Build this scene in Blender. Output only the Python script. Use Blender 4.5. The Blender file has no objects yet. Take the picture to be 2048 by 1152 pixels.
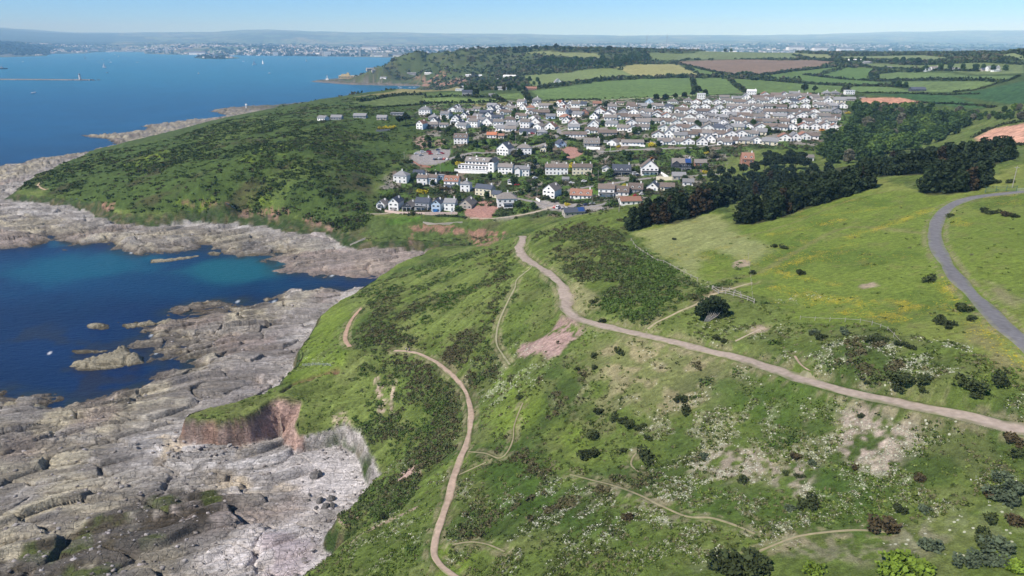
import bpy, math, random
import numpy as np
from mathutils import Vector, Matrix
rnd = random.Random(7)
RN = np.random.RandomState(11)
sc = bpy.context.scene
COL = sc.collection
# ---------------------------------------------------------------- camera, sky, sun, exposure
CZ = 125.0
PITCH = math.radians(19.66)
FPX = 1366.0                                   # focal length in pixels of a 2048 wide picture
cam = bpy.data.cameras.new('camera'); camo = bpy.data.objects.new('camera', cam); COL.objects.link(camo)
camo.location = (0, 0, CZ); camo.rotation_euler = (math.pi/2 - PITCH, 0, 0)
cam.sensor_width = 36; cam.lens = 36*FPX/2048; cam.clip_start = 0.5; cam.clip_end = 120000
sc.camera = camo
w = bpy.data.worlds.new('World'); sc.world = w; w.use_nodes = True
SUN_EL = math.radians(48); SUN_DIR = Vector((-0.82, -0.57, 0)).normalized()   # horizontal direction towards the sun
nt = w.node_tree
sky = nt.nodes.new('ShaderNodeTexSky'); sky.sky_type = 'NISHITA'; sky.sun_disc = False
sky.sun_elevation = SUN_EL; sky.sun_rotation = math.atan2(SUN_DIR.x, SUN_DIR.y)
sky.altitude = 2000; sky.air_density = 0.8; sky.dust_density = 0.0; sky.ozone_density = 6.0
tint = nt.nodes.new('ShaderNodeVectorMath'); tint.operation = 'MULTIPLY'; tint.inputs[1].default_value = (0.60, 0.85, 1.05); nt.links.new(sky.outputs[0], tint.inputs[0]); nt.links.new(tint.outputs[0], nt.nodes['Background'].inputs[0]); nt.nodes['Background'].inputs[1].default_value = 0.12
sun = bpy.data.lights.new('sun', 'SUN'); sun.energy = 4.8; sun.angle = math.radians(0.53); sun.color = (1, 0.95, 0.87)
suno = bpy.data.objects.new('sun', sun); COL.objects.link(suno); suno.location = (-200, -100, 400)
sv = Vector((SUN_DIR.x*math.cos(SUN_EL), SUN_DIR.y*math.cos(SUN_EL), math.sin(SUN_EL)))
suno.rotation_euler = sv.to_track_quat('Z', 'Y').to_euler()
sc.view_settings.view_transform = 'Standard'; sc.view_settings.look = 'None'; sc.view_settings.exposure = 0.28
sc.cycles.volume_bounces = 1; sc.cycles.max_bounces = 5; sc.cycles.transparent_max_bounces = 4
HAZE = 7e-5

# ---------------------------------------------------------------- numeric helpers
CP, SP = math.cos(PITCH), math.sin(PITCH)
def ray(px, py):
    a = (px-1024)/FPX; b = (576-py)/FPX
    return np.array([a, CP + b*SP, -SP + b*CP])
def at_z(px, py, z):
    d = ray(px, py); t = (z-CZ)/d[2]
    return (d[0]*t, d[1]*t)
def hsh(ix, iy, seed):
    h = (ix.astype(np.int64)*374761393 + iy.astype(np.int64)*668265263 + seed*974711) & 0xffffffff
    h = ((h ^ (h >> 13))*1274126177) & 0xffffffff
    h = ((h ^ (h >> 16))*2246822519) & 0xffffffff
    return ((h ^ (h >> 15)) & 0xffffff)/float(0xffffff)
def vn(x, y, seed=0):
    ix = np.floor(x); iy = np.floor(y); fx = x-ix; fy = y-iy
    fx = fx*fx*(3-2*fx); fy = fy*fy*(3-2*fy)
    a = hsh(ix, iy, seed); b = hsh(ix+1, iy, seed); c = hsh(ix, iy+1, seed); d = hsh(ix+1, iy+1, seed)
    return (a + (b-a)*fx) + ((c + (d-c)*fx) - (a + (b-a)*fx))*fy
def fbm(x, y, sc_, oct_=4, seed=0):             # 0..1, mean 0.5
    s = 0; amp = 1; tot = 0; x = x/sc_; y = y/sc_
    for k in range(oct_):
        s = s + amp*vn(x, y, seed+k*17); tot += amp
        x, y = x*1.62 - y*1.18 + 13.7, x*1.18 + y*1.62 + 5.1; amp *= 0.5
    return s/tot
def ridge(x, y, sc_, oct_=3, seed=0):
    s = 0; amp = 1; tot = 0; x = x/sc_; y = y/sc_
    for k in range(oct_):
        s = s + amp*(1-np.abs(2*vn(x, y, seed+k*31)-1)); tot += amp
        x, y = x*1.62 - y*1.18 + 3.7, x*1.18 + y*1.62 + 9.1; amp *= 0.5
    return s/tot
def voro(x, y, seed=0):                        # F1, F2, cell id, both in cell units
    ix = np.floor(x); iy = np.floor(y)
    f1 = np.full(x.shape, 9.0); f2 = np.full(x.shape, 9.0); cid = np.zeros(x.shape)
    for dx in (-1, 0, 1):
        for dy in (-1, 0, 1):
            cx = ix+dx; cy = iy+dy
            px_ = cx + hsh(cx, cy, seed); py_ = cy + hsh(cx, cy, seed+5)
            d = np.hypot(px_-x, py_-y); c = hsh(cx, cy, seed+9)
            n = d < f1
            f2 = np.where(n, f1, np.minimum(f2, d)); cid = np.where(n, c, cid); f1 = np.where(n, d, f1)
    return f1, f2, cid
def sst(a, b, x):
    t = np.clip((x-a)/(b-a), 0, 1); return t*t*(3-2*t)
def lerp(a, b, t): return a + (b-a)*t
def sdist(P, x, y, vals=None, far=1e9):        # signed distance to a closed polygon (inside > 0); vals interpolated along the edge
    P = np.asarray(P, float); d2 = np.full(x.shape, far**2); ins = np.zeros(x.shape, bool); vv = None
    if vals is not None: vv = np.zeros(x.shape)
    n = len(P)
    for i in range(n):
        ax, ay = P[i]; bx, by = P[(i+1) % n]; ex, ey = bx-ax, by-ay; L = ex*ex+ey*ey+1e-9
        t = np.clip(((x-ax)*ex + (y-ay)*ey)/L, 0, 1)
        d = (x-ax-t*ex)**2 + (y-ay-t*ey)**2
        if vals is not None:
            m = d < d2; vv[m] = vals[i] + (vals[(i+1) % n]-vals[i])*t[m]
        np.minimum(d2, d, out=d2)
        if abs(by-ay) > 1e-9: ins ^= ((ay > y) != (by > y)) & (x < ex*(y-ay)/(by-ay) + ax)
    s = np.sqrt(d2); s = np.where(ins, s, -s)
    return (s, vv) if vals is not None else s
def ldist(P, x, y):
    d2 = np.full(x.shape, 1e18)
    for i in range(len(P)-1):
        ax, ay = P[i][0], P[i][1]; bx, by = P[i+1][0], P[i+1][1]; ex, ey = bx-ax, by-ay; L = ex*ex+ey*ey+1e-9
        t = np.clip(((x-ax)*ex + (y-ay)*ey)/L, 0, 1)
        np.minimum(d2, (x-ax-t*ex)**2 + (y-ay-t*ey)**2, out=d2)
    return np.sqrt(d2)
def smooth_line(P, n=6):                        # Catmull-Rom through points
    P = [np.array(p, float) for p in P]; P = [2*P[0]-P[1]] + P + [2*P[-1]-P[-2]]; out = []
    for i in range(1, len(P)-2):
        for k in range(n):
            t = k/n
            out.append(0.5*((2*P[i]) + (-P[i-1]+P[i+1])*t + (2*P[i-1]-5*P[i]+4*P[i+1]-P[i+2])*t*t + (-P[i-1]+3*P[i]-3*P[i+1]+P[i+2])*t**3))
    out.append(P[-2]); return out

# ---------------------------------------------------------------- object helpers
def link(o, parent=None):
    COL.objects.link(o)
    if parent is not None: o.parent = parent
    return o
def mesh_np(name, V, F, mat=None, smooth=False, attrs=None, parent=None):
    """V (n,3) array, F (m,k) array of equal sized faces"""
    me = bpy.data.meshes.new(name); V = np.asarray(V, np.float32); F = np.asarray(F, np.int32); k = F.shape[1]
    me.vertices.add(len(V)); me.vertices.foreach_set('co', V.ravel())
    me.loops.add(F.size); me.loops.foreach_set('vertex_index', F.ravel())
    me.polygons.add(len(F)); me.polygons.foreach_set('loop_start', np.arange(0, F.size, k, dtype=np.int32))
    try: me.polygons.foreach_set('loop_total', np.full(len(F), k, np.int32))
    except Exception: pass
    me.update(calc_edges=True)
    if smooth: me.polygons.foreach_set('use_smooth', np.ones(len(F), bool))
    if attrs:
        for an, av in attrs.items():
            a = me.attributes.new(an, 'FLOAT_COLOR', 'POINT')
            av = np.asarray(av, np.float32)
            if av.shape[1] == 3: av = np.concatenate([av, np.ones((len(av), 1), np.float32)], 1)
            a.data.foreach_set('color', av.ravel())
    if mat: me.materials.append(mat)
    o = bpy.data.objects.new(name, me); link(o, parent); return o
def tag(o, label=None, cat=None, group=None, kind=None):
    if label: o['label'] = label
    if cat: o['category'] = cat
    if group: o['group'] = group
    if kind: o['kind'] = kind
    return o
def empty(name, loc, rz=0, label=None, cat=None, group=None):
    o = bpy.data.objects.new(name, None); o.empty_display_size = 0.5; link(o)
    o.location = loc; o.rotation_euler = (0, 0, rz); return tag(o, label, cat, group)
def kids(o): return KID.get(o.name, [])
KID = {}
def setkid(p, c): KID.setdefault(p.name, []).append(c)
def copy_tree(o, parent=None):
    c = o.copy(); COL.objects.link(c)
    if parent is not None: c.parent = parent; setkid(parent, c)
    for ch in list(kids(o)): copy_tree(ch, c)
    return c
class MB:
    """collects polygons, then builds one mesh object"""
    def __init__(s): s.v = []; s.f = []; s.m = []; s.mi = 0
    def poly(s, pts):
        n = len(s.v); s.v += [tuple(p) for p in pts]; s.f.append(tuple(range(n, n+len(pts)))); s.m.append(s.mi)
    def box(s, x0, y0, z0, x1, y1, z1, taper=0.0):
        t = taper; a = [(x0, y0, z0), (x1, y0, z0), (x1, y1, z0), (x0, y1, z0), (x0+t, y0+t, z1), (x1-t, y0+t, z1), (x1-t, y1-t, z1), (x0+t, y1-t, z1)]
        n = len(s.v); s.v += a
        for q in ((0, 3, 2, 1), (4, 5, 6, 7), (0, 1, 5, 4), (1, 2, 6, 5), (2, 3, 7, 6), (3, 0, 4, 7)): s.f.append(tuple(n+i for i in q)); s.m.append(s.mi)
    def tube(s, p, q, r0, r1=None, n=8, caps=True):
        r1 = r0 if r1 is None else r1; p = Vector(p); q = Vector(q); d = (q-p).normalized()
        u = d.orthogonal().normalized(); w_ = d.cross(u); b = len(s.v)
        for c, r in ((p, r0), (q, r1)):
            for i in range(n):
                a = 2*math.pi*i/n; s.v.append(tuple(c + (u*math.cos(a) + w_*math.sin(a))*r))
        for i in range(n): j = (i+1) % n; s.f.append((b+i, b+j, b+n+j, b+n+i)); s.m.append(s.mi)
        if caps: s.f.append(tuple(b+i for i in range(n))[::-1]); s.f.append(tuple(b+n+i for i in range(n))); s.m += [s.mi, s.mi]
    def build(s, name, mat, parent=None, smooth=False):
        me = bpy.data.meshes.new(name); me.from_pydata(s.v, [], s.f)
        mats = mat if isinstance(mat, (list, tuple)) else [mat]
        for m in mats: me.materials.append(m)
        if len(mats) > 1: me.polygons.foreach_set('material_index', s.m)
        if smooth: me.polygons.foreach_set('use_smooth', [True]*len(me.polygons))
        me.update(); o = bpy.data.objects.new(name, me); link(o, parent)
        if parent is not None: setkid(parent, o)
        return o
# ---------------------------------------------------------------- materials
def mat(name, rgb, rough=0.8, var=0.12, vscale=3.0, bump=0.0, bscale=8.0, spec=0.25, metal=0.0, attr=None, transl=0.0, var2=None):
    m = bpy.data.materials.new(name); m.use_nodes = True; n = m.node_tree.nodes; l = m.node_tree.links; b = n['Principled BSDF']
    b.inputs['Roughness'].default_value = rough; b.inputs['Specular IOR Level'].default_value = spec; b.inputs['Metallic'].default_value = metal
    geo = n.new('ShaderNodeNewGeometry')
    no = n.new('ShaderNodeTexNoise'); no.inputs['Scale'].default_value = vscale; no.inputs['Detail'].default_value = 4
    l.new(geo.outputs['Position'], no.inputs['Vector'])
    mr = n.new('ShaderNodeMapRange'); mr.inputs['From Min'].default_value = 0.3; mr.inputs['From Max'].default_value = 0.7
    mr.inputs['To Min'].default_value = 1-var; mr.inputs['To Max'].default_value = 1+var; l.new(no.outputs['Fac'], mr.inputs['Value'])
    vm = n.new('ShaderNodeVectorMath'); vm.operation = 'SCALE'; l.new(mr.outputs[0], vm.inputs['Scale'])
    if attr:
        at = n.new('ShaderNodeAttribute'); at.attribute_name = attr; l.new(at.outputs['Color'], vm.inputs[0])
    else:
        vm.inputs[0].default_value = rgb
    outv = vm.outputs[0]
    if var2 is not None:                        # per object random brightness
        oi = n.new('ShaderNodeObjectInfo'); m2 = n.new('ShaderNodeMapRange'); m2.inputs['To Min'].default_value = 1-var2; m2.inputs['To Max'].default_value = 1+var2
        l.new(oi.outputs['Random'], m2.inputs['Value']); v2 = n.new('ShaderNodeVectorMath'); v2.operation = 'SCALE'
        l.new(outv, v2.inputs[0]); l.new(m2.outputs[0], v2.inputs['Scale']); outv = v2.outputs[0]
    l.new(outv, b.inputs['Base Color'])
    if bump > 0:
        n2 = n.new('ShaderNodeTexNoise'); n2.inputs['Scale'].default_value = bscale; n2.inputs['Detail'].default_value = 5; l.new(geo.outputs['Position'], n2.inputs['Vector'])
        bp = n.new('ShaderNodeBump'); bp.inputs['Strength'].default_value = 1; bp.inputs['Distance'].default_value = bump
        l.new(n2.outputs['Fac'], bp.inputs['Height']); l.new(bp.outputs[0], b.inputs['Normal'])
    if transl > 0:
        tr = n.new('ShaderNodeBsdfTranslucent'); mx = n.new('ShaderNodeMixShader'); mx.inputs[0].default_value = transl
        l.new(outv, tr.inputs['Color']); l.new(b.outputs[0], mx.inputs[1]); l.new(tr.outputs[0], mx.inputs[2]); l.new(mx.outputs[0], n['Material Output'].inputs['Surface'])
    return m
# ---------------------------------------------------------------- the lie of the land
# heights of the ground where the survey points stand (picture x, y, metres above the sea) -> world
CTRL = [
 (620,1140,14),(700,1140,22),(800,1140,27),(880,1140,30),(1000,1140,36),(1200,1140,45),(1500,1140,51),(1800,1140,56),(2048,1140,60),
 (860,1050,28),(1000,1050,35),(1200,1050,44),(1500,1050,51),(1800,1050,56),(2048,1050,61),
 (905,930,28),(1050,930,36),(1250,930,44),(1500,930,52),(1800,930,58),(2048,930,64),
 (770,960,16),(830,940,22),(720,1075,17),
 (940,850,28),(1050,850,36),(1300,850,46),(1600,850,56),(1850,850,62),(2048,862,66),
 (690,700,21),(790,703,23),(870,735,26),(940,800,28),(760,790,15),(700,790,12),(850,790,22),(800,860,15),(850,870,20),
 (1000,700,36),(1050,760,38),(1150,760,44),(1300,760,50),(1500,760,56),
 (1130,630,47),(1290,672,53),(1450,705,57),(1600,748,60),(1800,795,64),
 (850,620,28),(950,600,36),(1000,550,39),(800,560,20),(700,650,17),(665,650,12),(750,640,23),(900,660,29),
 (760,560,9),(850,530,18),(900,515,23),(940,503,27),(1000,487,35),(1045,475,42),
 (1100,452,46),(1150,438,49),(1200,425,52),(1250,413,55),
 (1260,465,53),(1470,455,58),(1600,400,62),(1740,352,66),(1850,385,72),(1960,372,74),(2048,330,77),
 (1400,500,57),(1600,500,62),(1800,500,68),(2000,500,74),(1250,520,53),(1120,540,47),(1070,520,44),
 (1420,640,58),(1600,620,62),(1800,620,67),(2000,620,71),(2048,700,72),(1700,700,66),(1900,760,69),
 (760,425,12),(850,425,16),(960,425,18),(1050,420,20),(1130,408,22),(1200,398,25),(1300,380,29),(1380,362,33),
 (780,365,22),(850,330,28),(950,340,28),(1050,350,28),(1150,340,30),(1300,340,34),(1400,335,36),(1500,325,41),
 (830,300,35),(950,290,38),(1100,290,40),(1250,290,43),(1400,295,44),(1600,295,46),(1700,290,46),
 (850,250,45),(1000,240,50),(1200,240,54),(1400,240,56),(1600,240,56),(1700,235,58),
 (1000,215,55),(1200,205,60),(1400,195,63),(1600,190,66),(1750,200,66),
 (1750,300,43),(1700,262,45),(1800,290,40),(1900,262,50),(1850,232,54),(2000,250,66),(2040,270,72),(1900,300,52),(1980,300,66),
 (100,372,12),(200,385,18),(300,405,15),(450,408,17),(600,408,17),(700,425,14),(200,345,17),(350,330,28),(500,330,36),(650,330,37),(750,330,30),
 (400,370,27),(600,370,29),
 (165,312,9),(250,290,17),(350,268,27),(450,236,35),(550,216,42),(650,197,49),(740,184,54),(800,177,57),
 (500,270,42),(650,250,50),(780,240,50),(620,300,44),
 (850,190,52),(900,205,50),(950,180,46),(950,168,42),(1000,165,44),(1060,175,52),(1060,195,56),
 (860,166,6),(740,160,5),(800,163,7),(700,158,5),(850,160,10),(900,165,7),(770,150,18),(830,152,22),(900,160,18),(900,150,32),(900,130,62),(900,112,88),(930,100,106),(860,120,76),(800,150,26),(740,141,40),(760,128,62),(790,113,84),(830,101,104),(900,97,112),
 (1000,100,106),(1100,101,106),(1200,103,103),(1000,130,66),(1000,150,48),(1100,120,82),(1200,125,82),(1100,150,58),
 (1300,130,70),(1300,160,62),(1500,150,66),(1500,125,79),(1500,106,98),(1650,160,66),(1800,160,68),(1800,135,80),(1800,112,98),
 (1300,105,100),(1400,106,99),(1400,180,64),(1250,185,62),
 (1950,180,74),(1950,150,80),(2048,175,80),(2048,135,90),(2048,109,104),(1900,112,98),(1900,210,64),(2000,220,68)]
# coast line: edge of the rocks at sea level (picture points)
def zpoly(L, z=0): return [at_z(p[0], p[1], p[2] if len(p) > 2 else z) for p in L]
C_MAIN = zpoly([(770,556),(700,553),(640,550),(590,541),(556,543),(573,529),(537,522),(534,513),(486,513),(448,508),(430,499),(417,488),(397,489),
 (392,497),(368,503),(312,505),(271,508),(240,497),(243,481),(215,484),(167,489),(139,487),(115,474),(100,470),(87,487),(52,493),(0,494),(-120,485),
 (-300,440),(-260,372),(-90,352),(0,333),(49,326),(87,315),(167,306),(235,290),(222,280),(167,271),(243,267),(299,259),(288,252),(347,245),(417,238),(460,231),
 (420,222),(451,217),(493,213.5),(542,211)]) + [(-420,1650),(-300,2000)] + zpoly([(860,173),(700,169.5),(622,163.5),(640,160),(690,156)]) + [(-560,2700),(-500,3000),(-350,3500),(-100,4200),(3000,4600),(9000,4600),(9000,-200),(-20,-200)]
# near shore, continued from the bottom of the picture up to the head of the cove
C_MAIN += zpoly([(300,1700),(0,1500),(-200,1250),(-260,1000),(-200,850),(-80,790),(0,792),(40,800),(88,803),(100,815),(170,813),(225,800),(285,776),(330,753),(370,745),(402,738),(395,722),
 (355,716),(325,712),(300,692),(278,686),(308,680),(300,664),(330,650),(362,640),(350,622),(400,607),(470,602),(500,612),(560,606),(540,600),(580,585),(640,579),(690,588),(735,577)])
C_MAIN += [at_z(758,566,0)]
# outlying rocks: (picture outline, height, label)
ISLES = [
 ([(137,733),(150,724),(166,719),(192,714),(222,706),(248,694),(261,699),(263,708),(288,714),(289,726),(244,737),(190,743),(148,744)],1.9,'largest low tan rock standing alone in the dark blue water of the near cove'),
 ([(126,702),(148,697),(174,697),(222,699),(216,706),(148,711)],0.7,'thin tan reef just behind the largest lone rock'),
 ([(167,649),(195,645),(222,648),(230,657),(200,664),(172,657)],0.9,'leftmost small olive rock of the row off the near point'),
 ([(226,642),(262,645),(310,639),(315,650),(250,661),(236,652)],1.2,'middle flat tan rock of the row off the near point'),
 ([(310,647),(345,635),(357,648),(325,654)],1.1,'small tan rock nearest to the near point'),
 ([(322,628),(345,625),(352,634),(330,638)],0.8,'little pale rock just above the row off the near point'),
 ([(297,519),(340,517),(400,509),(407,513),(340,524),(297,528)],1.5,'long straight wall like reef in front of the far shore'),
 ([(409,507),(430,503),(448,507),(440,513),(412,513)],1.2,'small rounded rock at the end of the long straight reef'),
 ([(116,500),(128,497),(143,499),(140,503),(120,503)],0.7,'tiny rock in the cove under the far shore'),
 ([(208,488),(222,486),(228,490),(214,492)],0.6,'tiny rock close below the far shore'),
 ([(0,815),(24,806),(60,806),(100,812),(98,826),(60,836),(48,848),(20,850),(0,846),(-60,850),(-60,820)],2.2,'craggy tan rock against the left edge of the near platform'),
 ([(0,790),(24,784),(30,789),(8,797),(-20,797)],0.7,'low rock awash at the left edge of the cove'),
 ([(33,792),(52,787),(55,792),(38,797)],0.6,'low rock awash just above the craggy tan rock'),
 ([(97,707),(110,705),(118,709),(100,711)],0.25,'dark rock just breaking the surface with white water'),
]
# far land across the sound
C_FAR = zpoly([(-420,118),(-100,116),(0,114.6),(50,113.2),(95,112.2),(98,107.6),(140,107.2),(176,106.6),(190,104.6),(230,103.4),(285,104),(290,107.6),(340,109),(400,110.2),(470,110.8),(560,112),(680,113.2),(760,114.6),(900,116)]) + [(2000,5200),(40000,5200),(60000,45000),(-60000,45000),(-20000,6000)]
C_DRAKE = zpoly([(385,116),(402,113.2),(440,112),(470,113.6),(484,116.4),(450,118.2),(410,118.2)])

# edge of the grass above the rocks: picture x, y, height of the edge, width of the bank or cliff below it
L_ = [(760,562,7,4),(745,568,7,4),(700,595,7,5),(668,610,8,5),(648,625,8,4),(630,655,9,4),(608,695,10,5),(595,730,11,5),(570,765,12,5),(530,790,13,4),(470,806,13,3),(420,812,13,3),(378,826,13,3),(368,836,13,2.5),
 (400,837,13.4,2.5),(450,837,13.4,2.5),(490,829,13.5,2.5),(518,814,14,3),(534,799,14.5,7),(556,788,15,13),(578,790,15,13),(596,806,13,8),
 (590,850,10.5,4),(600,868,9,3),(650,862,9,3),(690,842,11,5),(725,860,11,5),(742,885,11,4),(765,925,11,4),(768,945,11,4),(740,972,11.5,4),(706,1006,11,4),(672,1035,11,4),(664,1052,11,4),(690,1062,12,4),(735,1040,14,5),(700,1078,13,5),(655,1115,13,5),(600,1165,13,5),(500,1260,13,5),(380,1400,12,5)]
L_MAIN = [at_z(a, b, c) for a, b, c, d in L_]; LW = [l[3] for l in L_]
ext = [(-60,20),(-80,-200),(9000,-200),(9000,4600),(3000,4600),(-100,4150),(-330,3450),(-470,2990),(-520,2720)]; L_MAIN += ext; LW += [8]*len(ext)
back = [(690,152,6,30),(700,164,4,12),(760,165,4,14),(860,169,4,20)]; L_MAIN += [at_z(a, b, c) for a, b, c, d in back]; LW += [b[3] for b in back]
ext = [(-260,1960),(-380,1640),(-470,1480)]; L_MAIN += ext; LW += [20]*3
hd = [(440,240,30,30),(370,258,24,30),(300,276,17,20),(235,292,12,12),(180,304,9,11),(163,313,8,8),(120,330,9,8),(85,345,9,8),(60,362,9,8),(32,386,8,8),(80,392,8,8),(150,399,8,8),(190,408,8,8),(205,420,8,8),(250,429,8,10),(310,430,9,10),(400,426,9,10),(480,426,9,11),
 (545,431,9,11),(590,445,9,11),(640,447,9,11),(680,455,9,10),(705,470,8,10),(735,480,8,10),(780,478,9,11),(830,478,9,11),(880,483,8,11),(925,490,7,11),(945,492,6,10)]
L_MAIN += [at_z(a, b, c) for a, b, c, d in hd]; LW += [h[3] for h in hd]
L_MAIN += [(-30,398),(-50,366)]; LW += [6,6]

PTS = [];
for px, py, z in CTRL:
    x, y = at_z(px, py, z); PTS.append((x, y, z))
# ground hidden behind the crests and beyond the picture, straight in metres
PTS += [(-470,2330,5),(-545,2365,4),(-400,2305,5),(-330,2290,6),(-510,2350,5),(-250,2200,6),(0,400,14),(-60,420,6),(40,430,20),(100,420,27),(160,400,35),(-60,380,15),
 (-560,950,2),(-500,1100,3),(-450,1300,4),(-330,1500,6),(-250,1700,8),(-180,1900,6),
 (60,40,62),(0,40,40),(-60,40,14),(140,60,72),(220,120,78),(300,250,84),(400,400,88),(500,600,92),(700,900,96),(900,1300,110),
 (-120,60,4),(-300,200,4),(200,60,76),
 (-500,3200,15),(-200,3600,40),(600,3300,70),(1500,3300,80),(2500,3300,70),
 (1500,2400,95),(2000,2600,90),(0,3000,90),(800,2700,95)]
for u_ in (-0.9,-0.7,-0.5,-0.3,-0.1,0.1,0.3,0.5,0.7,0.9):
    for y, z in ((5200,25),(7200,12),(9500,58),(13000,105),(18000,180),(25000,330),(34000,450)):
        PTS.append((u_*(y+60), y, z))
for a_, b_, c_, d_ in L_[2:-3]+hd[6:]:
    x, y = at_z(a_, b_, c_)
    if min(math.hypot(x-p[0], y-p[1]) for p in PTS) > 2.5: PTS.append((x, y, c_))
PTS = np.array(PTS)
def warp(x, y): return x/(y+60.0), np.log(y+60.0)
cu, cv = warp(PTS[:, 0], PTS[:, 1])
def phi(r): return r
N_ = len(PTS)
A = np.zeros((N_+3, N_+3)); R_ = np.hypot(cu[:, None]-cu[None], cv[:, None]-cv[None])
A[:N_, :N_] = phi(R_) + np.eye(N_)*(-0.002); A[:N_, N_] = 1; A[:N_, N_+1] = cu; A[:N_, N_+2] = cv; A[N_:, :N_] = A[:N_, N_:].T
SOL = np.linalg.solve(A, np.concatenate([PTS[:, 2], [0, 0, 0]]))
def land_rbf(x, y):
    u, v = warp(x, y); out = SOL[N_] + SOL[N_+1]*u + SOL[N_+2]*v
    for i in range(N_): out = out + SOL[i]*np.hypot(u-cu[i], v-cv[i])
    return out

COVE_FLOOR = zpoly([(600,925),(640,895),(690,890),(738,920),(750,950),(700,990),(672,1020),(640,985),(605,965)], 4.5)
def coast(x, y):
    dC = sdist(C_MAIN, x, y); dF = sdist(C_FAR, x, y); dD = sdist(C_DRAKE, x, y)
    far = np.maximum(dF, dD); dL, wL = sdist(L_MAIN, x, y, vals=LW)
    dL = np.where(far > dC, far-15, dL); dC = np.maximum(dC, far); wL = np.where(dF >= dC, 30, wL)
    return dC, dL, wL
def strata(x, y):
    """bedded, jointed wave cut rock: relief in metres"""
    wx = (fbm(x, y, 40, 2, 300)-0.5)*16; th = math.radians(15); s = -math.sin(th)*x + math.cos(th)*y + wx; a = math.cos(th)*x + math.sin(th)*y
    wob = fbm(x, y, 16, 3, 3)*1.0; fine = fbm(x, y, 2.2, 4, 8)-0.5
    j, j2, jid = voro(a/24.0 + wob*0.5, s/7.5 + wob*0.6, 21); e = j2-j            # big slabs parted by gullies
    tl = hsh(np.floor(jid*997), np.floor(jid*31), 5)
    t1 = s/(4.2+3*tl) + wob*0.9 + jid*3; f1 = t1-np.floor(t1); c1 = hsh(np.floor(t1), np.floor(jid*97), 3)   # bedding ledges facing the sea
    t2 = s/2.1 + wob*2.0 + jid*3 + fine*0.5; f2 = t2-np.floor(t2); c2 = hsh(np.floor(t2), np.floor(a/9+jid*9), 4)
    h = (1-f1)**0.8*sst(0, 0.16, f1)*(0.4+2.4*c1**1.6) + (1-f2)*sst(0, 0.25, f2)*(0.04+0.42*c2**2) + (jid-0.5)*2.0 - 1.8*(1-sst(0.015, 0.085, e))
    k, k2, kid = voro(a/5.5 + wob*2, s/2.6, 44); rg = sst(0.50, 0.62, fbm(x, y, 24, 3, 41))        # broken ground in patches
    h = h + (kid-0.5)*(0.10+0.5*rg) - (0.14+0.40*rg)*(1-sst(0.03, 0.15, k2-k))
    h = h + fine*(0.22+0.4*rg) + (fbm(x, y, 8.0, 3, 72)-0.5)*1.0 + (fbm(x, y, 34, 3, 71)-0.5)*3.4
    return h, f1, jid, kid
def ground(x, y):
    """final height and the masks that say what covers it"""
    dC, dL, wL = coast(x, y)
    dC = dC + np.where(y < 1500, (ridge(x, y, 11, 4, 92)-0.62)*15*(1-sst(4, 16, np.abs(dC)))*sst(100, 150, y), 0)
    HL = land_rbf(x, y)
    far = y > 4200
    nx = (fbm(x, y, 14, 3, 90)-0.5); wig = np.where(far, 0, nx*np.minimum(wL, 5)*1.3)
    dLn = dL + wig
    q_ = np.clip(dC, 0, 60); base = 0.35 + q_*0.075*(1-q_/150) + 0.9*sst(0, 7, q_)
    base = np.where(dC < 0, 0.25 + dC*0.22, base)
    rk = (dL < 3) & (dC > -14) & (y < 2600)
    st = np.zeros_like(x); f1 = np.zeros_like(x); jid = np.zeros_like(x); kid = np.zeros_like(x)
    a, b, c, d = strata(x[rk], y[rk]); st[rk] = a; f1[rk] = b; jid[rk] = c; kid[rk] = d
    amp = (0.25 + 0.75*sst(0, 9, dC))*(1-0.85*sst(-3, 4, sdist(COVE_FLOOR, x, y)))
    beach = sst(-18, -4, dL)*0.35
    hr = base + (st-0.35)*amp*(1-0.5*beach)
    ext2 = dict(beach=beach)
    hr = np.maximum(hr, -7)
    # rise from rock foot to grass edge outside the line, then the land
    t = sst(-1.0, 0.15, dLn/np.maximum(wL, 1)); 
    HLc = np.maximum(HL, 3.5)
    rough = np.minimum(wL, 8)*0.5*(ridge(x, y, 4.5, 3, 55)-0.5)*4*t*(1-t)*(1-0.75*sst(300, 420, y)) + (fbm(x, y, 1.7, 3, 56)-0.5)*2.2*4*t*(1-t)*(y < 350)
    h = lerp(hr, HLc, t) + rough
    h = np.where(far, np.where(dC > 0, 2.5*sst(-5, 60, dC) + np.maximum(HL-2.5, 0)*sst(0, 1000, dC), -4), h)
    return h, dict(dC=dC, dL=dLn, wL=wL, t=t, HL=HL, f1=f1, jid=jid, kid=kid, beach=beach)

# ---------------------------------------------------------------- terrain grid
NC, NR = 1100, 1300
ys = [32.0]
while ys[-1] < 30500: ys.append(ys[-1] + 0.40*(ys[-1]/120)**1.36)
ys = np.interp(np.linspace(0, len(ys)-1, NR), np.arange(len(ys)), ys)
us = np.linspace(-0.88, 0.88, NC)
GX = us[None, :]*(ys[:, None]+60); GY = np.repeat(ys[:, None], NC, 1)
shp = GX.shape
H, M = ground(GX.ravel(), GY.ravel()); H = H.reshape(shp); M = {k: v.reshape(shp) for k, v in M.items()}
def samp(G, x, y):
    x = np.asarray(x, float); y = np.asarray(y, float)
    r = np.clip(np.interp(y, ys, np.arange(NR)), 0, NR-1.001); c = np.clip((x/(y+60) - us[0])/(us[1]-us[0]), 0, NC-1.001)
    i = r.astype(int); j = c.astype(int); fr = r-i; fc = c-j
    return (G[i, j]*(1-fc) + G[i, j+1]*fc)*(1-fr) + (G[i+1, j]*(1-fc) + G[i+1, j+1]*fc)*fr
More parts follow.
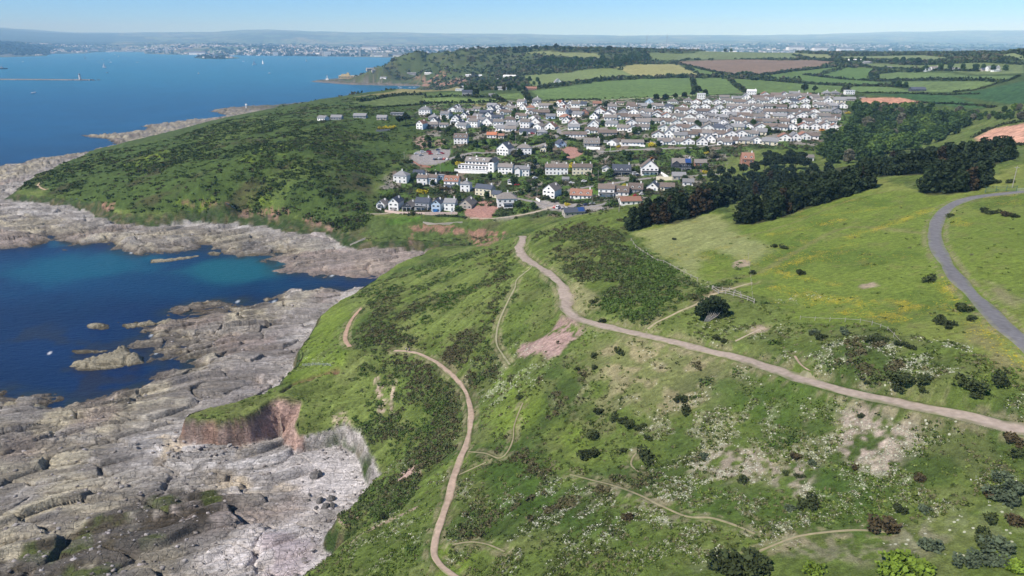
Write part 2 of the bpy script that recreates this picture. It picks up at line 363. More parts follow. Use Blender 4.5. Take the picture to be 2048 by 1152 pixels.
TT = np.concatenate([np.arange(60, 400, 0.35), 400*np.exp(np.arange(0, 4.4, 0.0009))])
def hit(px, py, lift=0.0):
    d = ray(px, py); X = d[0]*TT; Y = d[1]*TT; Z = CZ + d[2]*TT
    g = np.maximum(samp(H, X, Y), 0) + lift; k = np.nonzero(Z < g)[0]
    if len(k) == 0: k = [len(TT)-1]
    i = k[0]; return (float(X[i]), float(Y[i]), float(samp(H, X[i], Y[i])))
def hits(L): return [hit(p[0], p[1]) for p in L]
# ---------------------------------------------------------------- paths and roads: (picture points, half width, kind)
def pline(L, n=6): return smooth_line([hit(a, b)[:2] for a, b in L], n)
WAYS = {}
def way(key, L, hw, colour): WAYS[key] = dict(P=pline(L), hw=hw, col=colour)
GRAV = (0.40, 0.315, 0.25); ASPH = (0.165, 0.16, 0.165); MAIN = (0.375, 0.305, 0.25)
way('gravel_track', [(1046,472),(1044,484),(1038,496),(1046,512),(1062,525),(1085,538),(1108,555),(1124,572),(1132,594),(1131,612),(1142,628),(1162,640),(1205,652),(1255,664),(1300,674),(1360,688),(1420,704),(1480,716),(1540,736),(1600,757),(1660,776),(1740,795),(1800,806),(1880,824),(1960,842),(2048,860),(2140,880),(2300,915)], 2.1, MAIN)
way('tarmac_road', [(2300,880),(2180,800),(2100,735),(2048,686),(2010,655),(1975,620),(1945,590),(1920,565),(1900,538),(1882,510),(1871,484),(1870,460),(1878,436),(1897,415),(1925,401),(1960,393),(2000,388),(2048,384),(2140,380)], 1.9, ASPH)
way('coast_path', [(925,1165),(900,1146),(880,1130),(868,1110),(870,1085),(880,1050),(893,1010),(905,965),(920,920),(932,890),(940,855),(941,820),(932,785),(915,762),(895,742),(868,722),(840,709),(815,703),(788,702)], 0.85, (0.42,0.315,0.24))
way('cliff_path', [(724,616),(712,628),(700,645),(692,665),(691,682),(700,694)], 0.9, (0.43,0.29,0.205))
way('headland_path', [(82,364),(76,370),(82,376),(92,380)], 0.9, (0.45,0.33,0.22))
TR = (0.27, 0.23, 0.14)
way('trodden_path', [(1064,535),(1050,545),(1034,560),(1030,575),(1022,590),(1010,615),(998,645),(993,670),(994,690),(1003,706),(1020,730)], 0.35, (0.30,0.28,0.17))
way('link_path', [(1292,661),(1310,648),(1340,632),(1362,622),(1392,609),(1420,592),(1440,585),(1480,572),(1505,566)], 0.45, (0.33,0.28,0.18))
way('side_trail', [(1046,806),(1036,830),(1028,855),(1026,880),(1014,905),(998,916),(970,906),(936,904)], 0.24, TR)
way('meadow_trail', [(1140,950),(1180,960),(1230,972),(1280,990),(1330,1015),(1375,1033),(1420,1036),(1470,1052),(1510,1068)], 0.24, TR)
way('flower_trail', [(905,1090),(940,1084),(975,1090),(1010,1104)], 0.24, TR)
way('corner_trail', [(1500,1110),(1540,1096),(1600,1075),(1700,1062),(1770,1066)], 0.24, TR)
way('short_trail', [(1590,712),(1602,730),(1622,745)], 0.3, (0.40,0.29,0.22))
way('hook_trail', [(1282,900),(1268,912),(1262,930),(1278,945)], 0.24, TR)
way('bank_trail', [(918,950),(940,940),(972,925)], 0.24, TR)
way('scar_trail', [(1470,683),(1500,668),(1530,655)], 0.25, (0.38,0.31,0.24))
# village
RD = (0.25, 0.235, 0.23)
way('hotel_road', [(822,318),(835,328),(870,328),(905,316),(940,306),(985,306),(1030,302),(1075,292),(1105,280),(1118,262),(1100,245),(1060,235),(1000,232)], 2.6, RD)
way('bottom_road', [(845,342),(880,357),(930,372),(985,385),(1020,394),(1060,402),(1100,412),(1150,416),(1200,410),(1240,398)], 2.2, RD)
way('shore_lane', [(740,428),(800,424)], 1.2, (0.36,0.31,0.25))
way('shore_lane_end', [(940,436),(990,437),(1050,428),(1085,420),(1120,410)], 1.3, (0.42,0.36,0.28))
way('terrace_road', [(1160,376),(1230,366),(1300,356),(1380,352),(1440,348)], 2.2, RD)
way('upper_road', [(1118,262),(1160,250),(1220,236),(1300,232),(1400,226),(1500,220),(1600,212),(1690,206)], 2.4, RD)
way('estate_road', [(1200,304),(1300,298),(1400,294),(1480,282),(1560,272),(1640,262),(1690,250)], 2.4, RD)
way('top_road', [(1060,222),(1180,214),(1300,212),(1420,204),(1560,196),(1700,192)], 2.4, RD)
way('field_lane', [(1080,203),(1200,200),(1300,196),(1385,190)], 3.0, (0.42,0.38,0.26))
WGT = np.zeros(shp, np.float32); WH = np.zeros(shp, np.float32)
for k, w_ in WAYS.items():
    P = np.array([p for p in w_['P']]); w_['P'] = P
    z0 = samp(H, P[:, 0], P[:, 1]); zs = z0.copy()
    for _ in range(12): zs[1:-1] = (zs[:-2]+zs[1:-1]*2+zs[2:])/4
    w_['Z'] = zs
    bx = (P[:, 0].min()-12, P[:, 0].max()+12, P[:, 1].min()-12, P[:, 1].max()+12)
    m = (GX > bx[0]) & (GX < bx[1]) & (GY > bx[2]) & (GY < bx[3])
    if not m.any(): continue
    x = GX[m]; y = GY[m]; best = np.full(x.shape, 1e9); bz = np.zeros(x.shape)
    for i in range(len(P)-1):
        ax, ay = P[i]; ex, ey = P[i+1]-P[i]; L2 = ex*ex+ey*ey+1e-9
        t = np.clip(((x-ax)*ex+(y-ay)*ey)/L2, 0, 1); d = np.hypot(x-ax-t*ex, y-ay-t*ey); b = d < best
        best[b] = d[b]; bz[b] = (zs[i]+(zs[i+1]-zs[i])*t)[b]
    wt = 1-sst(w_['hw']*1.05, w_['hw']+2.2, best); cur = WGT[m]
    up = wt > cur; c2 = cur.copy(); c2[up] = wt[up]; WGT[m] = c2; h2 = WH[m]; h2[up] = bz[up]; WH[m] = h2
# ---------------------------------------------------------------- what covers the ground
LV = np.log(GY+60)
def area(L, soft=1.5, wob=1.0, n=0, hidden=False):
    """weight 0..1 over the grid of a region outlined on the ground"""
    P = [hit(a, b)[:2] for a, b in L] if not hidden else L
    P = np.array(smooth_line(P+[P[0]], 4) if n == 0 else P)
    pad = soft*4+wob*6; m = (GX > P[:, 0].min()-pad) & (GX < P[:, 0].max()+pad) & (GY > P[:, 1].min()-pad) & (GY < P[:, 1].max()+pad)
    W = np.zeros(shp, np.float32)
    if not m.any(): return W
    x = GX[m]; y = GY[m]; d = sdist(P, x, y) + (fbm(x, y, wob*5+0.1, 4, 33)-0.5)*2*wob*2.2 + (fbm(x, y, wob*1.2+0.1, 2, 35)-0.5)*wob*1.5
    W[m] = sst(-soft, soft, d); return W
def line_area(L, hw, soft=1.0, wob=1.0):
    P = pline(L, 4); P = np.array(P); pad = hw+soft*3+wob*5
    m = (GX > P[:, 0].min()-pad) & (GX < P[:, 0].max()+pad) & (GY > P[:, 1].min()-pad) & (GY < P[:, 1].max()+pad)
    W = np.zeros(shp, np.float32); x = GX[m]; y = GY[m]
    d = hw - ldist(P, x, y) + (fbm(x, y, wob*4+0.1, 4, 37)-0.5)*wob*3; W[m] = sst(-soft, soft, d); return W
X = GX.ravel(); Y = GY.ravel()
n60 = fbm(X, Y, 60, 3, 101).reshape(shp); n14 = fbm(X, Y, 14, 4, 102).reshape(shp); n4 = fbm(X, Y, 3.6, 3, 103).reshape(shp); n1 = fbm(X, Y, 1.1, 2, 104).reshape(shp)
n300 = fbm(X, Y, 300, 4, 105).reshape(shp)
def C3(c): return np.array(c, float)[None, None, :]
def mixc(A_, c, w_):
    w_ = np.asarray(w_)[..., None]
    return A_*(1-w_) + (C3(c) if not isinstance(c, np.ndarray) else c)*w_
G_MID = (0.098, 0.136, 0.029); G_DARK = (0.050, 0.080, 0.019); G_LITE = (0.148, 0.182, 0.050); G_DRY = (0.30, 0.255, 0.145); HEATH = (0.060, 0.052, 0.020); G_LIME = (0.15, 0.21, 0.022)
col = np.zeros(shp+(3,))+C3(G_MID)
col = mixc(col, G_DARK, sst(0.50, 0.66, n14)*0.75)
col = mixc(col, G_LITE, sst(0.53, 0.68, 1-n60)*0.5 + sst(0.56, 0.7, n4)*0.2)
col = mixc(col, (0.16, 0.165, 0.065), sst(0.52, 0.68, fbm(X, Y, 8, 4, 111).reshape(shp))*0.35)
scrub = np.zeros(shp, np.float32)       # woody low scrub
flow = np.zeros(shp, np.float32)        # white wildflowers
yel = np.zeros(shp, np.float32)         # buttercups
rockm = (1-M['t'])                      # bare rock
# meadow on the right
mead = area([(1260,465),(1330,440),(1420,425),(1470,455),(1600,420),(1740,360),(1850,380),(1960,372),(2048,330),(2300,340),(2300,900),(2048,760),(1900,690),(1750,660),(1600,650),(1500,600),(1440,570),(1400,560),(1330,520),(1290,490)], 2, 2)
mc = mixc(np.zeros(shp+(3,))+C3((0.142, 0.192, 0.033)), (0.205, 0.225, 0.060), sst(0.42, 0.66, n60)*0.7)
mc = mixc(mc, (0.065, 0.12, 0.02), sst(0.52, 0.7, n14)*0.6); mc = mixc(mc, (0.17,0.16,0.06), sst(0.58,0.75,n4)*0.35)
col = mixc(col, mc, mead)
lite = area([(1270,470),(1420,430),(1470,470),(1540,500),(1500,530),(1420,500),(1395,565),(1370,540),(1330,515)], 3, 2); col = mixc(col, (0.27, 0.28, 0.12), lite*0.7)
for L, hw in (([(1440,480),(1560,455),(1700,400),(1800,378)], 0.7), ([(1860,470),(1700,455),(1600,500),(1520,545),(1440,560)], 1.2)):
    col = mixc(col, (0.20, 0.19, 0.075), line_area(L, hw, 1, 0.6)*0.6)
for L, hw in (([(1520,548),(1580,530),(1640,508),(1700,490)], 1.6), ([(1700,475),(1780,450),(1860,420)], 1.8), ([(1540,470),(1620,455),(1680,440)], 2.0), ([(1700,625),(1760,632),(1800,642)], 3.2), ([(1820,620),(1790,600),(1720,610)], 2), ([(1950,650),(1990,690),(2030,715),(2080,750)], 2.2), ([(1560,545),(1620,560),(1680,570)], 1.6), ([(1890,560),(1905,600),(1915,620)], 1.3), ([(1650,430),(1740,420),(1800,410)],1.6), ([(1915,440),(1930,452)],1.5), ([(1560,575),(1640,600),(1700,600)],2.5)):
    yel = np.maximum(yel, line_area(L, hw, 1.6, 2.0))
yel = np.maximum(yel, mead*sst(0.60, 0.72, n14)*0.35)*(0.35+0.65*sst(0.42, 0.6, n4))
col = mixc(col, (0.36, 0.29, 0.03), yel*0.42*sst(0.38,0.55,n1)); rough_ = area([(1940,640),(1985,690),(2040,720),(2120,760),(2120,800),(2000,740),(1940,680)], 2, 1); col = mixc(col, (0.20,0.18,0.08), rough_*0.8)
bar = area([(1975,560),(2005,570),(2035,600),(2030,615),(1990,590)], 1.5, 1); col = mixc(col, (0.24,0.21,0.12), bar*0.7)
# near slopes: dry turf, bare stony ground
dry = area([(1200,690),(1290,690),(1400,715),(1450,745),(1480,800),(1380,830),(1290,820),(1240,790),(1170,760),(1170,720)], 4, 3); col = mixc(col, G_DRY, dry*(0.25+0.6*sst(0.40, 0.62, n4)))
dry2 = area([(1120,700),(1500,760),(1560,850),(1700,860),(1740,900),(1650,960),(1500,950),(1400,900),(1250,860),(1150,830)], 5, 4); col = mixc(col, (0.22,0.20,0.11), dry2*0.5*sst(0.46, 0.6, n4))
stony = np.maximum.reduce([area([(1690,840),(1740,830),(1800,850),(1835,880),(1790,905),(1770,940),(1740,925),(1700,880)], 2.0, 2.0), area([(1400,925),(1430,900),(1520,915),(1600,945),(1600,985),(1540,970),(1470,975)], 2, 2)*0.8,
   area([(1180,985),(1300,985),(1360,1010),(1340,1040),(1240,1010)], 2, 2)*0.4, area([(1560,1060),(1700,1050),(1860,1060),(1840,1100),(1600,1100)], 2, 2)*0.4])
col = mixc(col, (0.36,0.29,0.24), stony*sst(0.38, 0.58, n1*0.6+n4*0.4)*0.95)
pink = area([(1120,640),(1140,638),(1168,655),(1158,672),(1132,694),(1118,712),(1085,712),(1040,712),(1046,690),(1078,678),(1100,665)], 1.0, 1.0); col = mixc(col, (0.33,0.225,0.20), pink*sst(0.30, 0.44, n4*0.5+n1*0.5)*0.95)
bank = area([(800,948),(838,930),(838,950),(820,975),(800,1000),(780,1028),(765,1034),(770,1005),(788,985)], 0.5, 0.5); col = mixc(col, (0.40,0.28,0.24), bank*0.95)
bank2 = np.maximum(area([(680,1040),(700,1030),(715,1035),(700,1050),(684,1055)], 0.5, 0.5), line_area([(830,1020),(780,1040),(730,1068),(700,1092)], 0.6, 0.4, 0.4)); col = mixc(col, (0.34,0.25,0.20), bank2*0.9)
fcl = np.maximum.reduce([area([(752,760),(766,765),(772,800),(768,845),(758,840),(752,800)], 0.5, 0.6), area([(780,760),(795,770),(788,800),(782,850),(778,820)], 0.5, 0.7), area([(660,835),(690,825),(700,850),(670,860)],1,1)*0.7]); col = mixc(col, (0.40,0.31,0.24), fcl*sst(0.36,0.52,n1)*0.9)
worn = area([(1135,570),(1160,565),(1195,590),(1200,612),(1160,628),(1140,615)], 1.5, 1); col = mixc(col, (0.26,0.245,0.12), worn*0.75)
for a_ in ([(1462,525),(1490,520),(1495,530),(1470,535)], [(1720,570),(1745,565),(1755,574),(1730,578)], [(1505,655),(1530,650),(1535,665),(1510,668)], [(1415,585),(1432,583),(1430,595),(1412,598)]):
    col = mixc(col, (0.38,0.29,0.22), area(a_, 0.7, 0.6)*0.85)
# scrub and heath
sc_a = area([(700,600),(760,566),(850,530),(940,508),(1000,492),(1040,482),(1030,520),(1035,560),(1020,590),(1000,640),(985,690),(990,740),(960,770),(940,760),(905,725),(870,700),(800,688),(730,690),(720,660),(735,620)], 3, 3)
sc_b = area([(1090,505),(1150,495),(1230,490),(1330,535),(1400,575),(1440,560),(1480,520),(1480,570),(1420,600),(1370,615),(1290,655),(1225,628),(1185,606),(1210,575),(1130,545)], 2, 2)
sc_c = area([(1055,475),(1150,440),(1240,418),(1255,470),(1230,495),(1110,500)], 2, 2)
sc_d = area([(705,752),(780,712),(860,735),(915,775),(930,830),(900,900),(850,930),(800,950),(770,960),(740,985),(700,1020),(670,1040),(690,1060),(760,1040),(830,990),(850,930),(790,910),(765,890),(720,850),(690,800)], 2, 2)
sc_e = area([(660,445),(740,430),(820,440),(900,450),(960,440),(1000,455),(960,490),(880,486),(740,484),(690,465)], 2, 2)
sc_f = area([(915,930),(925,945),(905,1010),(890,1060),(880,1080),(893,1010)], 0.5, 0.5)
nm = n14*0.6+n4*0.4; scrub = np.maximum.reduce([sc_a*sst(0.38,0.64,nm)*.9, sc_b*sst(0.32,0.56,nm), sc_c*sst(0.40,0.62,nm)*0.8, sc_d*sst(0.38,0.62,nm)*0.8, sc_e*0.9, sc_f])
head = area([(30,384),(165,314),(350,274),(450,242),(650,205),(740,192),(860,182),(880,240),(830,300),(760,350),(740,430),(690,462),(545,432),(310,430),(200,408)], 4, 3)
hc = mixc(np.zeros(shp+(3,))+C3((0.060, 0.094, 0.021)), (0.036, 0.058, 0.015), sst(0.46, 0.62, n14*.6+n60*.4)*0.8); hc = mixc(hc, (0.092,0.125,0.030), sst(0.52,0.68,n60)*0.7); hc = mixc(hc, (0.06,0.05,0.025), sst(0.6,0.75,fbm(X,Y,25,4,131).reshape(shp))*0.7)
col = mixc(col, hc, head); scrub = np.maximum(scrub, (1-mead)*sst(0.64,0.74,nm)*0.35*(1-head)); scrub = np.maximum(scrub, head*(0.10+0.75*sst(0.47, 0.62, n14*.5+n60*.5)))
for L in ([(240,330),(310,305),(340,300),(320,318),(270,335)], [(470,320),(520,298),(530,306),(500,330)], [(545,300),(560,288),(585,300),(560,312)], [(350,405),(430,400),(440,412),(370,414)], [(480,395),(520,392),(540,405),(500,410)]):
    col = mixc(col, G_LIME, area(L, 3, 2)*0.8*sst(0.4, 0.6, n4))
for L in ([(620,650),(665,610),(700,596),(690,640),(650,700),(620,720)], [(960,520),(1030,500),(1030,530),(990,545)], [(880,1075),(960,1110),(980,1160),(900,1150)], [(1000,760),(1060,780),(1070,850),(1010,850)], [(1110,830),(1180,840),(1200,930),(1130,920)],[(600,725),(680,700),(690,740),(600,760),(560,770)]):
    col = mixc(col, (0.135,0.19,0.026), area(L, 3, 3)*0.6)
for L in ([(1410,770),(1520,760),(1620,800),(1560,860),(1450,840)], [(1010,900),(1110,950),(1080,1010),(960,1060),(960,1000)], [(1380,980),(1540,980),(1560,1020),(1420,1020)], [(1640,930),(1720,960),(1720,1040),(1640,1040)], [(1050,1000),(1200,1020),(1230,1080),(1080,1060)]):
    col = mixc(col, (0.055,0.10,0.017), area(L, 4, 3)*0.7)
brown = sst(0.46, 0.62, fbm(X, Y, 30, 3, 303).reshape(shp)); hcol = mixc(np.zeros(shp+(3,))+C3((0.072,0.108,0.028)), (0.088,0.084,0.038), brown); col = mixc(col, hcol, np.clip(scrub*(1-head), 0, 1)*0.8)
# white flowers
for L, s_ in (([(1110,640),(1180,650),(1300,690),(1360,730),(1320,760),(1240,700),(1160,690)], .35), ([(900,950),(960,950),(960,1060),(905,1100),(895,1060)], .9), ([(930,740),(1000,760),(1010,800),(980,800)], .7), ([(760,940),(880,880),(900,900),(870,990),(850,1060),(780,1080),(740,1070),(760,1000)], .45),
   ([(640,1120),(760,1060),(800,1090),(700,1150)], .4), ([(1020,960),(1180,960),(1340,1000),(1380,1060),(1340,1120),(1200,1080),(1060,1100),(960,1010)], .45), ([(1260,800),(1400,820),(1520,850),(1600,890),(1720,860),(1840,870),(1860,960),(1700,990),(1560,950),(1400,950),(1300,890)], .5),
   ([(1320,960),(1360,930),(1360,1020),(1320,1040)], .8), ([(1500,740),(1600,700),(1700,690),(1800,720),(1840,790),(1760,800),(1660,770),(1600,740)], .7), ([(1840,780),(2048,830),(2048,850),(1900,815)], .5), ([(1130,540),(1180,540),(1190,560),(1140,560)], .8), ([(1160,620),(1290,640),(1280,655),(1200,650)], .5),
   ([(1270,505),(1340,530),(1400,565),(1390,575),(1310,540)], .7), ([(1430,600),(1480,640),(1540,650),(1560,680),(1480,690),(1400,680)], .35), ([(1560,590),(1600,590),(1610,600),(1570,602)], .8), ([(1800,900),(2048,920),(2048,1100),(1800,1060)], .3), ([(1300,1040),(1500,1000),(1640,1010),(1700,1060),(1500,1080),(1400,1120)], .45), ([(1700,760),(1820,700),(1880,720),(1860,760),(1760,800)], .5), ([(620,700),(640,735),(600,745)],.3), ([(1050,690),(1100,720),(1180,780),(1060,760)],.35),([(1640,820),(1700,830),(1800,900),(1760,980),(1700,900)],.3)):
    flow = np.maximum(flow, area(L, 3, 4)*s_)
flow = flow*sst(0.44, 0.60, n4)*(1-scrub*0.6)*(1-mead*0.4)
col = mixc(col, (0.34,0.35,0.24), np.clip(flow,0,1)*0.45*sst(0.40,0.6,n1))
# stony quarry face behind the car park, village gardens
vil = area([(745,425),(780,345),(830,300),(850,250),(820,235),(900,205),(1060,200),(1200,195),(1400,182),(1700,182),(1720,240),(1690,300),(1500,300),(1420,345),(1390,380),(1260,410),(1150,430),(1060,436),(950,440),(840,428)], 4, 2)
vcell, vcell2, vid = voro(X/11.0, Y/13.0, 77); vid = vid.reshape(shp); vc = np.zeros(shp+(3,))+C3((0.055,0.075,0.024))
vc = mixc(vc, (0.035,0.055,0.018), sst(0.45,0.55,n4)); vc = mixc(vc, (0.085,0.14,0.03), (vid > 0.62)*0.9); vc = mixc(vc, (0.28,0.25,0.22), (vid < 0.22)*0.8); vc = mixc(vc, (0.20,0.15,0.12), ((vid > 0.3) & (vid < 0.38))*0.8)
vc = mixc(vc, (0.04,0.065,0.018), (1-sst(0.06,0.12,(vcell2-vcell).reshape(shp)))*0.9)
col = mixc(col, vc, vil)
red = area([(940,405),(985,402),(1005,404),(990,425),(978,438),(938,434),(930,425)], 0.8, 0.6); col = mixc(col, (0.33,0.185,0.15), red)
red = area([(1125,300),(1140,292),(1165,306),(1150,315),(1128,318)], 0.6, 0.4); col = mixc(col, (0.33,0.185,0.15), red)
lawn = area([(850,333),(868,322),(905,324),(918,335),(905,346),(860,343)], 0.7, 0.4); col = mixc(col, (0.06,0.115,0.018), lawn)
lawn = np.maximum.reduce([area([(770,440),(840,434),(830,447),(780,450)], 0.7, 0.5), area([(1190,382),(1230,370),(1240,385),(1200,395)], 0.7, 0.5), area([(1160,378),(1240,370),(1240,380),(1170,388)],1,.5)]); col = mixc(col, (0.075,0.14,0.02), lawn)
park = area([(820,316),(835,302),(850,306),(880,296),(900,298),(895,318),(870,330),(840,330)], 0.8, 0.3); col = mixc(col, (0.28,0.26,0.25), park)
park2 = area([(1068,402),(1100,402),(1200,412),(1200,418),(1090,420)], 0.6, 0.2); col = mixc(col, (0.30,0.275,0.26), park2)
quar = area([(828,275),(850,272),(862,285),(858,296),(832,295)], 1, 1)+area([(868,280),(888,280),(892,292),(872,294)], 1, 1); col = mixc(col, (0.30,0.21,0.17), np.clip(quar,0,1)*sst(0.4,0.5,n4))
# bare red earth in the low cliffs
redm = np.zeros(shp, np.float32)
for L, c in (([(518,418),(548,414),(560,425),(556,438),(530,434),(515,428)], 1), ([(360,408),(400,408),(430,412),(460,409),(455,416),(400,417)], 1), ([(200,408),(230,408),(225,420),(205,418)], 1), ([(560,418),(578,420),(575,430)], 1), ([(605,435),(645,440),(645,450),(610,446)], 1), ([(640,450),(670,456),(665,464)], 1),
   ([(815,455),(870,452),(925,458),(920,470),(870,466),(830,466)], 1), ([(935,462),(975,462),(1010,468),(1000,482),(975,494),(945,492),(940,478)], 1), ([(470,425),(500,420),(505,432),(480,436)], .8), ([(820,470),(828,468),(826,488),(818,488)], 1),([(50,352),(84,345),(84,350),(60,358)], 1),([(240,425),(262,428),(262,434),(240,432)],.6)):
    redm = np.maximum(redm, area(L, 1, 1.2)*c)
redm = redm*sst(0.40, 0.5, n4*0.5+n1*0.5); col = mixc(col, (0.27,0.15,0.11), redm*0.85)
# fields beyond the village
FIELDS = [  # outline, colour
 ([(1062,182),(1200,163),(1290,158),(1385,156),(1407,157),(1390,178),(1388,192),(1200,200),(1090,202)], (0.095,0.155,0.05)),
 ([(1045,152),(1120,147),(1230,136),(1283,155),(1200,160),(1062,176)], (0.13,0.175,0.065)),
 ([(1232,135),(1290,129),(1337,127),(1375,140),(1407,153),(1283,156)], (0.23,0.235,0.10)),
 ([(1340,127),(1370,126),(1440,145),(1460,151),(1410,154)], (0.09,0.14,0.045)),
 ([(1345,124),(1420,121),(1500,119),(1640,120),(1682,127),(1610,139),(1510,152),(1462,150),(1400,137)], (0.165, 0.125, 0.095)),
 ([(1392,158),(1452,155),(1470,172),(1490,186),(1392,190)], (0.10,0.16,0.05)),
 ([(1460,157),(1540,162),(1600,167),(1690,172),(1688,184),(1600,186),(1500,188),(1470,170)], (0.095,0.15,0.045)),
 ([(1490,154),(1600,142),(1672,134),(1680,138),(1640,150),(1600,160),(1540,158)], (0.085,0.14,0.04)),
 ([(1600,160),(1650,148),(1690,135),(1755,138),(1742,152),(1745,160),(1770,168),(1690,170)], (0.08,0.14,0.04)),
 ([(1750,150),(1800,144),(1900,146),(2030,152),(2010,160),(1900,160),(1790,160),(1752,158)], (0.10,0.155,0.055)),
 ([(1786,163),(1900,163),(2008,164),(1960,178),(1905,184),(1850,184),(1812,172)], (0.11,0.165,0.06)),
 ([(1700,173),(1770,172),(1810,180),(1830,186),(1700,188)], (0.10,0.16,0.055)),
 ([(1724,196),(1800,196),(1855,206),(1735,210),(1715,206)], (0.42,0.235,0.165)),
 ([(1720,188),(1850,188),(1900,190),(1990,214),(1860,206),(1800,195)], (0.04,0.09,0.03)),
 ([(1950,276),(1985,258),(2048,246),(2200,240),(2200,290),(2048,290),(2000,286)], (0.42,0.25,0.185)),
 ([(1905,190),(1960,180),(2048,162),(2200,150),(2200,190),(2048,208),(1990,204)], (0.035,0.08,0.03)),
 ([(1120,105),(1190,107),(1222,121),(1160,116),(1050,108),(1060,104)], (0.15,0.18,0.08)),
 ([(1300,106),(1390,107),(1380,116),(1310,122),(1298,116)], (0.11,0.15,0.06)),
 ([(1390,106),(1480,104),(1575,105),(1600,118),(1480,118),(1330,122)], (0.12,0.16,0.075)),
 ([(1585,106),(1660,110),(1668,120),(1620,118),(1600,112)], (0.17,0.20,0.09)),
 ([(1670,112),(1800,110),(2048,111),(2048,122),(1900,122),(1720,122),(1690,124)], (0.14,0.18,0.085)),
 ([(1700,126),(1850,128),(2048,130),(2048,146),(1900,142),(1760,140)], (0.11,0.15,0.06)),
 ([(1560,100),(1660,104),(1660,108),(1580,104)], (0.16,0.19,0.09)),
 ([(700,205),(760,190),(830,186),(880,192),(850,208),(780,214)], (0.085,0.12,0.04)),
 ([(845,196),(880,194),(1010,198),(1000,206),(850,208)], (0.12,0.18,0.055)),
 ([(850,188),(900,184),(940,186),(940,194),(860,195)], (0.08,0.125,0.035)),
 ([(980,190),(1040,186),(1055,198),(1000,198)], (0.10,0.155,0.045)),
 ([(700,195),(790,182),(860,178),(930,176),(920,181),(800,188)], (0.17,0.165,0.075)),
 ([(940,208),(1060,202),(1180,199),(1190,202),(1060,210),(960,216)], (0.17,0.165,0.075)),
]
fld = np.zeros(shp, np.float32); farc = mixc(np.zeros(shp+(3,))+C3((0.075,0.10,0.035)), (0.04,0.06,0.02), sst(0.40,0.6,n14)*0.7); farc = mixc(farc, (0.07,0.065,0.035), sst(0.5,0.7,n60)*0.5)
fm = sst(1150, 1400, GY)*(GY < 4200); col = mixc(col, farc, fm)
mid = sst(620, 760, GY)*(GY < 1300)*(1-vil)*(1-head); col = mixc(col, (0.045,0.072,0.022), mid*0.7)
mow = np.sin((GX*0.9+GY*0.35)*0.5)*0.06
for L, c in FIELDS:
    a_ = area(L, 2.5, 0.4, n=1); cc = np.array(c)[None, None]*np.array((1.15,1.08,1.0))[None, None]*(0.80+0.28*n60+0.2*n14+mow*(a_ > 0))[..., None]; col = mixc(col, cc, a_); fld = np.maximum(fld, a_)
HEDGED = FIELDS
for P_ in ([(900,159),(925,156),(935,166),(925,176),(890,172),(870,172)], [(660,155),(850,162),(900,168),(860,172),(720,168)]):
    col = mixc(col, (0.38,0.20,0.16), area(P_, 5, 3)*sst(0.45,0.55,n14)*0.7)
# far land: mosaic of fields, woods and town
fy = GY > 4200
if fy.any():
    xf = GX[fy]; yf = GY[fy]; q1, q2, qi = voro(xf/420+fbm(xf, yf, 900, 2, 3), yf/700, 19)
    c = np.zeros((xf.size, 3))+np.array((0.07,0.10,0.05)); c[qi > 0.5] = (0.11,0.15,0.07); c[qi > 0.8] = (0.17,0.17,0.10)
    c = c + ((q2-q1 < 0.12) | (qi < 0.25))[:, None]*(np.array((0.025,0.04,0.02))-c)*0.85
    tw = (sst(0.40, 0.58, fbm(xf, yf, 1600, 4, 9))*(yf < 12500)*(yf > 5000))[:, None]; c = c*(1-tw*0.6) + np.array((0.13,0.13,0.12))*tw*0.6
    col[fy] = c
marg = sst(0.02, 0.5, WGT)*(1-sst(0.95,1,WGT))*sst(0.40,0.56,n4*.5+n1*.5); col = mixc(col, (0.25,0.21,0.13), marg*0.55)
scrub = scrub*(1-vil)*(1-fld)*(1-np.clip(WGT*1.5, 0, 1)); flow = flow*(1-WGT)
scrub = scrub*(1-mead*0.9) 
wind = fbm(X*0.80+Y*0.60, (-X*0.60+Y*0.80)*3.6, 9.0, 4, 301).reshape(shp); wind2 = fbm(X*0.80+Y*0.60, (-X*0.60+Y*0.80)*3.2, 2.6, 3, 302).reshape(shp)
col = col*(1+(1-mead*0.5)*(~fy)*(GY < 1200)*(1-vil)*(1-0.6*sst(-20,40,GX)*(GY < 220))*((wind-0.5)*0.9+(wind2-0.5)*0.6))[..., None]
# rock colours
dC = M['dC']; hz = H
rc = mixc(np.zeros(shp+(3,))+C3((0.27,0.250,0.222)), (0.36,0.335,0.305), sst(0.3,0.8,M['kid'])*0.8)
rc = mixc(rc, (0.43,0.385,0.28), sst(0.34,0.54,n14)*(1-sst(-40,-14,M['dL']))*0.9); mg = area([(380,650),(560,640),(640,620),(620,700),(590,740),(520,800),(400,810),(330,760),(420,730)], 3, 4); rc = mixc(rc, (0.235,0.215,0.215), mg*0.6)           # olive crust on the outer rocks
rc = mixc(rc, (0.27,0.215,0.19), sst(0.56,0.70,fbm(X, Y, 30, 3, 141).reshape(shp))*0.7)         # plum beds
pale = np.maximum(sst(-22, -3, M['dL']), 0)*(0.45+0.55*sst(0.4,0.55,n14)); rc = mixc(rc, (0.50,0.47,0.44), pale*0.8)
cove = area([(600,905),(660,868),(740,885),(765,940),(700,1010),(640,1060),(700,1090),(600,1160),(420,1160),(380,1130),(440,1075),(560,1030),(610,1000),(590,940)], 7, 4); rc = mixc(rc, (0.58,0.54,0.52), cove*0.9)
cv2 = area([(250,890),(400,870),(560,900),(590,960),(540,990),(420,985),(400,940),(280,930)], 7, 5); rc = mixc(rc, (0.60,0.57,0.55), cv2*0.75); rc = mixc(rc, (0.44,0.34,0.19), cv2*0.6*sst(0.58,0.70,fbm(X, Y, 12, 3, 142).reshape(shp)))
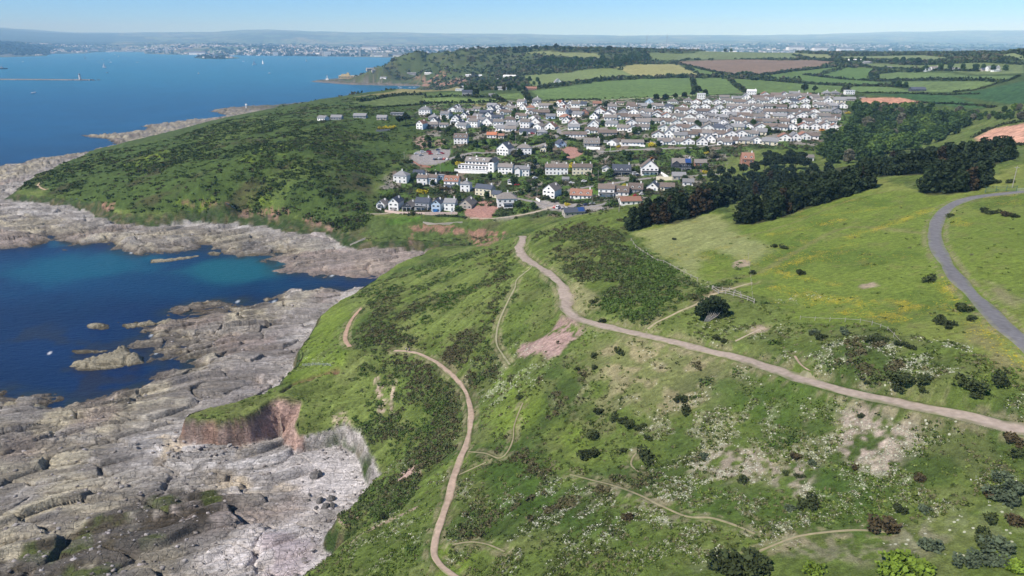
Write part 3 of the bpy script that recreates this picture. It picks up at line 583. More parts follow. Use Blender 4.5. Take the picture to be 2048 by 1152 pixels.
mauve = area([(400,1100),(560,1075),(640,1090),(600,1152),(400,1152)], 3, 3); rc = mixc(rc, (0.40,0.325,0.36), mauve*0.6*sst(0.4,0.6,n14))
weed = area([(0,1110),(100,1070),(260,1010),(380,985),(480,1000),(420,1050),(330,1080),(240,1152),(150,1300),(-200,1300),(-200,1150)], 2, 3); rc = mixc(rc, (0.045,0.036,0.022), weed*sst(0.30,0.44,n4*0.6+n14*0.4)*0.92)
rc = mixc(rc, (0.085,0.105,0.03), weed*sst(0.56,0.66,fbm(X, Y, 7, 3, 143).reshape(shp)))
lowr = 1-sst(0.3, 1.5, H+ (n4-0.5)*1.5); rc = mixc(rc, (0.055,0.043,0.026), lowr*0.88)          # dark band at the water
rc = mixc(rc, (0.20,0.155,0.10), (1-sst(0.9, 2.0, H + (n4-0.5)))*(1-lowr)*0.5)
pinkb = area([(560,560),(700,553),(800,540),(930,500),(890,488),(740,492),(640,500),(540,520)], 3, 3); rc = mixc(rc, (0.33,0.255,0.225), pinkb*0.6)
wst = area([(520,440),(560,436),(640,455),(690,470),(640,478),(560,460)], 2, 2); rc = mixc(rc, (0.56,0.50,0.48), wst*0.8)
hl_ = area([(0,400),(180,412),(330,440),(540,440),(520,452),(330,452),(180,440),(0,430)], 3, 3); rc = mixc(rc, (0.43,0.41,0.39), hl_*0.7)
rc = 1.24*rc*((0.80+0.4*n1)*(1-0.25*sst(550,900,GY)))[..., None]; rc = mixc(rc, (0.17,0.14,0.12), sst(1300,1500,GY)*0.8)
crevice_shade = sst(0.58,0.72,ridge(X*0.5+Y*0.13, (-X*0.26+Y*0.96)*1.6, 9.0, 4, 310).reshape(shp)); rc = mixc(rc, (0.16,0.145,0.13), crevice_shade*0.6*(1-cove*.7))  # shade of dark crevices painted into the rock colour along the beds
# red cliffs and banks between rock and grass
tt = M['t']; cliff = sst(0.015, 0.05, tt)*(1-sst(0.80, 0.97, tt))
redzone = area([(340,830),(440,800),(560,780),(680,735),(690,760),(620,800),(600,860),(600,905),(500,900),(360,885)], 2, 1)
rz2 = area([(505,800),(580,775),(605,830),(602,885),(560,905),(505,890),(515,850)], 1, 1)
ccol = mixc(np.zeros(shp+(3,))+C3((0.12,0.11,0.05)), (0.045,0.075,0.018), sst(0.36,0.48,n4)); ccol = mixc(ccol, (0.32,0.205,0.155), np.clip(redzone+redm, 0, 1)); ccol = mixc(ccol, (0.24,0.185,0.16), redzone*sst(0.45,0.6,fbm(X, Y, 2.5, 3, 311).reshape(shp))*.7)
wcl = area([(590,860),(700,840),(760,880),(790,930),(740,1000),(640,1080),(560,1180),(500,1180),(640,1040),(740,940),(690,880),(600,890)], 2, 1); ccol = mixc(ccol, (0.50,0.455,0.43), wcl*(1-redzone)*0.9)
ccol = mixc(ccol, (0.42,0.285,0.235), rz2*0.95); ccol = mixc(ccol, farc, sst(1300,1500,GY))
scarp = line_area([(566,786),(585,772),(605,763),(640,752),(676,742)], 0.7, 0.5, 0.3); col = mixc(col, (0.16,0.085,0.06), scarp*0.95)
rc = mixc(rc, (0.40,0.27,0.22), sst(0.0,0.06,tt)*redzone*0.7); 
rocks = 1-sst(0.03, 0.08, tt)
col = mixc(col, ccol, cliff*(1-fy)); col = mixc(col, rc, rocks*(1-fy)); stad = sst(-640,-600,GX)*(1-sst(-330,-290,GX)); col = mixc(col, farc, sst(2.5,5,H)*sst(1300,1500,GY)*(1-fy)*np.maximum((tt < .97)*.9, stad*.9))
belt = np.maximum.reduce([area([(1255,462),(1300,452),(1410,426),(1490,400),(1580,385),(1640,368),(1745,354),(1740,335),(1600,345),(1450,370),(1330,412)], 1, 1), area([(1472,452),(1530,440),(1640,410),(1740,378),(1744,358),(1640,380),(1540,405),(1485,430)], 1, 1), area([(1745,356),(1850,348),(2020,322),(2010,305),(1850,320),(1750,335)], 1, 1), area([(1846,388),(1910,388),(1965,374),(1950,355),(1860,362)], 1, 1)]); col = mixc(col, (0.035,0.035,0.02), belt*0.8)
flow = flow*(tt > 0.97); scrub = scrub*(tt > 0.9)
# ---------------------------------------------------------------- small relief of the land
lnd = sst(0.75, 1.0, tt)*(1-WGT)*(~fy)
nearf = 1-sst(500, 1500, GY)
bumps = (fbm(X, Y, 22, 4, 151).reshape(shp)-0.5)*2.6 + (fbm(X, Y, 4.5, 3, 152).reshape(shp)-0.5)*0.7 + (n1-0.5)*0.22
bumps = bumps*(0.35+0.65*nearf)*(1-mead*0.62)*(1-vil*0.85)*(1-fld*0.9) + scrub*(ridge(X, Y, 5.0, 3, 153).reshape(shp)-0.45)*2.4*(1-vil)
bumps = bumps + (1-mead*.8)*(1-0.7*sst(-20,40,GX)*(GY < 220))*((wind-0.5)*1.3+(wind2-.5)*.5)*nearf
bumps = bumps + (sst(1150,1400,GY)*(1-fld))*(fbm(X, Y, 45, 4, 154).reshape(shp)-0.35)*6*(~fy)
bumps = bumps + (fcl+bank)*(n1-0.5)*0.8 - scarp*1.6
H = H + bumps*lnd
H = H*(1-WGT) + (WH-0.06)*WGT
H = np.where(fy & (M['dC'] > 30), H + sst(5500, 12000, GY)*((fbm(X, Y, 2600, 5, 161).reshape(shp)-0.5)*110)*1.0 + sst(18000, 30000, GY)*(fbm(X, Y, 9000, 4, 163).reshape(shp)-0.5)*460, H)
hill_ = sum(a_*np.exp(-(((GX/(GY+1))*1283+1024-p_)/w_)**2) for a_, p_, w_ in ((150,600,110),(190,60,150),(70,350,200),(60,880,160),(110,1750,260),(70,1300,150),(90,2000,150))); H = np.where(fy, H + hill_*sst(15000, 23000, GY), H)
mte = sdist(zpoly([(-500,112),(0,110),(95,110),(98,105),(185,105),(260,90),(-500,90)]), X, Y).reshape(shp); H = H + (sst(-150, 350, mte)*(np.interp((GX/(GY+60)), [-0.9,-0.74,-0.68,-0.62], [95,85,40,0])) + 0)*fy*(M['dC'] > 0)
col = mixc(col, (0.028,0.045,0.018), sst(-260,-120,mte)*fy)
# ---------------------------------------------------------------- split the sheet into the pieces of the setting
fi = np.arange(NR*NC).reshape(shp)
def quads(mask):                       # mask over cells (NR-1, NC-1)
    i = np.nonzero(mask)
    return np.stack([fi[i[0], i[1]], fi[i[0], i[1]+1], fi[i[0]+1, i[1]+1], fi[i[0]+1, i[1]]], 1)
Vall = np.stack([GX.ravel(), GY.ravel(), H.ravel()], 1); Call = np.clip(col.reshape(-1, 3), 0, 0.95)
Mall = np.stack([flow.ravel(), yel.ravel(), scrub.ravel()], 1)
def sheet(name, mask, material, label=None):
    Q = quads(mask); u_, inv = np.unique(Q, return_inverse=True)
    o = mesh_np(name, Vall[u_], inv.reshape(Q.shape), material, True, {'cover': Call[u_], 'marks': Mall[u_]})
    return o
def cell(a): return (a[:-1, :-1]+a[1:, :-1]+a[:-1, 1:]+a[1:, 1:])/4
def ground_mat(name, kind):
    m = bpy.data.materials.new(name); m.use_nodes = True; n = m.node_tree.nodes; l = m.node_tree.links; b = n['Principled BSDF']
    b.inputs['Specular IOR Level'].default_value = 0.15; b.inputs['Roughness'].default_value = 0.95
    geo = n.new('ShaderNodeNewGeometry'); at = n.new('ShaderNodeAttribute'); at.attribute_name = 'cover'; mk = n.new('ShaderNodeAttribute'); mk.attribute_name = 'marks'
    def noise(s, d=4, r=0.6):
        q = n.new('ShaderNodeTexNoise'); q.inputs['Scale'].default_value = s; q.inputs['Detail'].default_value = d; q.inputs['Roughness'].default_value = r; l.new(geo.outputs['Position'], q.inputs['Vector']); return q
    def rng(src, a, b_, c, d):
        q = n.new('ShaderNodeMapRange'); q.inputs[1].default_value = a; q.inputs[2].default_value = b_; q.inputs[3].default_value = c; q.inputs[4].default_value = d; l.new(src, q.inputs[0]); return q.outputs[0]
    def scale(v, s):
        q = n.new('ShaderNodeVectorMath'); q.operation = 'SCALE'; l.new(v, q.inputs[0]); l.new(s, q.inputs['Scale']); return q.outputs[0]
    def mix(f, a, b_):
        q = n.new('ShaderNodeMix'); q.data_type = 'RGBA'; l.new(f, q.inputs[0]); l.new(a, q.inputs[6])
        if isinstance(b_, tuple): q.inputs[7].default_value = b_+(1,)
        else: l.new(b_, q.inputs[7])
        return q.outputs[2]
    def mth(op, a, b_):
        q = n.new('ShaderNodeMath'); q.operation = op
        for i, s in enumerate((a, b_)):
            if isinstance(s, (int, float)): q.inputs[i].default_value = s
            else: l.new(s, q.inputs[i])
        return q.outputs[0]
    c = at.outputs['Color']
    if kind == 'grass':
        c = scale(c, rng(noise(0.9, 6, 0.75).outputs['Fac'], 0.3, 0.7, 0.62, 1.38)); c = scale(c, rng(noise(4.0, 4, 0.7).outputs['Fac'], 0.3, 0.7, 0.72, 1.28)); wm_ = n.new('ShaderNodeMapping'); wm_.inputs['Rotation'].default_value = (0, 0, math.radians(-37)); wm_.inputs['Scale'].default_value = (0.35, 1.5, 1); l.new(geo.outputs['Position'], wm_.inputs['Vector']); wn = n.new('ShaderNodeTexNoise'); wn.inputs['Scale'].default_value = 1.0; wn.inputs['Detail'].default_value = 6; wn.inputs['Roughness'].default_value = 0.7; l.new(wm_.outputs[0], wn.inputs['Vector']); c = scale(c, rng(wn.outputs['Fac'], 0.3, 0.7, 0.72, 1.28))
        w_ = noise(0.35, 5); c = mix(rng(w_.outputs['Fac'], 0.58, 0.78, 0, 0.2), c, (0.17, 0.15, 0.07))
        sp = n.new('ShaderNodeSeparateColor'); l.new(mk.outputs['Color'], sp.inputs[0])
        vo = n.new('ShaderNodeTexVoronoi'); vo.inputs['Scale'].default_value = 1.6; l.new(geo.outputs['Position'], vo.inputs['Vector'])
        vs = n.new('ShaderNodeSeparateColor'); l.new(vo.outputs['Color'], vs.inputs[0])
        f = mth('MULTIPLY', mth('LESS_THAN', vs.outputs[0], mth('MULTIPLY', sp.outputs[0], 0.75)), rng(vo.outputs['Distance'], 0.25, 0.42, 0.85, 0))
        c = mix(f, c, (0.50, 0.50, 0.38))
        v2 = n.new('ShaderNodeTexVoronoi'); v2.inputs['Scale'].default_value = 2.6; l.new(geo.outputs['Position'], v2.inputs['Vector'])
        v2s = n.new('ShaderNodeSeparateColor'); l.new(v2.outputs['Color'], v2s.inputs[0])
        f = mth('MULTIPLY', mth('LESS_THAN', v2s.outputs[1], mth('MULTIPLY', sp.outputs[1], 0.5)), rng(v2.outputs['Distance'], 0.3, 0.5, 0.8, 0))
        c = mix(f, c, (0.50, 0.38, 0.02))
        hgt = noise(2.2, 6, 0.7); bp = n.new('ShaderNodeBump'); bp.inputs['Distance'].default_value = 0.32; bp.inputs['Strength'].default_value = 1.0; l.new(hgt.outputs['Fac'], bp.inputs['Height'])
    elif kind == 'rock':
        c = scale(c, rng(noise(1.2, 8, 0.7).outputs['Fac'], 0.3, 0.7, 0.68, 1.30)); c = mix(rng(noise(0.25, 5).outputs['Fac'], 0.5, 0.7, 0, 0.30), c, (0.20, 0.18, 0.15))
        tcm = n.new('ShaderNodeMapping'); tcm.inputs['Rotation'].default_value = (0.25, 0, math.radians(-17)); tcm.inputs['Scale'].default_value = (0.25, 2.2, 2.2); l.new(geo.outputs['Position'], tcm.inputs['Vector'])
        st_ = n.new('ShaderNodeTexNoise'); st_.inputs['Scale'].default_value = 1.0; st_.inputs['Detail'].default_value = 8; st_.inputs['Roughness'].default_value = 0.7; l.new(tcm.outputs[0], st_.inputs['Vector'])
        c = scale(c, rng(st_.outputs['Fac'], 0.35, 0.65, 0.64, 1.26))
        vo = n.new('ShaderNodeTexVoronoi'); vo.feature = 'DISTANCE_TO_EDGE'; vo.inputs['Scale'].default_value = 0.55; l.new(geo.outputs['Position'], vo.inputs['Vector'])
        hgt = mth('ADD', mth('MULTIPLY', st_.outputs['Fac'], 1.4), rng(vo.outputs['Distance'], 0.0, 0.06, -0.5, 0)); hgt = mth('ADD', hgt, mth('MULTIPLY', noise(3.0, 6, 0.7).outputs['Fac'], 0.6))
        bp = n.new('ShaderNodeBump'); bp.inputs['Distance'].default_value = 0.45; bp.inputs['Strength'].default_value = 1.0; l.new(hgt, bp.inputs['Height']); b.inputs['Roughness'].default_value = 0.85
    else:
        c = scale(c, rng(noise(0.012 if kind == 'far' else 0.12, 6, 0.7).outputs['Fac'], 0.3, 0.7, 0.7, 1.3)); hgt = noise(0.01 if kind == 'far' else 0.25, 5)
        bp = n.new('ShaderNodeBump'); bp.inputs['Distance'].default_value = 6 if kind == 'far' else 0.8; bp.inputs['Strength'].default_value = 0.6; l.new(hgt.outputs['Fac'], bp.inputs['Height'])
    l.new(c, b.inputs['Base Color']); l.new(bp.outputs[0], b.inputs['Normal']); return m
tc = cell(tt); yc = cell(GY); fc_ = cell(fld)
far_m = yc > 4200; rock_m = (tc < 0.04) & ~far_m; cl_m = (tc >= 0.04) & (tc < 0.93) & ~far_m; field_m = (fc_ > 0.5) & ~far_m & ~rock_m & ~cl_m; grass_m = ~(far_m | rock_m | cl_m | field_m)
M_GRASS = ground_mat('grass_ground', 'grass'); M_ROCK = ground_mat('shore_rock', 'rock'); M_FIELD = ground_mat('field_ground', 'field'); M_FARL = ground_mat('far_ground', 'far')
isl = np.zeros(shp, np.int16)
for k, (P, hh, lab) in enumerate(ISLES):
    W = [at_z(a, b, 0) for a, b in P]; W = np.array(W); m = (GX > W[:, 0].min()-6) & (GX < W[:, 0].max()+6) & (GY > W[:, 1].min()-8) & (GY < W[:, 1].max()+8)
    x = GX[m]; y = GY[m]; d = sdist(W, x, y) + (fbm(x, y, 5, 3, 171)-0.5)*2.2
    a, b_, c_, e_ = strata(x, y); q = -0.6 + sst(-1.2, 3.5, d)*(hh*0.8+0.6) + np.clip(a-0.6, -1.4, 1.8)*(0.85 if k == 0 else 0.4)*sst(-1, 2, d)*min(1.1, hh)
    q = np.where(d < -1.2, -0.6+ (d+1.2)*0.5, q)
    n_ = fbm(x, y, 8, 3, 172); cc = np.array((0.33,0.295,0.21))*(0.75+0.5*n_[:, None]); wl = (1-sst(0.15, 0.75, q+(n_-0.5)*0.6))[:, None]; cc = cc*(1-wl*0.85)+np.array((0.05,0.04,0.022))*wl*0.85
    wt = np.maximum(q, H[m]); sel = (d > -3.0) & (q > H[m])
    hh_ = H[m]; hh_[sel] = q[sel]; H[m] = hh_; cm = Call.reshape(shp+(3,))[m]; cm[sel] = cc[sel]; Call.reshape(shp+(3,))[m] = cm
    ii = isl[m]; ii[sel & (d > -2.4)] = k+1; isl[m] = ii
Vall[:, 2] = H.ravel()
ic = np.maximum.reduce([isl[:-1, :-1], isl[1:, :-1], isl[:-1, 1:], isl[1:, 1:]])
rock_m &= (ic == 0)
# the shore of the cove gets finer sheets: 0.3 m squares near, 0.75 m across the water
near_c = np.zeros((NR-1, NC-1), bool)
def fine_shore(x0, x1, y0, y1, st):
    global near_c
    GXf, GYf = np.meshgrid(np.arange(x0, x1, st), np.arange(y0, y1, st)); okf = (np.abs(GXf) < 0.80*(GYf+60)) & (samp(M['t'], GXf, GYf) < 0.995) & (samp(M['dC'], GXf, GYf) > -9)
    ns = (GX > x0+1) & (GX < x1-1) & (GY > y0+st) & (GY < y1-st*2) & (M['dC'] > -8); near_c |= ns[:-1, :-1] & ns[1:, 1:] & ns[1:, :-1] & ns[:-1, 1:]
    idx = np.nonzero(okf.ravel())[0]; Hf = np.zeros(GXf.size); Tf = np.full(GXf.size, 9.0); hF, mF = ground(GXf.ravel()[idx], GYf.ravel()[idx]); Hf[idx] = hF; Tf[idx] = mF['t']; If = samp(isl.astype(float), GXf, GYf).ravel() > 0.02
    Cf = np.stack([samp(Call.reshape(shp+(3,))[:, :, k], GXf, GYf).ravel() for k in range(3)], 1); xr, yr = GXf.ravel(), GYf.ravel(); stp = sst(0.03, 0.3, Tf)*(Tf < 5); Cf *= ((0.84+0.32*fbm(xr+Hf*.8, yr+Hf*1.3, 0.9, 3, 401))*(1+stp*((fbm(xr*.25+yr*.1, Hf*2.2, 1.0, 3, 402)-.5)*.9+(fbm(xr+Hf*1.1, yr-Hf*.9, 3.0, 3, 403)-.5)*.9)))[:, None]
    ni, nj = GXf.shape; ff = np.arange(GXf.size).reshape(ni, nj); Qf = np.stack([ff[:-1, :-1], ff[:-1, 1:], ff[1:, 1:], ff[1:, :-1]], -1).reshape(-1, 4)
    tq = Tf[Qf]; good = (tq.max(1) < 5) & ~If[Qf].all(1); fr = good & (tq.min(1) < 0.05)
    for name, sel in (('rocky_shore', fr), ('cliff', good & ~fr & (tq.min(1) < 0.97))):
        Q = Qf[sel]; u_, inv = np.unique(Q, return_inverse=True); V = np.stack([GXf.ravel()[u_], GYf.ravel()[u_], Hf[u_]], 1)
        tag(mesh_np(name, V, inv.reshape(Q.shape), M_ROCK, True, {'cover': Cf[u_]}), kind='structure')
fine_shore(-300, 30, 96, 352, 0.30); fine_shore(-450, -8, 350, 735, 0.75)
rock_m &= ~near_c; cl_m &= ~(near_c & (tc < 0.90))
tag(sheet('grassland', grass_m, M_GRASS), kind='structure'); tag(sheet('rocky_shore', rock_m, M_ROCK), kind='structure'); tag(sheet('cliff', cl_m, M_ROCK), kind='structure')
tag(sheet('farmland', field_m, M_FIELD), kind='structure'); tag(sheet('far_hills', far_m, M_FARL), kind='structure')
for k, (P, hh, lab) in enumerate(ISLES):
    mk_ = (ic == k+1)
    if mk_.any(): tag(sheet('sea_rock', mk_, M_ROCK), lab, 'rock')
# ---------------------------------------------------------------- sea
def sea_mat():
    m = bpy.data.materials.new('sea_water'); m.use_nodes = True; n = m.node_tree.nodes; l = m.node_tree.links; b = n['Principled BSDF']
    at = n.new('ShaderNodeAttribute'); at.attribute_name = 'cover'; geo = n.new('ShaderNodeNewGeometry'); l.new(at.outputs['Color'], b.inputs['Base Color'])
    b.inputs['Roughness'].default_value = 0.30; b.inputs['IOR'].default_value = 1.333; b.inputs['Specular IOR Level'].default_value = 0.32
    mp = n.new('ShaderNodeMapping'); mp.inputs['Rotation'].default_value = (0, 0, math.radians(25)); mp.inputs['Scale'].default_value = (0.35, 1, 1); l.new(geo.outputs['Position'], mp.inputs['Vector'])
    a = n.new('ShaderNodeTexNoise'); a.inputs['Scale'].default_value = 0.55; a.inputs['Detail'].default_value = 7; a.inputs['Roughness'].default_value = 0.62; l.new(mp.outputs[0], a.inputs['Vector'])
    bp = n.new('ShaderNodeBump'); bp.inputs['Distance'].default_value = 0.9; bp.inputs['Strength'].default_value = 0.8; l.new(a.outputs['Fac'], bp.inputs['Height']); l.new(bp.outputs[0], b.inputs['Normal'])
    return m
SX = us[::2]; SY = ys[::2]; GXs = SX[None, :]*1.25*(SY[:, None]+60); GYs = np.repeat(SY[:, None], len(SX), 1); x = GXs.ravel(); y = GYs.ravel()
dCs = sdist(C_MAIN, x, y); sn = fbm(x, y, 40, 4, 181); sn2 = fbm(x, y, 7, 3, 182)
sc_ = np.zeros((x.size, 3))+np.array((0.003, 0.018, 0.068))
deep = sst(450, 1200, y)[:, None]; sc_ = sc_*(1-deep)+np.array((0.004,0.066,0.150))*deep  # by distance, not depth: sky reflection and haze put into the colour
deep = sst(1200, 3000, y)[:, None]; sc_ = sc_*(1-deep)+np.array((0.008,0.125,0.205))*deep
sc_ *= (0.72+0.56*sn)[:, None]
def spool(L, soft, seed):
    P = np.array([at_z(a, b, 0) for a, b in L]); return sst(-soft, soft, sdist(P, x, y) + (fbm(x, y, 14, 4, seed)-0.5)*soft*1.6)
for L, c, s_, wgt in (([(-60,500),(100,496),(300,505),(420,492),(560,522),(660,560),(560,590),(420,590),(240,600),(0,590)], (0.003,0.048,0.115), 22, 0.6), ([(0,548),(60,522),(150,508),(240,505),(330,515),(300,540),(200,556),(90,566)], (0.006,0.105,0.15), 14, 0.6), ([(350,545),(420,522),(520,514),(590,530),(560,556),(450,566)], (0.010,0.12,0.15), 12, 0.7), ([(90,482),(120,480),(135,490),(100,496)], (0.006,0.10,0.17), 3, 0.6), ([(60,1130),(110,1070),(130,1040),(110,1120),(70,1152)], (0.02,0.11,0.12), 2, 0.8)):
    w_ = (spool(L, s_, 190)*wgt)[:, None]; sc_ = sc_*(1-w_)+np.array(c)*w_
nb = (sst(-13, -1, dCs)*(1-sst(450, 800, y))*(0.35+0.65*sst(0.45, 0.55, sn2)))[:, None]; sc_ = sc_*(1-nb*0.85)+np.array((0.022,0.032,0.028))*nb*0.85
wr = (spool([(0,640),(260,665),(380,700),(300,780),(200,810),(0,800)], 12, 191)*sst(0.53, 0.62, fbm(x, y, 18, 4, 192)))[:, None]; sc_ = sc_*(1-wr*0.7)+np.array((0.018,0.022,0.035))*wr*0.7
foam = ((dCs > -0.9) & (dCs < 0.2) & (fbm(x, y, 3, 3, 195) > 0.68) & (y < 900))[:, None]; sc_ = np.where(foam, np.array((0.5,0.55,0.58)), sc_)
bx_ = np.array([at_z(97, 707, 0), at_z(60, 711, 0)]); d = ldist(bx_, x, y); fo = ((d < 1.0) & (sn2 > 0.45))[:, None]; sc_ = np.where(fo, 0.7, sc_)
fis = np.arange(len(SY)*len(SX)).reshape(GXs.shape); Q = np.stack([fis[:-1, :-1], fis[:-1, 1:], fis[1:, 1:], fis[1:, :-1]], -1).reshape(-1, 4)
low = (samp(H, GXs, GYs) < 1.5); low[:, :] |= (np.abs(GXs/(GYs+60)) > 0.87); lc = low[:-1, :-1] | low[1:, :-1] | low[:-1, 1:] | low[1:, 1:]
low2 = lc.copy(); low2[1:] |= lc[:-1]; low2[:-1] |= lc[1:]; low2[:, 1:] |= lc[:, :-1]; low2[:, :-1] |= lc[:, 1:]
Q = Q[low2.ravel()]; u_, inv = np.unique(Q, return_inverse=True)
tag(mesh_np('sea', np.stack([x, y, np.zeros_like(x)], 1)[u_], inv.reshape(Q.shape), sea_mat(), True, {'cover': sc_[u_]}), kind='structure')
# ---------------------------------------------------------------- paths and roads as ribbons on the ground
def gz(x, y): return float(samp(H, x, y))
def ribbon(name, key, w_, mt, edge=0.12):
    P = w_['P']; L = np.concatenate([[0], np.cumsum(np.hypot(*np.diff(P, axis=0).T))]); n_ = max(6, int(L[-1]/0.9)); s = np.linspace(0, L[-1], n_)
    x = np.interp(s, L, P[:, 0]); y = np.interp(s, L, P[:, 1]); tx = np.gradient(x); ty = np.gradient(y); q = np.hypot(tx, ty); nx, ny = -ty/q, tx/q
    hw = w_['hw']*(1+(fbm(s, s*0, 12, 3, 201)-0.5)*0.5); V = []; k = 9
    for j in range(k):
        o = (j/(k-1)*2-1); e = 1+(fbm(s, s*0+j*70, 5.0, 3, 202)-0.5)*edge*(3 if j in (0, k-1) else 0)
        X_ = x+nx*hw*o*e; Y_ = y+ny*hw*o*e; Z_ = samp(H, X_, Y_)+(0.10 if abs(o) < 0.9 else 0.0); V.append(np.stack([X_, Y_, Z_], 1))
    V = np.concatenate(V); F = []
    for j in range(k-1): a = np.arange(n_-1)+j*n_; F.append(np.stack([a+n_, a+n_+1, a+1, a], 1))
    cc = np.array(w_['col'])[None]*np.ones((len(V), 1)); g_ = np.stack([samp(col[:, :, q], V[:, 0], V[:, 1]) for q in range(3)], 1); o_ = np.abs(np.repeat(np.arange(k)/(k-1)*2-1, n_)); nz = fbm(V[:, 0], V[:, 1], 2.2, 3, 204)
    soft = np.clip(sst(0.55, 1.0, o_+(nz-0.5)*0.9)*(0.45 if 'tarmac' in key else 0.85), 0, 1)[:, None]; cc = cc*(1-soft)+(g_*.75+np.array((0.30,0.24,0.17))*.25)*soft
    cc = cc*(0.86+0.28*fbm(V[:, 0], V[:, 1], 7, 3, 206))[:, None]; return tag(mesh_np(name, V, np.concatenate(F), mt, True, {'cover': cc}), kind='structure')
PM = {}
for k, w_ in WAYS.items():
    c = w_['col']
    if c not in PM: PM[c] = mat('path_surface', c, 0.95, 0.18, 0.9, 0.05, 5, attr='cover')
    ribbon('road' if 'road' in k or c == RD else 'path', k, w_, PM[c], 0.05 if 'road' in k else 0.25)
# ---------------------------------------------------------------- plants
def leaves(centres, size, seed, up=0.35, flat=0.0):
    """one quad per centre, random facing"""
    R = np.random.RandomState(seed); n = len(centres); nrm = R.normal(size=(n, 3)); nrm[:, 2] = np.abs(nrm[:, 2])+up; nrm /= np.linalg.norm(nrm, axis=1)[:, None]
    a = np.cross(nrm, R.normal(size=(n, 3))); a /= np.linalg.norm(a, axis=1)[:, None]; b = np.cross(nrm, a)
    s = (size*(0.6+0.8*R.rand(n)))[:, None]; e = 0.55+0.5*R.rand(n)[:, None]
    V = np.stack([centres-a*s-b*s*e*0.3, centres+a*s*0.1-b*s*e, centres+a*s+b*s*e*0.2, centres-a*s*0.2+b*s*e], 1).reshape(-1, 3)
    return V, np.arange(4*n).reshape(-1, 4)
def crown_pts(lobes, n, seed, shell=0.55):
    R = np.random.RandomState(seed); L = np.array(lobes); wt = L[:, 3]**2; idx = R.choice(len(L), n, p=wt/wt.sum()); d = R.normal(size=(n, 3)); d /= np.linalg.norm(d, axis=1)[:, None]
    r = shell + (1-shell)*R.rand(n)**0.5; r *= 0.9+0.22*R.rand(n); c = L[idx]
    return c[:, :3] + d*r[:, None]*c[:, 3:4]*np.array([1, 1, 0.8])
def fol(name, c, var2=0.25): return mat(name, c, 0.75, 0.35, 0.8, attr=None, transl=0.12, var2=var2, spec=0.15)
F_PINE = fol('pine_needles', (0.030, 0.046, 0.018)); F_PINB = fol('browned_needles', (0.050, 0.036, 0.018)); F_OAK = fol('oak_leaves', (0.058, 0.10, 0.026), 0.35); F_BRIGHT = fol('bright_leaves', (0.11, 0.17, 0.032), 0.3); F_GREY = fol('grey_twigs', (0.13, 0.125, 0.08), 0.2)
F_GORSE = fol('gorse_leaves', (0.045, 0.058, 0.020), 0.3); F_BLUE = fol('grey_leaves', (0.085, 0.11, 0.062), 0.15); F_LIME = fol('lime_leaves', (0.15, 0.22, 0.028), 0.1); F_YEL = fol('yellow_flowers', (0.50, 0.42, 0.03), 0.15); F_RUST = fol('rusty_leaves', (0.075, 0.058, 0.028), 0.2)
M_BARK = mat('bark', (0.11, 0.085, 0.065), 0.95, 0.3, 4, 0.05, 10); M_BARKG = mat('grey_bark', (0.33, 0.30, 0.26), 0.95, 0.3, 4, 0.05, 10)
def lobes_for(kind, seed):
    r = random.Random(seed); L = []
    if kind == 'pine':
        for k in range(16): a = r.uniform(0, 6.28); q = r.uniform(0, 2.7); z = r.uniform(2.2, 7.0); L.append((q*math.cos(a)*(1-z/14), q*math.sin(a)*(1-z/14), z, r.uniform(1.2, 1.9)*(1.15-z/14)))
        L += [(0.3, 0, 7.9, 1.0), (1.6, 0.3, 1.7, 1.4), (-1.5, 0.6, 1.6, 1.5), (0, -1.8, 1.7, 1.5)]
    elif kind == 'tall':
        for k in range(14): a = r.uniform(0, 6.28); q = r.uniform(0.6, 3.4); z = r.uniform(5, 9.5); L.append((q*math.cos(a), q*math.sin(a), z, r.uniform(1.2, 1.9)))
        L += [(0, 0, 10.2, 1.6), (0.5, 0.5, 8, 2.2)]
    elif kind == 'oak':
        for k in range(13): a = r.uniform(0, 6.28); q = r.uniform(0.5, 3.0); z = r.uniform(2.0, 6.2); L.append((q*math.cos(a)*(1.1-z/12), q*math.sin(a)*(1.1-z/12), z, r.uniform(1.4, 2.1)))
        L += [(0, 0, 6.6, 1.8), (0, 0, 3.5, 2.6)]
    else:
        for k in range(8): a = r.uniform(0, 6.28); q = r.uniform(0.2, 1.1); L.append((q*math.cos(a)*1.25, q*math.sin(a)*0.95, r.uniform(0.35, 0.95), r.uniform(0.45, 0.8)))
    return L
TREE = {}
def tree_proto(kind, seed, fm, n, size, htr, bark=None):
    root = bpy.data.objects.new({'pine': 'pine_tree', 'tall': 'pine_tree', 'oak': 'tree'}[kind], None); link(root); root.empty_display_size = 0.5
    V, F = leaves(crown_pts(lobes_for(kind, seed), n, seed), size, seed); c = mesh_np('crown', V, F, fm, False, parent=root); setkid(root, c)
    r = random.Random(seed); mb = MB(); mb.tube((0, 0, -0.8), (0.15, 0.1, htr*0.5), 0.32, 0.22, 7); mb.tube((0.15, 0.1, htr*0.5), (0.1, -0.1, htr), 0.22, 0.08, 7)
    for k in range(6):
        a = r.uniform(0, 6.28); z = r.uniform(0.3, 0.8)*htr; mb.tube((0.1, 0, z), (math.cos(a)*2.0, math.sin(a)*2.0, z+1.3), 0.11, 0.04, 5)
    mb.build('trunk', bark or M_BARK, root, True); return root
protos = {}
def P_(key, *a):
    if key not in protos: protos[key] = [tree_proto(*a), False]
    return protos[key]
def put_tree(key, args, x, y, s, rz, label, cat, group, z=None, sink=0.0):
    p = P_(key, *args); o = p[0] if not p[1] else copy_tree(p[0]); p[1] = True
    o.location = (x, y, (gz(x, y) if z is None else z)-sink); o.scale = (s*rnd.uniform(.9, 1.12), s*rnd.uniform(.9, 1.12), s); o.rotation_euler = (0, 0, rz); tag(o, label, cat, group); return o
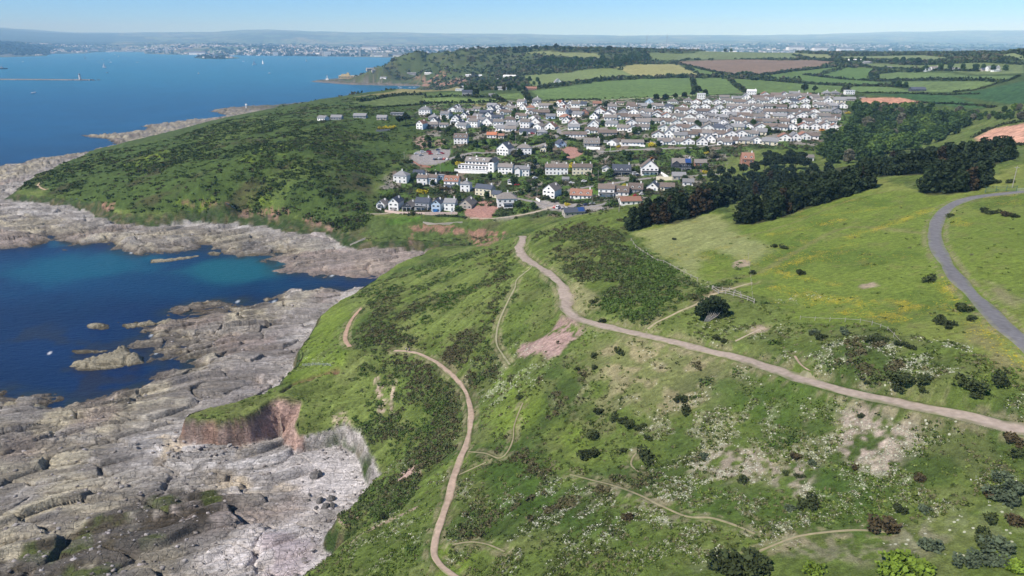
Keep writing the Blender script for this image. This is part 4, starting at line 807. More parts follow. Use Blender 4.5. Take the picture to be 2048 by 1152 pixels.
def row_pts(L, step, jx, jy):
    P = [hit(a, b) for a, b in L]; S = [0]
    for a, b in zip(P, P[1:]): S.append(S[-1]+math.hypot(a[0]-b[0], a[1]-b[1]))
    out = []; s = step*0.3
    while s < S[-1]:
        i = max(k for k in range(len(S)) if S[k] <= s); i = min(i, len(P)-2); t = (s-S[i])/(S[i+1]-S[i]); x = P[i][0]+(P[i+1][0]-P[i][0])*t; y = P[i][1]+(P[i+1][1]-P[i][1])*t
        out.append((x+rnd.uniform(-jx, jx), y+rnd.uniform(-jy, jy))); s += step*rnd.uniform(.8, 1.2)
    return out
PK = [('pine%d' % i, ('pine', 300+i, F_PINB if i == 4 else F_PINE, 1500, 0.55, 7.0)) for i in range(5)]
def pines(rows, step, s0, s1, lab, grp, brown=0.1):
    for L in rows:
        for x, y in row_pts(L, step, 1.2, 1.2):
            b = rnd.random() < brown; k = PK[4] if b else PK[rnd.randrange(4)]
            put_tree(k[0], k[1], x, y, rnd.uniform(s0, s1), rnd.uniform(0, 6.28), lab[1] if b else lab[0], 'tree', grp[1] if b else grp[0])
pines([[(1258,458),(1300,450),(1360,438),(1410,424),(1450,408),(1490,398)], [(1272,447),(1330,436),(1400,418),(1450,400),(1520,388),(1570,380)], [(1330,424),(1400,404),(1470,388),(1560,370),(1650,362),(1740,354)], [(1400,398),(1480,380),(1580,364)]], 5.0, 0.92, 1.3,
      ('dark green wind pruned pine in the long belt behind the meadow, nearest the village', 'brown tinged pine in the long belt behind the meadow, nearest the village'), ('dark pines of the belt nearest the village', 'browned pines of the belt nearest the village'), 0.12)
pines([[(1478,447),(1520,440),(1560,428),(1600,417),(1640,406),(1690,392),(1735,376)], [(1485,436),(1540,424),(1600,406),(1660,392),(1730,368)], [(1540,412),(1620,393),(1700,374),(1738,360)]], 5.0, 0.92, 1.28,
      ('dark green pine in the middle belt pointing into the meadow', 'brown tinged pine in the middle belt pointing into the meadow'), ('dark pines of the middle belt', 'browned pines of the middle belt'), 0.08)
pines([[(1745,353),(1800,350),(1850,345),(1900,336)], [(1750,342),(1850,335),(1950,326),(2015,322)], [(1780,335),(1880,322),(2010,312)]], 5.2, 0.95, 1.3,
      ('dark pine in the far right belt below the red field', 'brown tinged pine in the far right belt below the red field'), ('dark pines of the far right belt', 'browned pines of the far right belt'), 0.04)
pines([[(1852,384),(1880,386),(1912,384),(1945,378),(1962,370)], [(1856,374),(1900,372),(1950,364)], [(1870,364),(1930,360)]], 4.6, 1.0, 1.3,
      ('dark pine in the round clump beside the bend of the tarmac road', 'brown pine at the foot of the round clump beside the tarmac road'), ('dark pines of the round clump', 'brown pines of the round clump'), 0.12)
TK = [('tall%d' % i, ('tall', 320+i, F_PINE, 1500, 0.6, 9.0)) for i in range(3)]
for px, py, s in ((1528,345,1.0),(1548,338,1.1),(1568,342,1.1),(1590,340,1.0),(1610,343,.9),(1508,350,.9),(1440,356,.8),(1462,358,.8),(1485,352,.8),(1420,362,.7),(1535,330,1),(1578,328,1),(1600,330,.9),(1430,372,.7),(1452,368,.75),(1475,372,.75),(1500,366,.8),(1540,358,.9),(1580,355,.85),(1625,352,.8),(1655,348,.8)):
    x, y, z = hit(px, py); k = TK[rnd.randrange(3)]; put_tree(k[0], k[1], x, y, s*0.95, rnd.uniform(0, 6.28), 'tall dark broad topped pine standing among the gardens behind the belts', 'tree', 'tall dark pines between the village and the belts')
for i, (px, py, s, lab) in enumerate(((812,250,1.1,'big dark spreading pine at the left end of the village'), (800,252,.9,'smaller dark pine beside the big one at the left end of the village'), (1212,222,.9,'dark umbrella shaped pine in the top left of the estate'), (1228,222,.8,'darker right hand pine in the top left of the estate'), (1396,190,1.0,'dark dome shaped tree beside the tall white house at the village top'), (1410,194,.8,'dark tree just right of the tall white house at the village top'), (1385,196,.8,'dark tree left of the tall white house at the village top'), (1312,206,.9,'leftmost dark tree of the clump above the estate'), (1330,206,.9,'second dark tree of the clump above the estate'), (1350,202,.8,'third dark tree of the clump above the estate'), (1368,200,.8,'rightmost dark tree of the clump above the estate'), (1608,186,1.0,'dark round oak on the top edge of the village, left of a pair'), (1628,188,.9,'dark round oak on the top edge of the village, right of a pair'), (952,196,1.1,'dark tree beside the lone farmhouse left of the big field'), (1290,340,.6,'dark tree beside the road above the slate roofed house'))):
    x, y, z = hit(px, py); k = TK[i % 3]; put_tree(k[0], k[1], x, y, s, rnd.uniform(0, 6.28), lab, 'tree', None)
OK_ = [('oak%d' % i, ('oak', 340+i, [F_OAK, F_OAK, F_BRIGHT, F_GREY, F_OAK, F_BRIGHT][i], 1300, 0.6, 5.0)) for i in range(6)]
OLAB = {0: 'mid green leafy tree in the wooded valley right of the village', 2: 'fresh bright green tree in the wooded valley right of the village', 3: 'grey half bare tree in the wooded valley right of the village'}
def woods(P, dx, dy, s0, s1, pick, labs, grps):
    P = np.array(P, float); x0, y0 = P.min(0); x1, y1 = P.max(0); yy = y0; r = 0
    while yy < y1:
        xx = x0 + (r % 2)*dx/2
        while xx < x1:
            qx = xx+rnd.uniform(-.3, .3)*dx; qy = yy+rnd.uniform(-.3, .3)*dy
            if sdist(P, np.array([qx]), np.array([qy]))[0] > 0:
                x, y, z = hit(qx, qy); i = pick(); k = OK_[i]; c = {1: 0, 4: 0, 5: 2}.get(i, i)
                put_tree(k[0], k[1], x, y, rnd.uniform(s0, s1), rnd.uniform(0, 6.28), labs[c], 'tree', grps[c])
            xx += dx
        yy += dy; r += 1
woods([(1690,262),(1712,222),(1800,214),(1900,226),(1960,236),(1925,262),(1860,292),(1800,308),(1735,326),(1660,330),(1625,305),(1660,285)], 19, 9.5, 1.1, 1.6, lambda: rnd.choices(range(6), [5, 5, 2, 1, 5, 2])[0], OLAB, {0: 'green trees of the valley wood', 2: 'bright trees of the valley wood', 3: 'grey trees of the valley wood'})
OL2 = {k: v.replace('in the wooded valley right of the village', 'along the hedge line above the valley at the right edge') for k, v in OLAB.items()}
woods([(1905,232),(1990,222),(2080,214),(2080,240),(1990,248),(1930,246)], 16, 9, 0.6, 0.9, lambda: rnd.choices(range(6), [4, 4, 1, 3, 4, 1])[0], OL2, {0: 'green trees of the right edge hedge line', 2: 'bright trees of the right edge hedge line', 3: 'grey trees of the right edge hedge line'})
OL3 = {k: v.replace('in the wooded valley right of the village', 'in the gully wood across the far hill top') for k, v in OLAB.items()}
woods([(1085,118),(1200,124),(1225,118),(1300,106),(1302,124),(1240,134),(1150,136),(1060,132)], 13, 4.5, 1.4, 2.2, lambda: rnd.choice([0, 1, 4]), OL3, {0: 'trees of the gully wood on the far hill', 2: '', 3: ''})
OL4 = {k: v.replace('in the wooded valley right of the village', 'in the scattered copse between the big field and the far bay') for k, v in OLAB.items()}
woods([(950,168),(1040,158),(1100,166),(1050,182),(1010,188),(960,184),(915,184)], 15, 6, 0.8, 1.4, lambda: rnd.choice([0, 1, 4, 0, 3]), OL4, {0: 'green trees of the copse by the far bay', 2: '', 3: 'grey trees of the copse by the far bay'})
sky_l = ['lone round tree on the skyline of the far hill, %s from the left' % o for o in ('first', 'second', 'third', 'fourth', 'fifth', 'sixth', 'seventh', 'eighth', 'ninth', 'tenth', 'eleventh', 'twelfth', 'thirteenth', 'fourteenth')]
for i, (px, s) in enumerate(((845,1.2),(957,1.1),(978,1.2),(1000,2.2),(1029,2.4),(1050,1.6),(1060,1.9),(1072,1.7),(1092,2.0),(1112,1.9),(1128,1.9),(1142,1.3),(1175,1.4),(1218,2.0))):
    u = (px-1024)/FPX; yb = [2530, 2450, 2400][min(2, int((px-840)/60))] if px < 1000 else 2300 - (px-1000)*0.5
    x = u*yb/CP*1.0*(1/(1+0)); x = u*yb/ray(px, 98)[1]; k = TK[i % 3] if i % 2 else OK_[0]
    put_tree(k[0], k[1], x, yb, s, rnd.uniform(0, 6.28), sky_l[i], 'tree', None, sink=1.0)
OL5 = {k: v.replace('in the wooded valley right of the village', 'around the farm buildings on the right skyline fields') for k, v in OLAB.items()}
for px, py, s in ((1702,125,1.5),(1716,124,1.3),(1728,124,1.5),(1790,127,1.6),(1806,126,1.6),(1822,128,1.6),(1835,127,1.5),(1850,143,1.3),(1880,140,1.4),(1900,138,1.3),(1925,140,1.3),(1950,142,1.4),(1965,141,1.3),(1484,152,1.2),(1492,153,1.3),(1500,152,1.1),(1795,175,1.1),(1810,176,1.0),(1985,142,1.2),(2010,142,1.2),(1770,139,1.0),(1860,127,1.2),(1450,104,1.4),(1462,104,1.4),(1440,103,1.2)):
    x, y, z = hit(px, py); i = rnd.choice([0, 1, 4]); k = OK_[i]; put_tree(k[0], k[1], x, y, s, rnd.uniform(0, 6.28), OL5[0], 'tree', 'trees around the farms on the far fields')
OL6 = {k: v.replace('in the wooded valley right of the village', 'standing in a garden of the village') for k, v in OLAB.items()}
VT = [(rnd.uniform(800, 1680), rnd.uniform(200, 420)) for _ in range(260)]
def village_trees():
    c = 0
    for px, py in VT:
        if sdist(gv, np.array([px]), np.array([py]))[0] < 3: continue
        x, y, z = hit(px, py)
        if float(samp(WGT, x, y)) > 0.1 or float(samp(red+park+park2+lawn, x, y)) > .1 or any(math.hypot(x-a, y-b) < r*1.05 for a, b, r in TAKEN): continue
        i = rnd.choices(range(6), [5, 5, 1.5, 1.5, 5, 1.5])[0]; q = {1: 0, 4: 0, 5: 2}.get(i, i); put_tree(OK_[i][0], OK_[i][1], x, y, rnd.uniform(.5, .85), rnd.uniform(0, 6.28), OL6[q], 'tree', {0: 'green trees', 2: 'bright trees', 3: 'grey trees'}[q]+' in the village gardens'); TAKEN.append((x, y, 2.0)); c += 1
        if c > 110: break
# bushes, each one mesh
BM = {}
def bush_proto(key, fm, seed, n=420, size=0.17, name='bush'):
    if key not in BM:
        V, F = leaves(crown_pts(lobes_for('bush', seed), n, seed, 0.5), size, seed); BM[key] = [mesh_np(name, V, F, fm, False), False]
    return BM[key]
def put_bush(key, fm, seed, x, y, s, label, group=None, z=None, sy=1.0, name='bush'):
    p = bush_proto(key, fm, seed, name=name); o = p[0] if not p[1] else p[0].copy()
    if p[1]: COL.objects.link(o)
    p[1] = True; o.location = (x, y, (gz(x, y) if z is None else z)-0.1*s); o.scale = (s, s*sy, s*0.85); o.rotation_euler = (0, 0, rnd.uniform(0, 6.28)); return tag(o, label, 'bush', group)
BL = [(1362,800,2.0,'g','dark gorse bush on the dry turf, upper of two'), (1372,825,1.8,'g','dark gorse bush on the dry turf, lower of two'), (1485,964,1.5,'g','small round dark bush at the foot of the grey scree patch'), (1405,918,1.4,'b','round grey green bush on the edge of the grey scree patch'),
 (1292,918,2.6,'g','wide dark bush curling round the hooked little trail'), (1186,875,2.2,'g','dark green bush in the centre of the near slope'), (1200,828,1.7,'g','upper left bush of the line of gorse on the near slope'), (1228,838,1.6,'g','second bush of the line of gorse on the near slope'), (1246,846,1.8,'g','third bush of the line of gorse on the near slope'), (1262,852,2.0,'g','fourth bush of the line of gorse on the near slope'), (1280,858,1.4,'g','last lowest bush of the line of gorse on the near slope'),
 (1170,915,2.4,'g','broad dark bush left of the hooked trail'), (1190,908,2.0,'g','dark bush touching the broad one left of the hooked trail'), (1298,880,1.2,'g','small bush above the hooked trail'), (1255,1038,1.5,'r','round brown bush low on the near slope among daisies'), (1760,1052,2.8,'r','wide rusty olive bush near the bottom right'), (1042,796,1.4,'g','small bush at the top of the side trail'),
 (1010,797,.7,'g','tiny bush left of the side trail'), (1932,625,2.4,'g','dark bush in the meadow near the road bend'), (1858,562,2.2,'g','dark low bush in the meadow left of the road'), (1925,615,1.3,'g','small dark bush above the pair near the road'), (1938,640,1.5,'g','right bush of the pair near the road'), (1890,650,2.0,'g','dark bush in the buttercup patch'), (1880,640,1.6,'g','bush left of the buttercup patch'), (1900,658,1.2,'g','bush at the lower side of the buttercup patch'), (1872,645,1.0,'g','small bush at the far left by the buttercup patch'),
 (1600,549,2.0,'g','low olive bush in the open meadow right of the fence'), (1550,494,1.6,'g','left low bush by the faint track'), (1568,497,1.8,'g','right low bush by the faint track'), (1505,548,1.7,'g','bush at the end of the post fence'), (1350,480,1.2,'g','flat bush in the pale turf'), (1432,678,1.4,'g','small bush beside the gravel track under the cypress'), (1448,684,1.2,'g','second small bush beside the gravel track'),
 (1185,672+42,1.5,'g','bush on the pale turf under the pink scree'), (1240,707,1.8,'g','bush beside the pair of loops in the dry turf'), (1190,738,1.3,'g','small bush on the dry turf near the left edge'), (1155,740,1.1,'g','tiny bush left on the dry turf'), (1935,775,2.8,'g','big dark bush right of the white flowers'), (1850,768,2.2,'g','dark bush beside the white flowers'), (1815,765,2.3,'g','round dark bush between white flowers and road'), (1790,760,2.3,'g','left bush of three between white flowers and track'), (1795,783,1.8,'g','low bush near the gravel track, right half'), (1840,785,1.5,'g','low olive bush just above the gravel track'), (2000,765,2.0,'g','dark bush at the right edge above the track'), (1950,800,1.4,'g','small bush just above the track near the right edge'),
 (2030,895,2.2,'r','brown topped bush at the right edge under the track'), (2035,912,1.6,'g','dark bush at the right edge under the brown one'), (1840,962,1.4,'r','dull brown bush on the right slope'), (1998,955,1.8,'b','grey green bush, upper at right edge'), (2000,995,2.2,'b','large silvery bush in the right edge thicket'), (2020,1005,2.2,'b','silvery bush lower in the right edge thicket'), (2040,990,2.4,'b','silvery bush right in the edge thicket'), (1978,990,1.5,'r','rusty bush left of the silvery thicket'), (1848,1025,1.5,'b','small grey green bush near the bottom path'), (1802,1028,1.5,'g','small dark bush near the bottom path'), (1968,1085,2.0,'g','dark bush at the bottom right'), (1858,1100,2.2,'b','pale silvery bush at the bottom right'), (1982,1095,2.6,'b','big silvery bush at the bottom right corner'), (1975,1125,2.2,'b','silvery bush below the big one at the corner'), (2008,1130,2.0,'b','silvery bush in the very corner'), (1925,1125,2.0,'b','grey bush left of the corner thicket'), (1980,1040,1.4,'g','little dark bush above the corner thicket'), (2030,1045,1.7,'r','rusty bush near the right edge, low'),
 (1480,1130,4.2,'g','huge domed dark olive bush on the bottom edge'), (1450,1140,3.0,'g','dark bush left against the huge dome'), (1515,1140,3.0,'g','dark bush right against the huge dome'), (1600,1015,1.8,'g','dark bush inside the white daisies'), (1625,1010,1.8,'g','dark bush with bare side inside the daisies'), (1580,1020,1.3,'b','grey twiggy bush at the daisies'), (1595,920,1.4,'r','reddish bush in the bright green patch'), (1710,937,1.0,'r','small red brown bush by the pit trail'), (1625,930,1.1,'b','grey bush in the bright green patch'), (1570,952,1.0,'g','bush in a gap of daisies'), (1598,955,.9,'g','small bush next to a gap of daisies'), (1300,960,1.0,'g','bush near the daisy strip'), (1250,905,1.1,'g','low grey bush by hooked trail'),
 (1745,682,1.8,'g','wind pruned shrub leaning, leftmost of the leaning row'), (1762,683,1.8,'g','wind pruned shrub leaning, second of the row'), (1802,692,1.5,'g','wind pruned shrub leaning, third of the row'), (1820,697,1.3,'g','wind pruned shrub leaning, last of the row'), (1640,680,2.0,'g','dull bush beside the blue grey flowers'), (1625,668,1.6,'b','left blue grey shrub above the white flowers'), (1690,668,1.6,'b','right blue grey shrub above the white flowers'), (1722,835+0,1.0,'g','little bush on top of the scree fan'),
 (770,1040,1.6,'g','bush on the bank above the white cove'), (833,395,1.2,'g','bush on the headland slope'), (290,343,2.4,'g','lone dark bush on the open headland'), (1205,640+4,1.6,'g','bush where the track bends, upper side'), (1188,605,1.6,'g','rounded bush right of the worn lay-by'), (1900,440-6,1.8,'g','bush inside the bend of the tarmac road'), (1965,425,2.2,'g','left dark bush of the mound inside the bend'), (1985,428,2.2,'g','middle dark bush of the mound inside the bend'), (2010,432,2.2,'r','brown bush of the mound inside the bend'), (2030,436,1.8,'g','right bush of the mound inside the bend'), (1995,366,2.0,'g','dark bush behind the fence at the road top'), (2020,366,2.2,'g','second dark bush behind the fence at the road top')]
for i, (px, py, s, k, lab) in enumerate(BL):
    x, y, z = hit(px, py); v = i % 3; fm = {'g': F_GORSE, 'b': F_BLUE, 'r': F_RUST}[k]; put_bush(k+str(v), fm, 500+v, x, y, s*0.62, lab)
for px, py, s, lab in ((1800,1140,2.3,'large bright lime green young shrub on the bottom edge'), (1622,1145,1.3,'small lime green shrub left on the bottom edge'), (1780,1148,1.6,'lime shrub touching the large one'), (1835,1146,1.5,'lime shrub right of the large one'), (2025,1142,1.2,'small lime shrub near the bottom right corner')):
    x, y, z = hit(px, py); put_bush('lime', F_LIME, 520, x, y, s, lab)
# the lone cypress with bare leaning stems
x, y, z = hit(1420, 641); root = empty('cypress_tree', (x, y, z), 0, 'lone dark wind blown cypress with bare pale stems beside the gravel track', 'tree')
lo = [(-2.6,0,3.2,1.5),(-1.2,.5,4.4,1.9),(.4,0,5.0,2.0),(2.0,0,4.6,1.7),(3.2,.3,3.4,1.5),(-3.2,0,2.2,1.1),(3.6,.2,2.0,1.2),(1,1,3.6,2),(-1,1,3.2,2),(2.6,0,1.4,1.0),(-2.0,.8,1.6,1.2),(0.2,2.0,2.6,1.8),(1.8,2.0,1.4,1.3)]
V, F = leaves(crown_pts(lo, 2600, 9, 0.5), 0.34, 9); setkid(root, mesh_np('crown', V, F, F_PINE, False, parent=root)); mb = MB()
for a in range(7): mb.tube((-1.6+a*.15, -.5, -.3), (-0.9+a*.42, -0.7+.1*(a % 3), 1.6), .13, .10, 6); mb.tube((-0.9+a*.42, -0.7+.1*(a % 3), 1.6), (-.6+a*.62, 0, 3.2), .10, .05, 6)
mb.build('trunk', M_BARKG, root, True)
# garden shrubs
GS = [('gg', F_OAK), ('gd', F_GORSE), ('gl', F_BRIGHT), ('gy', F_YEL), ('gr', F_RUST), ('gb', F_GREY)]
GLAB = {'gg': 'leafy green garden shrub between the village houses', 'gd': 'dark green garden shrub between the village houses', 'gl': 'fresh green garden shrub between the village houses', 'gy': 'yellow flowering garden shrub between the village houses', 'gr': 'copper leaved garden shrub between the village houses', 'gb': 'grey twiggy garden shrub between the village houses'}
gv = np.array([(745,425),(780,345),(830,300),(850,250),(820,235),(900,210),(1060,205),(1200,200),(1400,190),(1700,186),(1700,240),(1690,290),(1500,300),(1420,345),(1390,380),(1260,408),(1150,425),(1060,432),(950,436),(840,430)], float)
cnt = {}
GARDEN = []
while len(GARDEN) < 800:
    px, py = rnd.uniform(745, 1700), rnd.uniform(188, 434)
    if py < 300 and rnd.random() < 0.45: continue
    if sdist(gv, np.array([px]), np.array([py]))[0] > 0: GARDEN.append((px, py))
def garden_shrubs():
    for px, py in GARDEN:
        x, y, z = hit(px, py)
        if float(samp(WGT, x, y)) > 0.1 or any(math.hypot(x-a, y-b) < r for a, b, r in TAKEN): continue
        k, fm = rnd.choices(GS, [6, 7, 3, .8, .8, 1.4])[0]; c = cnt.get(k, 0)
        if c >= {'gg': 85, 'gd': 95, 'gl': 45, 'gy': 12, 'gr': 16, 'gb': 30}[k]: continue
        cnt[k] = c+1; put_bush(k, fm, 530+len(k)+ord(k[1]), x, y, rnd.uniform(1.2, 3.2), GLAB[k], GLAB[k].replace('shrub', 'shrubs').replace(' between', 's between').replace('shrubss', 'shrubs'), sy=rnd.uniform(.7, 1.3), name='garden_shrub')
# ---------------------------------------------------------------- scrub, flowers: what nobody could count
def scatter(mask_grid, n, ylim, seed, wfun=None):
    """random points on the ground, denser where mask is high; screen density kept roughly even by distance"""
    R = np.random.RandomState(seed); out = []
    tries = n*14; r = R.rand(tries); yv = 1/(1/ylim[0] + (1/ylim[1]-1/ylim[0])*r); u = R.uniform(-0.74, 0.74, tries); x = u*(yv+60); m = samp(mask_grid, x, yv); k = R.rand(tries) < m
    return x[k][:n], yv[k][:n]
def clump_mesh(name, xs, ys_, size, nleaf, lsize, cols, mt, seed, hfac=0.7):
    R = np.random.RandomState(seed); n = len(xs); zs = samp(H, xs, ys_); s = size*(0.6+0.9*R.rand(n)); C = np.stack([xs, ys_, zs], 1)
    d = R.normal(size=(n, nleaf, 3)); d /= np.linalg.norm(d, axis=2)[:, :, None]; d[:, :, 2] = np.abs(d[:, :, 2])*hfac; rr = (0.65+0.4*R.rand(n, nleaf))[:, :, None]
    pts = (C[:, None, :] + d*rr*s[:, None, None]).reshape(-1, 3); V, F = leaves(pts, lsize, seed); ls = np.repeat(s/size, nleaf*4)[:, None]; cen = np.repeat(pts, 4, 0); V = cen+(V-cen)*ls
    pk = np.clip(((fbm(xs, ys_, 26, 3, 303)-0.5)*2.2+0.5)*len(cols) + R.normal(size=n)*len(cols)*0.28, 0, len(cols)-1).astype(int); cc = cols[pk]*(0.8+0.4*R.rand(n))[:, None]; return mesh_np(name, V, F, mt, False, {'cover': np.repeat(cc, nleaf*4, 0)})
M_SCRUB = mat('scrub_leaves', (1, 1, 1), 0.8, 0.25, 1.5, attr='cover', transl=0.1, spec=0.1)
x, y = scatter(scrub*(GY < 420), 17000, (110, 420), 71)
tag(clump_mesh('hillside_scrub', x, y, 0.72, 24, 0.20, np.array([(0.082,0.135,0.030),(0.074,0.115,0.028),(0.078,0.110,0.032),(0.10,0.125,0.050),(0.082,0.095,0.036),(0.100,0.090,0.045)]), M_SCRUB, 72, 0.55), 'low gorse and heather scrub over the near hillside', 'scrub', kind='stuff')
x, y = scatter(np.clip(scrub*1.1, 0, 1)*(GY > 400)*(head > 0.3), 8000, (400, 1250), 73)
tag(clump_mesh('headland_scrub', x, y, 1.7, 18, 0.50, np.array([(0.046,0.070,0.020),(0.054,0.082,0.021),(0.064,0.098,0.022),(0.060,0.056,0.028),(0.075,0.112,0.026)]), M_SCRUB, 74, 0.32), 'wind clipped green scrub over the headland across the cove', 'scrub', kind='stuff')
lowg = np.clip((1-scrub)*lnd*(1-mead*0.95)*(GY < 260)*0.30*(0.3+1.4*(n4 > 0.5)), 0, 1)
x, y = scatter(lowg*(1-stony)*(1-pink)*(1-dry*.7), 14000, (85, 260), 75)
tag(clump_mesh('rough_grass', x, y, 0.42, 12, 0.15, np.array([(0.10,0.145,0.03),(0.08,0.12,0.025),(0.145,0.185,0.045),(0.15,0.145,0.07),(0.065,0.09,0.022)]), M_SCRUB, 76, 0.5), 'tussocks of rough grass and low plants over the near slope', 'grass', kind='stuff')
x, y = scatter(np.clip(flow*0.9, 0, 1)*(0.3+0.7*(n1 > 0.5)), 26000, (85, 330), 77)
tag(clump_mesh('white_wildflowers', x, y, 0.30, 6, 0.07, np.array([(0.50,0.50,0.38),(0.42,0.44,0.30),(0.56,0.56,0.46)]), M_SCRUB, 78, 0.5), 'drifts of white cow parsley and daisies over the near slope', 'wildflowers', kind='stuff')
wood = (sst(1150, 1400, GY)*(GY < 2700)*(1-fld)*(dC > 30)*(M['dL'] > 20)); x, y = scatter(wood, 8500, (1150, 2700), 79)
tag(clump_mesh('hill_woodland', x, y, 5.5, 16, 2.2, np.array([(0.045,0.065,0.022),(0.06,0.085,0.028),(0.075,0.10,0.038),(0.085,0.08,0.045)]), M_SCRUB, 80, 0.8), 'unbroken scrubby woodland over the steep far hill', 'woodland', kind='stuff')
mt_ = (sst(-40, 60, mte)*(M['dC'] > 20)*fy).astype(float); x, y = scatter(mt_, 2500, (5000, 11000), 81)
if len(x): tag(clump_mesh('wooded_point', x, y, 30, 14, 13, np.array([(0.02,0.034,0.014),(0.03,0.045,0.018)]), M_SCRUB, 82, 0.7), 'dark woods on the point at the far left shore', 'woodland', kind='stuff')
# loose stones on the shore
def stones(n, mask_, ylim, size, seed):
    R = np.random.RandomState(seed); x, y = scatter(mask_, n, ylim, seed); n = len(x); z = samp(H, x, y); s = size*(0.4+1.2*R.rand(n)**3)
    cube = np.array([(-1,-1,-.6),(1,-1,-.6),(1,1,-.6),(-1,1,-.6),(-.8,-.8,.6),(.8,-.8,.6),(.8,.8,.6),(-.8,.8,.6)], float); V = cube[None]*(0.7+0.6*R.rand(n, 8, 3)); a = R.rand(n)*6.28; c, s_ = np.cos(a)[:, None], np.sin(a)[:, None]
    V = np.stack([V[:, :, 0]*c-V[:, :, 1]*s_, V[:, :, 0]*s_+V[:, :, 1]*c, V[:, :, 2]+V[:, :, 0]*0.25*R.normal(size=(n, 1))], 2)*s[:, None, None]*np.array([1.2, 0.9, 0.8]); V += np.stack([x, y, z], 1)[:, None]
    q = np.array([(0,3,2,1),(4,5,6,7),(0,1,5,4),(1,2,6,5),(2,3,7,6),(3,0,4,7)]); F = (np.arange(n)[:, None, None]*8+q[None]).reshape(-1, 4)
    c_ = np.array([(0.33,0.30,0.28),(0.42,0.39,0.37),(0.26,0.23,0.21),(0.50,0.46,0.45)])[R.randint(0, 4, n)]; return mesh_np('loose_stones', V.reshape(-1, 3), F, M_ROCK, False, {'cover': np.repeat(c_, 8, 0)})
rkm = rocks*(M['dC'] > 3)*(M['dL'] < -1)
tag(stones(6000, rkm*(1-cove*.8)*(0.10+0.9*sst(-12, -3, M['dL'])), (110, 700), 0.38, 83), 'loose blocks and cobbles strewn along the shore', 'stones', kind='stuff')
def boulder(px, py, s, shape, label, seed, colr=(0.20,0.19,0.18)):
    import bmesh
    bm = bmesh.new(); bmesh.ops.create_icosphere(bm, subdivisions=3, radius=1); r = random.Random(seed); pl = [(Vector((r.uniform(-1, 1), r.uniform(-1, 1), r.uniform(-.3, 1))).normalized(), r.uniform(.62, .9)) for _ in range(9)]
    for v in bm.verts:
        for nrm, dd in pl:
            q = v.co.dot(nrm)
            if q > dd: v.co -= nrm*(q-dd)
        v.co *= 1+0.05*math.sin(v.co.x*9+seed)*math.sin(v.co.y*7)
        v.co = Vector((v.co.x*shape[0], v.co.y*shape[1], v.co.z*shape[2]))*s
    me = bpy.data.meshes.new('boulder'); bm.to_mesh(me); bm.free(); a = me.attributes.new('cover', 'FLOAT_COLOR', 'POINT'); a.data.foreach_set('color', np.tile(np.array(colr+(1,), np.float32), len(me.vertices))); me.materials.append(M_ROCK)
    x, y, z = hit(px, py); o = bpy.data.objects.new('boulder', me); link(o); o.location = (x, y, z+s*shape[2]*0.45); o.rotation_euler = (0.1, 0.2, seed); return tag(o, label, 'boulder')
boulder(632, 953, 1.9, (1.15, .9, .72), 'big dark rounded boulder alone on the pale cove floor', 0.4)
for i, (px, py, s, lab) in enumerate(((640,1004,1.3,'dark angular boulder, left of the pile under the bank'), (662,1000,1.3,'dark boulder, top right of the pile under the bank'), (650,1016,1.2,'dark boulder, lowest of the pile under the bank'), (664,1013,1.0,'dark boulder, lower right of the pile under the bank'), (633,1018,.7,'small boulder left below the pile'), (617,1003,.6,'small boulder alone left of the pile'), (619,992,.5,'tiny boulder above the small one left of the pile'), (665,985,.6,'small boulder just above the pile'), (725,968,.45,'small stone near the right edge of the cove floor'), (690,905,.4,'pebble sized stone in the upper part of the cove floor'))):
    boulder(px, py, s, (1.1, .9, .8), lab, i+2.0, (0.19,0.18,0.17) if i < 7 else (0.4,0.37,0.36))
# ---------------------------------------------------------------- houses
TAKEN = []
W_ = {'white': (0.86,0.85,0.82), 'cream': (0.72,0.66,0.50), 'grey': (0.36,0.36,0.37), 'stone': (0.42,0.38,0.33), 'pale blue': (0.48,0.60,0.72), 'dark': (0.06,0.065,0.08), 'brick': (0.34,0.17,0.12), 'pink': (0.62,0.48,0.42)}
R_C = {'brown': (0.165,0.132,0.112), 'grey': (0.23,0.23,0.235), 'slate': (0.075,0.085,0.11), 'orange': (0.50,0.19,0.10), 'rust': (0.28,0.15,0.105), 'white': (0.7,0.7,0.7), 'taupe': (0.205,0.185,0.168)}
WM = {k: mat('render_'+k.replace(' ', '_'), c, 0.85, 0.05, 0.6, var2=0.07) for k, c in W_.items()}; RM = {k: mat('roof_tiles_'+k, c, 0.8, 0.14, 1.2, 0.05, 3, var2=0.16) for k, c in R_C.items()}
M_GLASS = mat('window_glass', (0.035,0.045,0.06), 0.12, 0.2, 0.5, spec=0.6); M_FRAME = mat('white_frame', (0.75,0.75,0.74), 0.6, 0.03); M_DOOR = mat('door_paint', (0.12,0.16,0.22), 0.5, 0.1); M_POT = mat('chimney_pot', (0.45,0.2,0.12), 0.8); M_SOLAR = mat('solar_panel', (0.03,0.07,0.22), 0.15, 0.1, spec=0.6)
M_GDOOR = mat('garage_door_paint', (0.03,0.16,0.42), 0.5, 0.05); M_CONC = mat('concrete', (0.40,0.38,0.36), 0.9, 0.1)
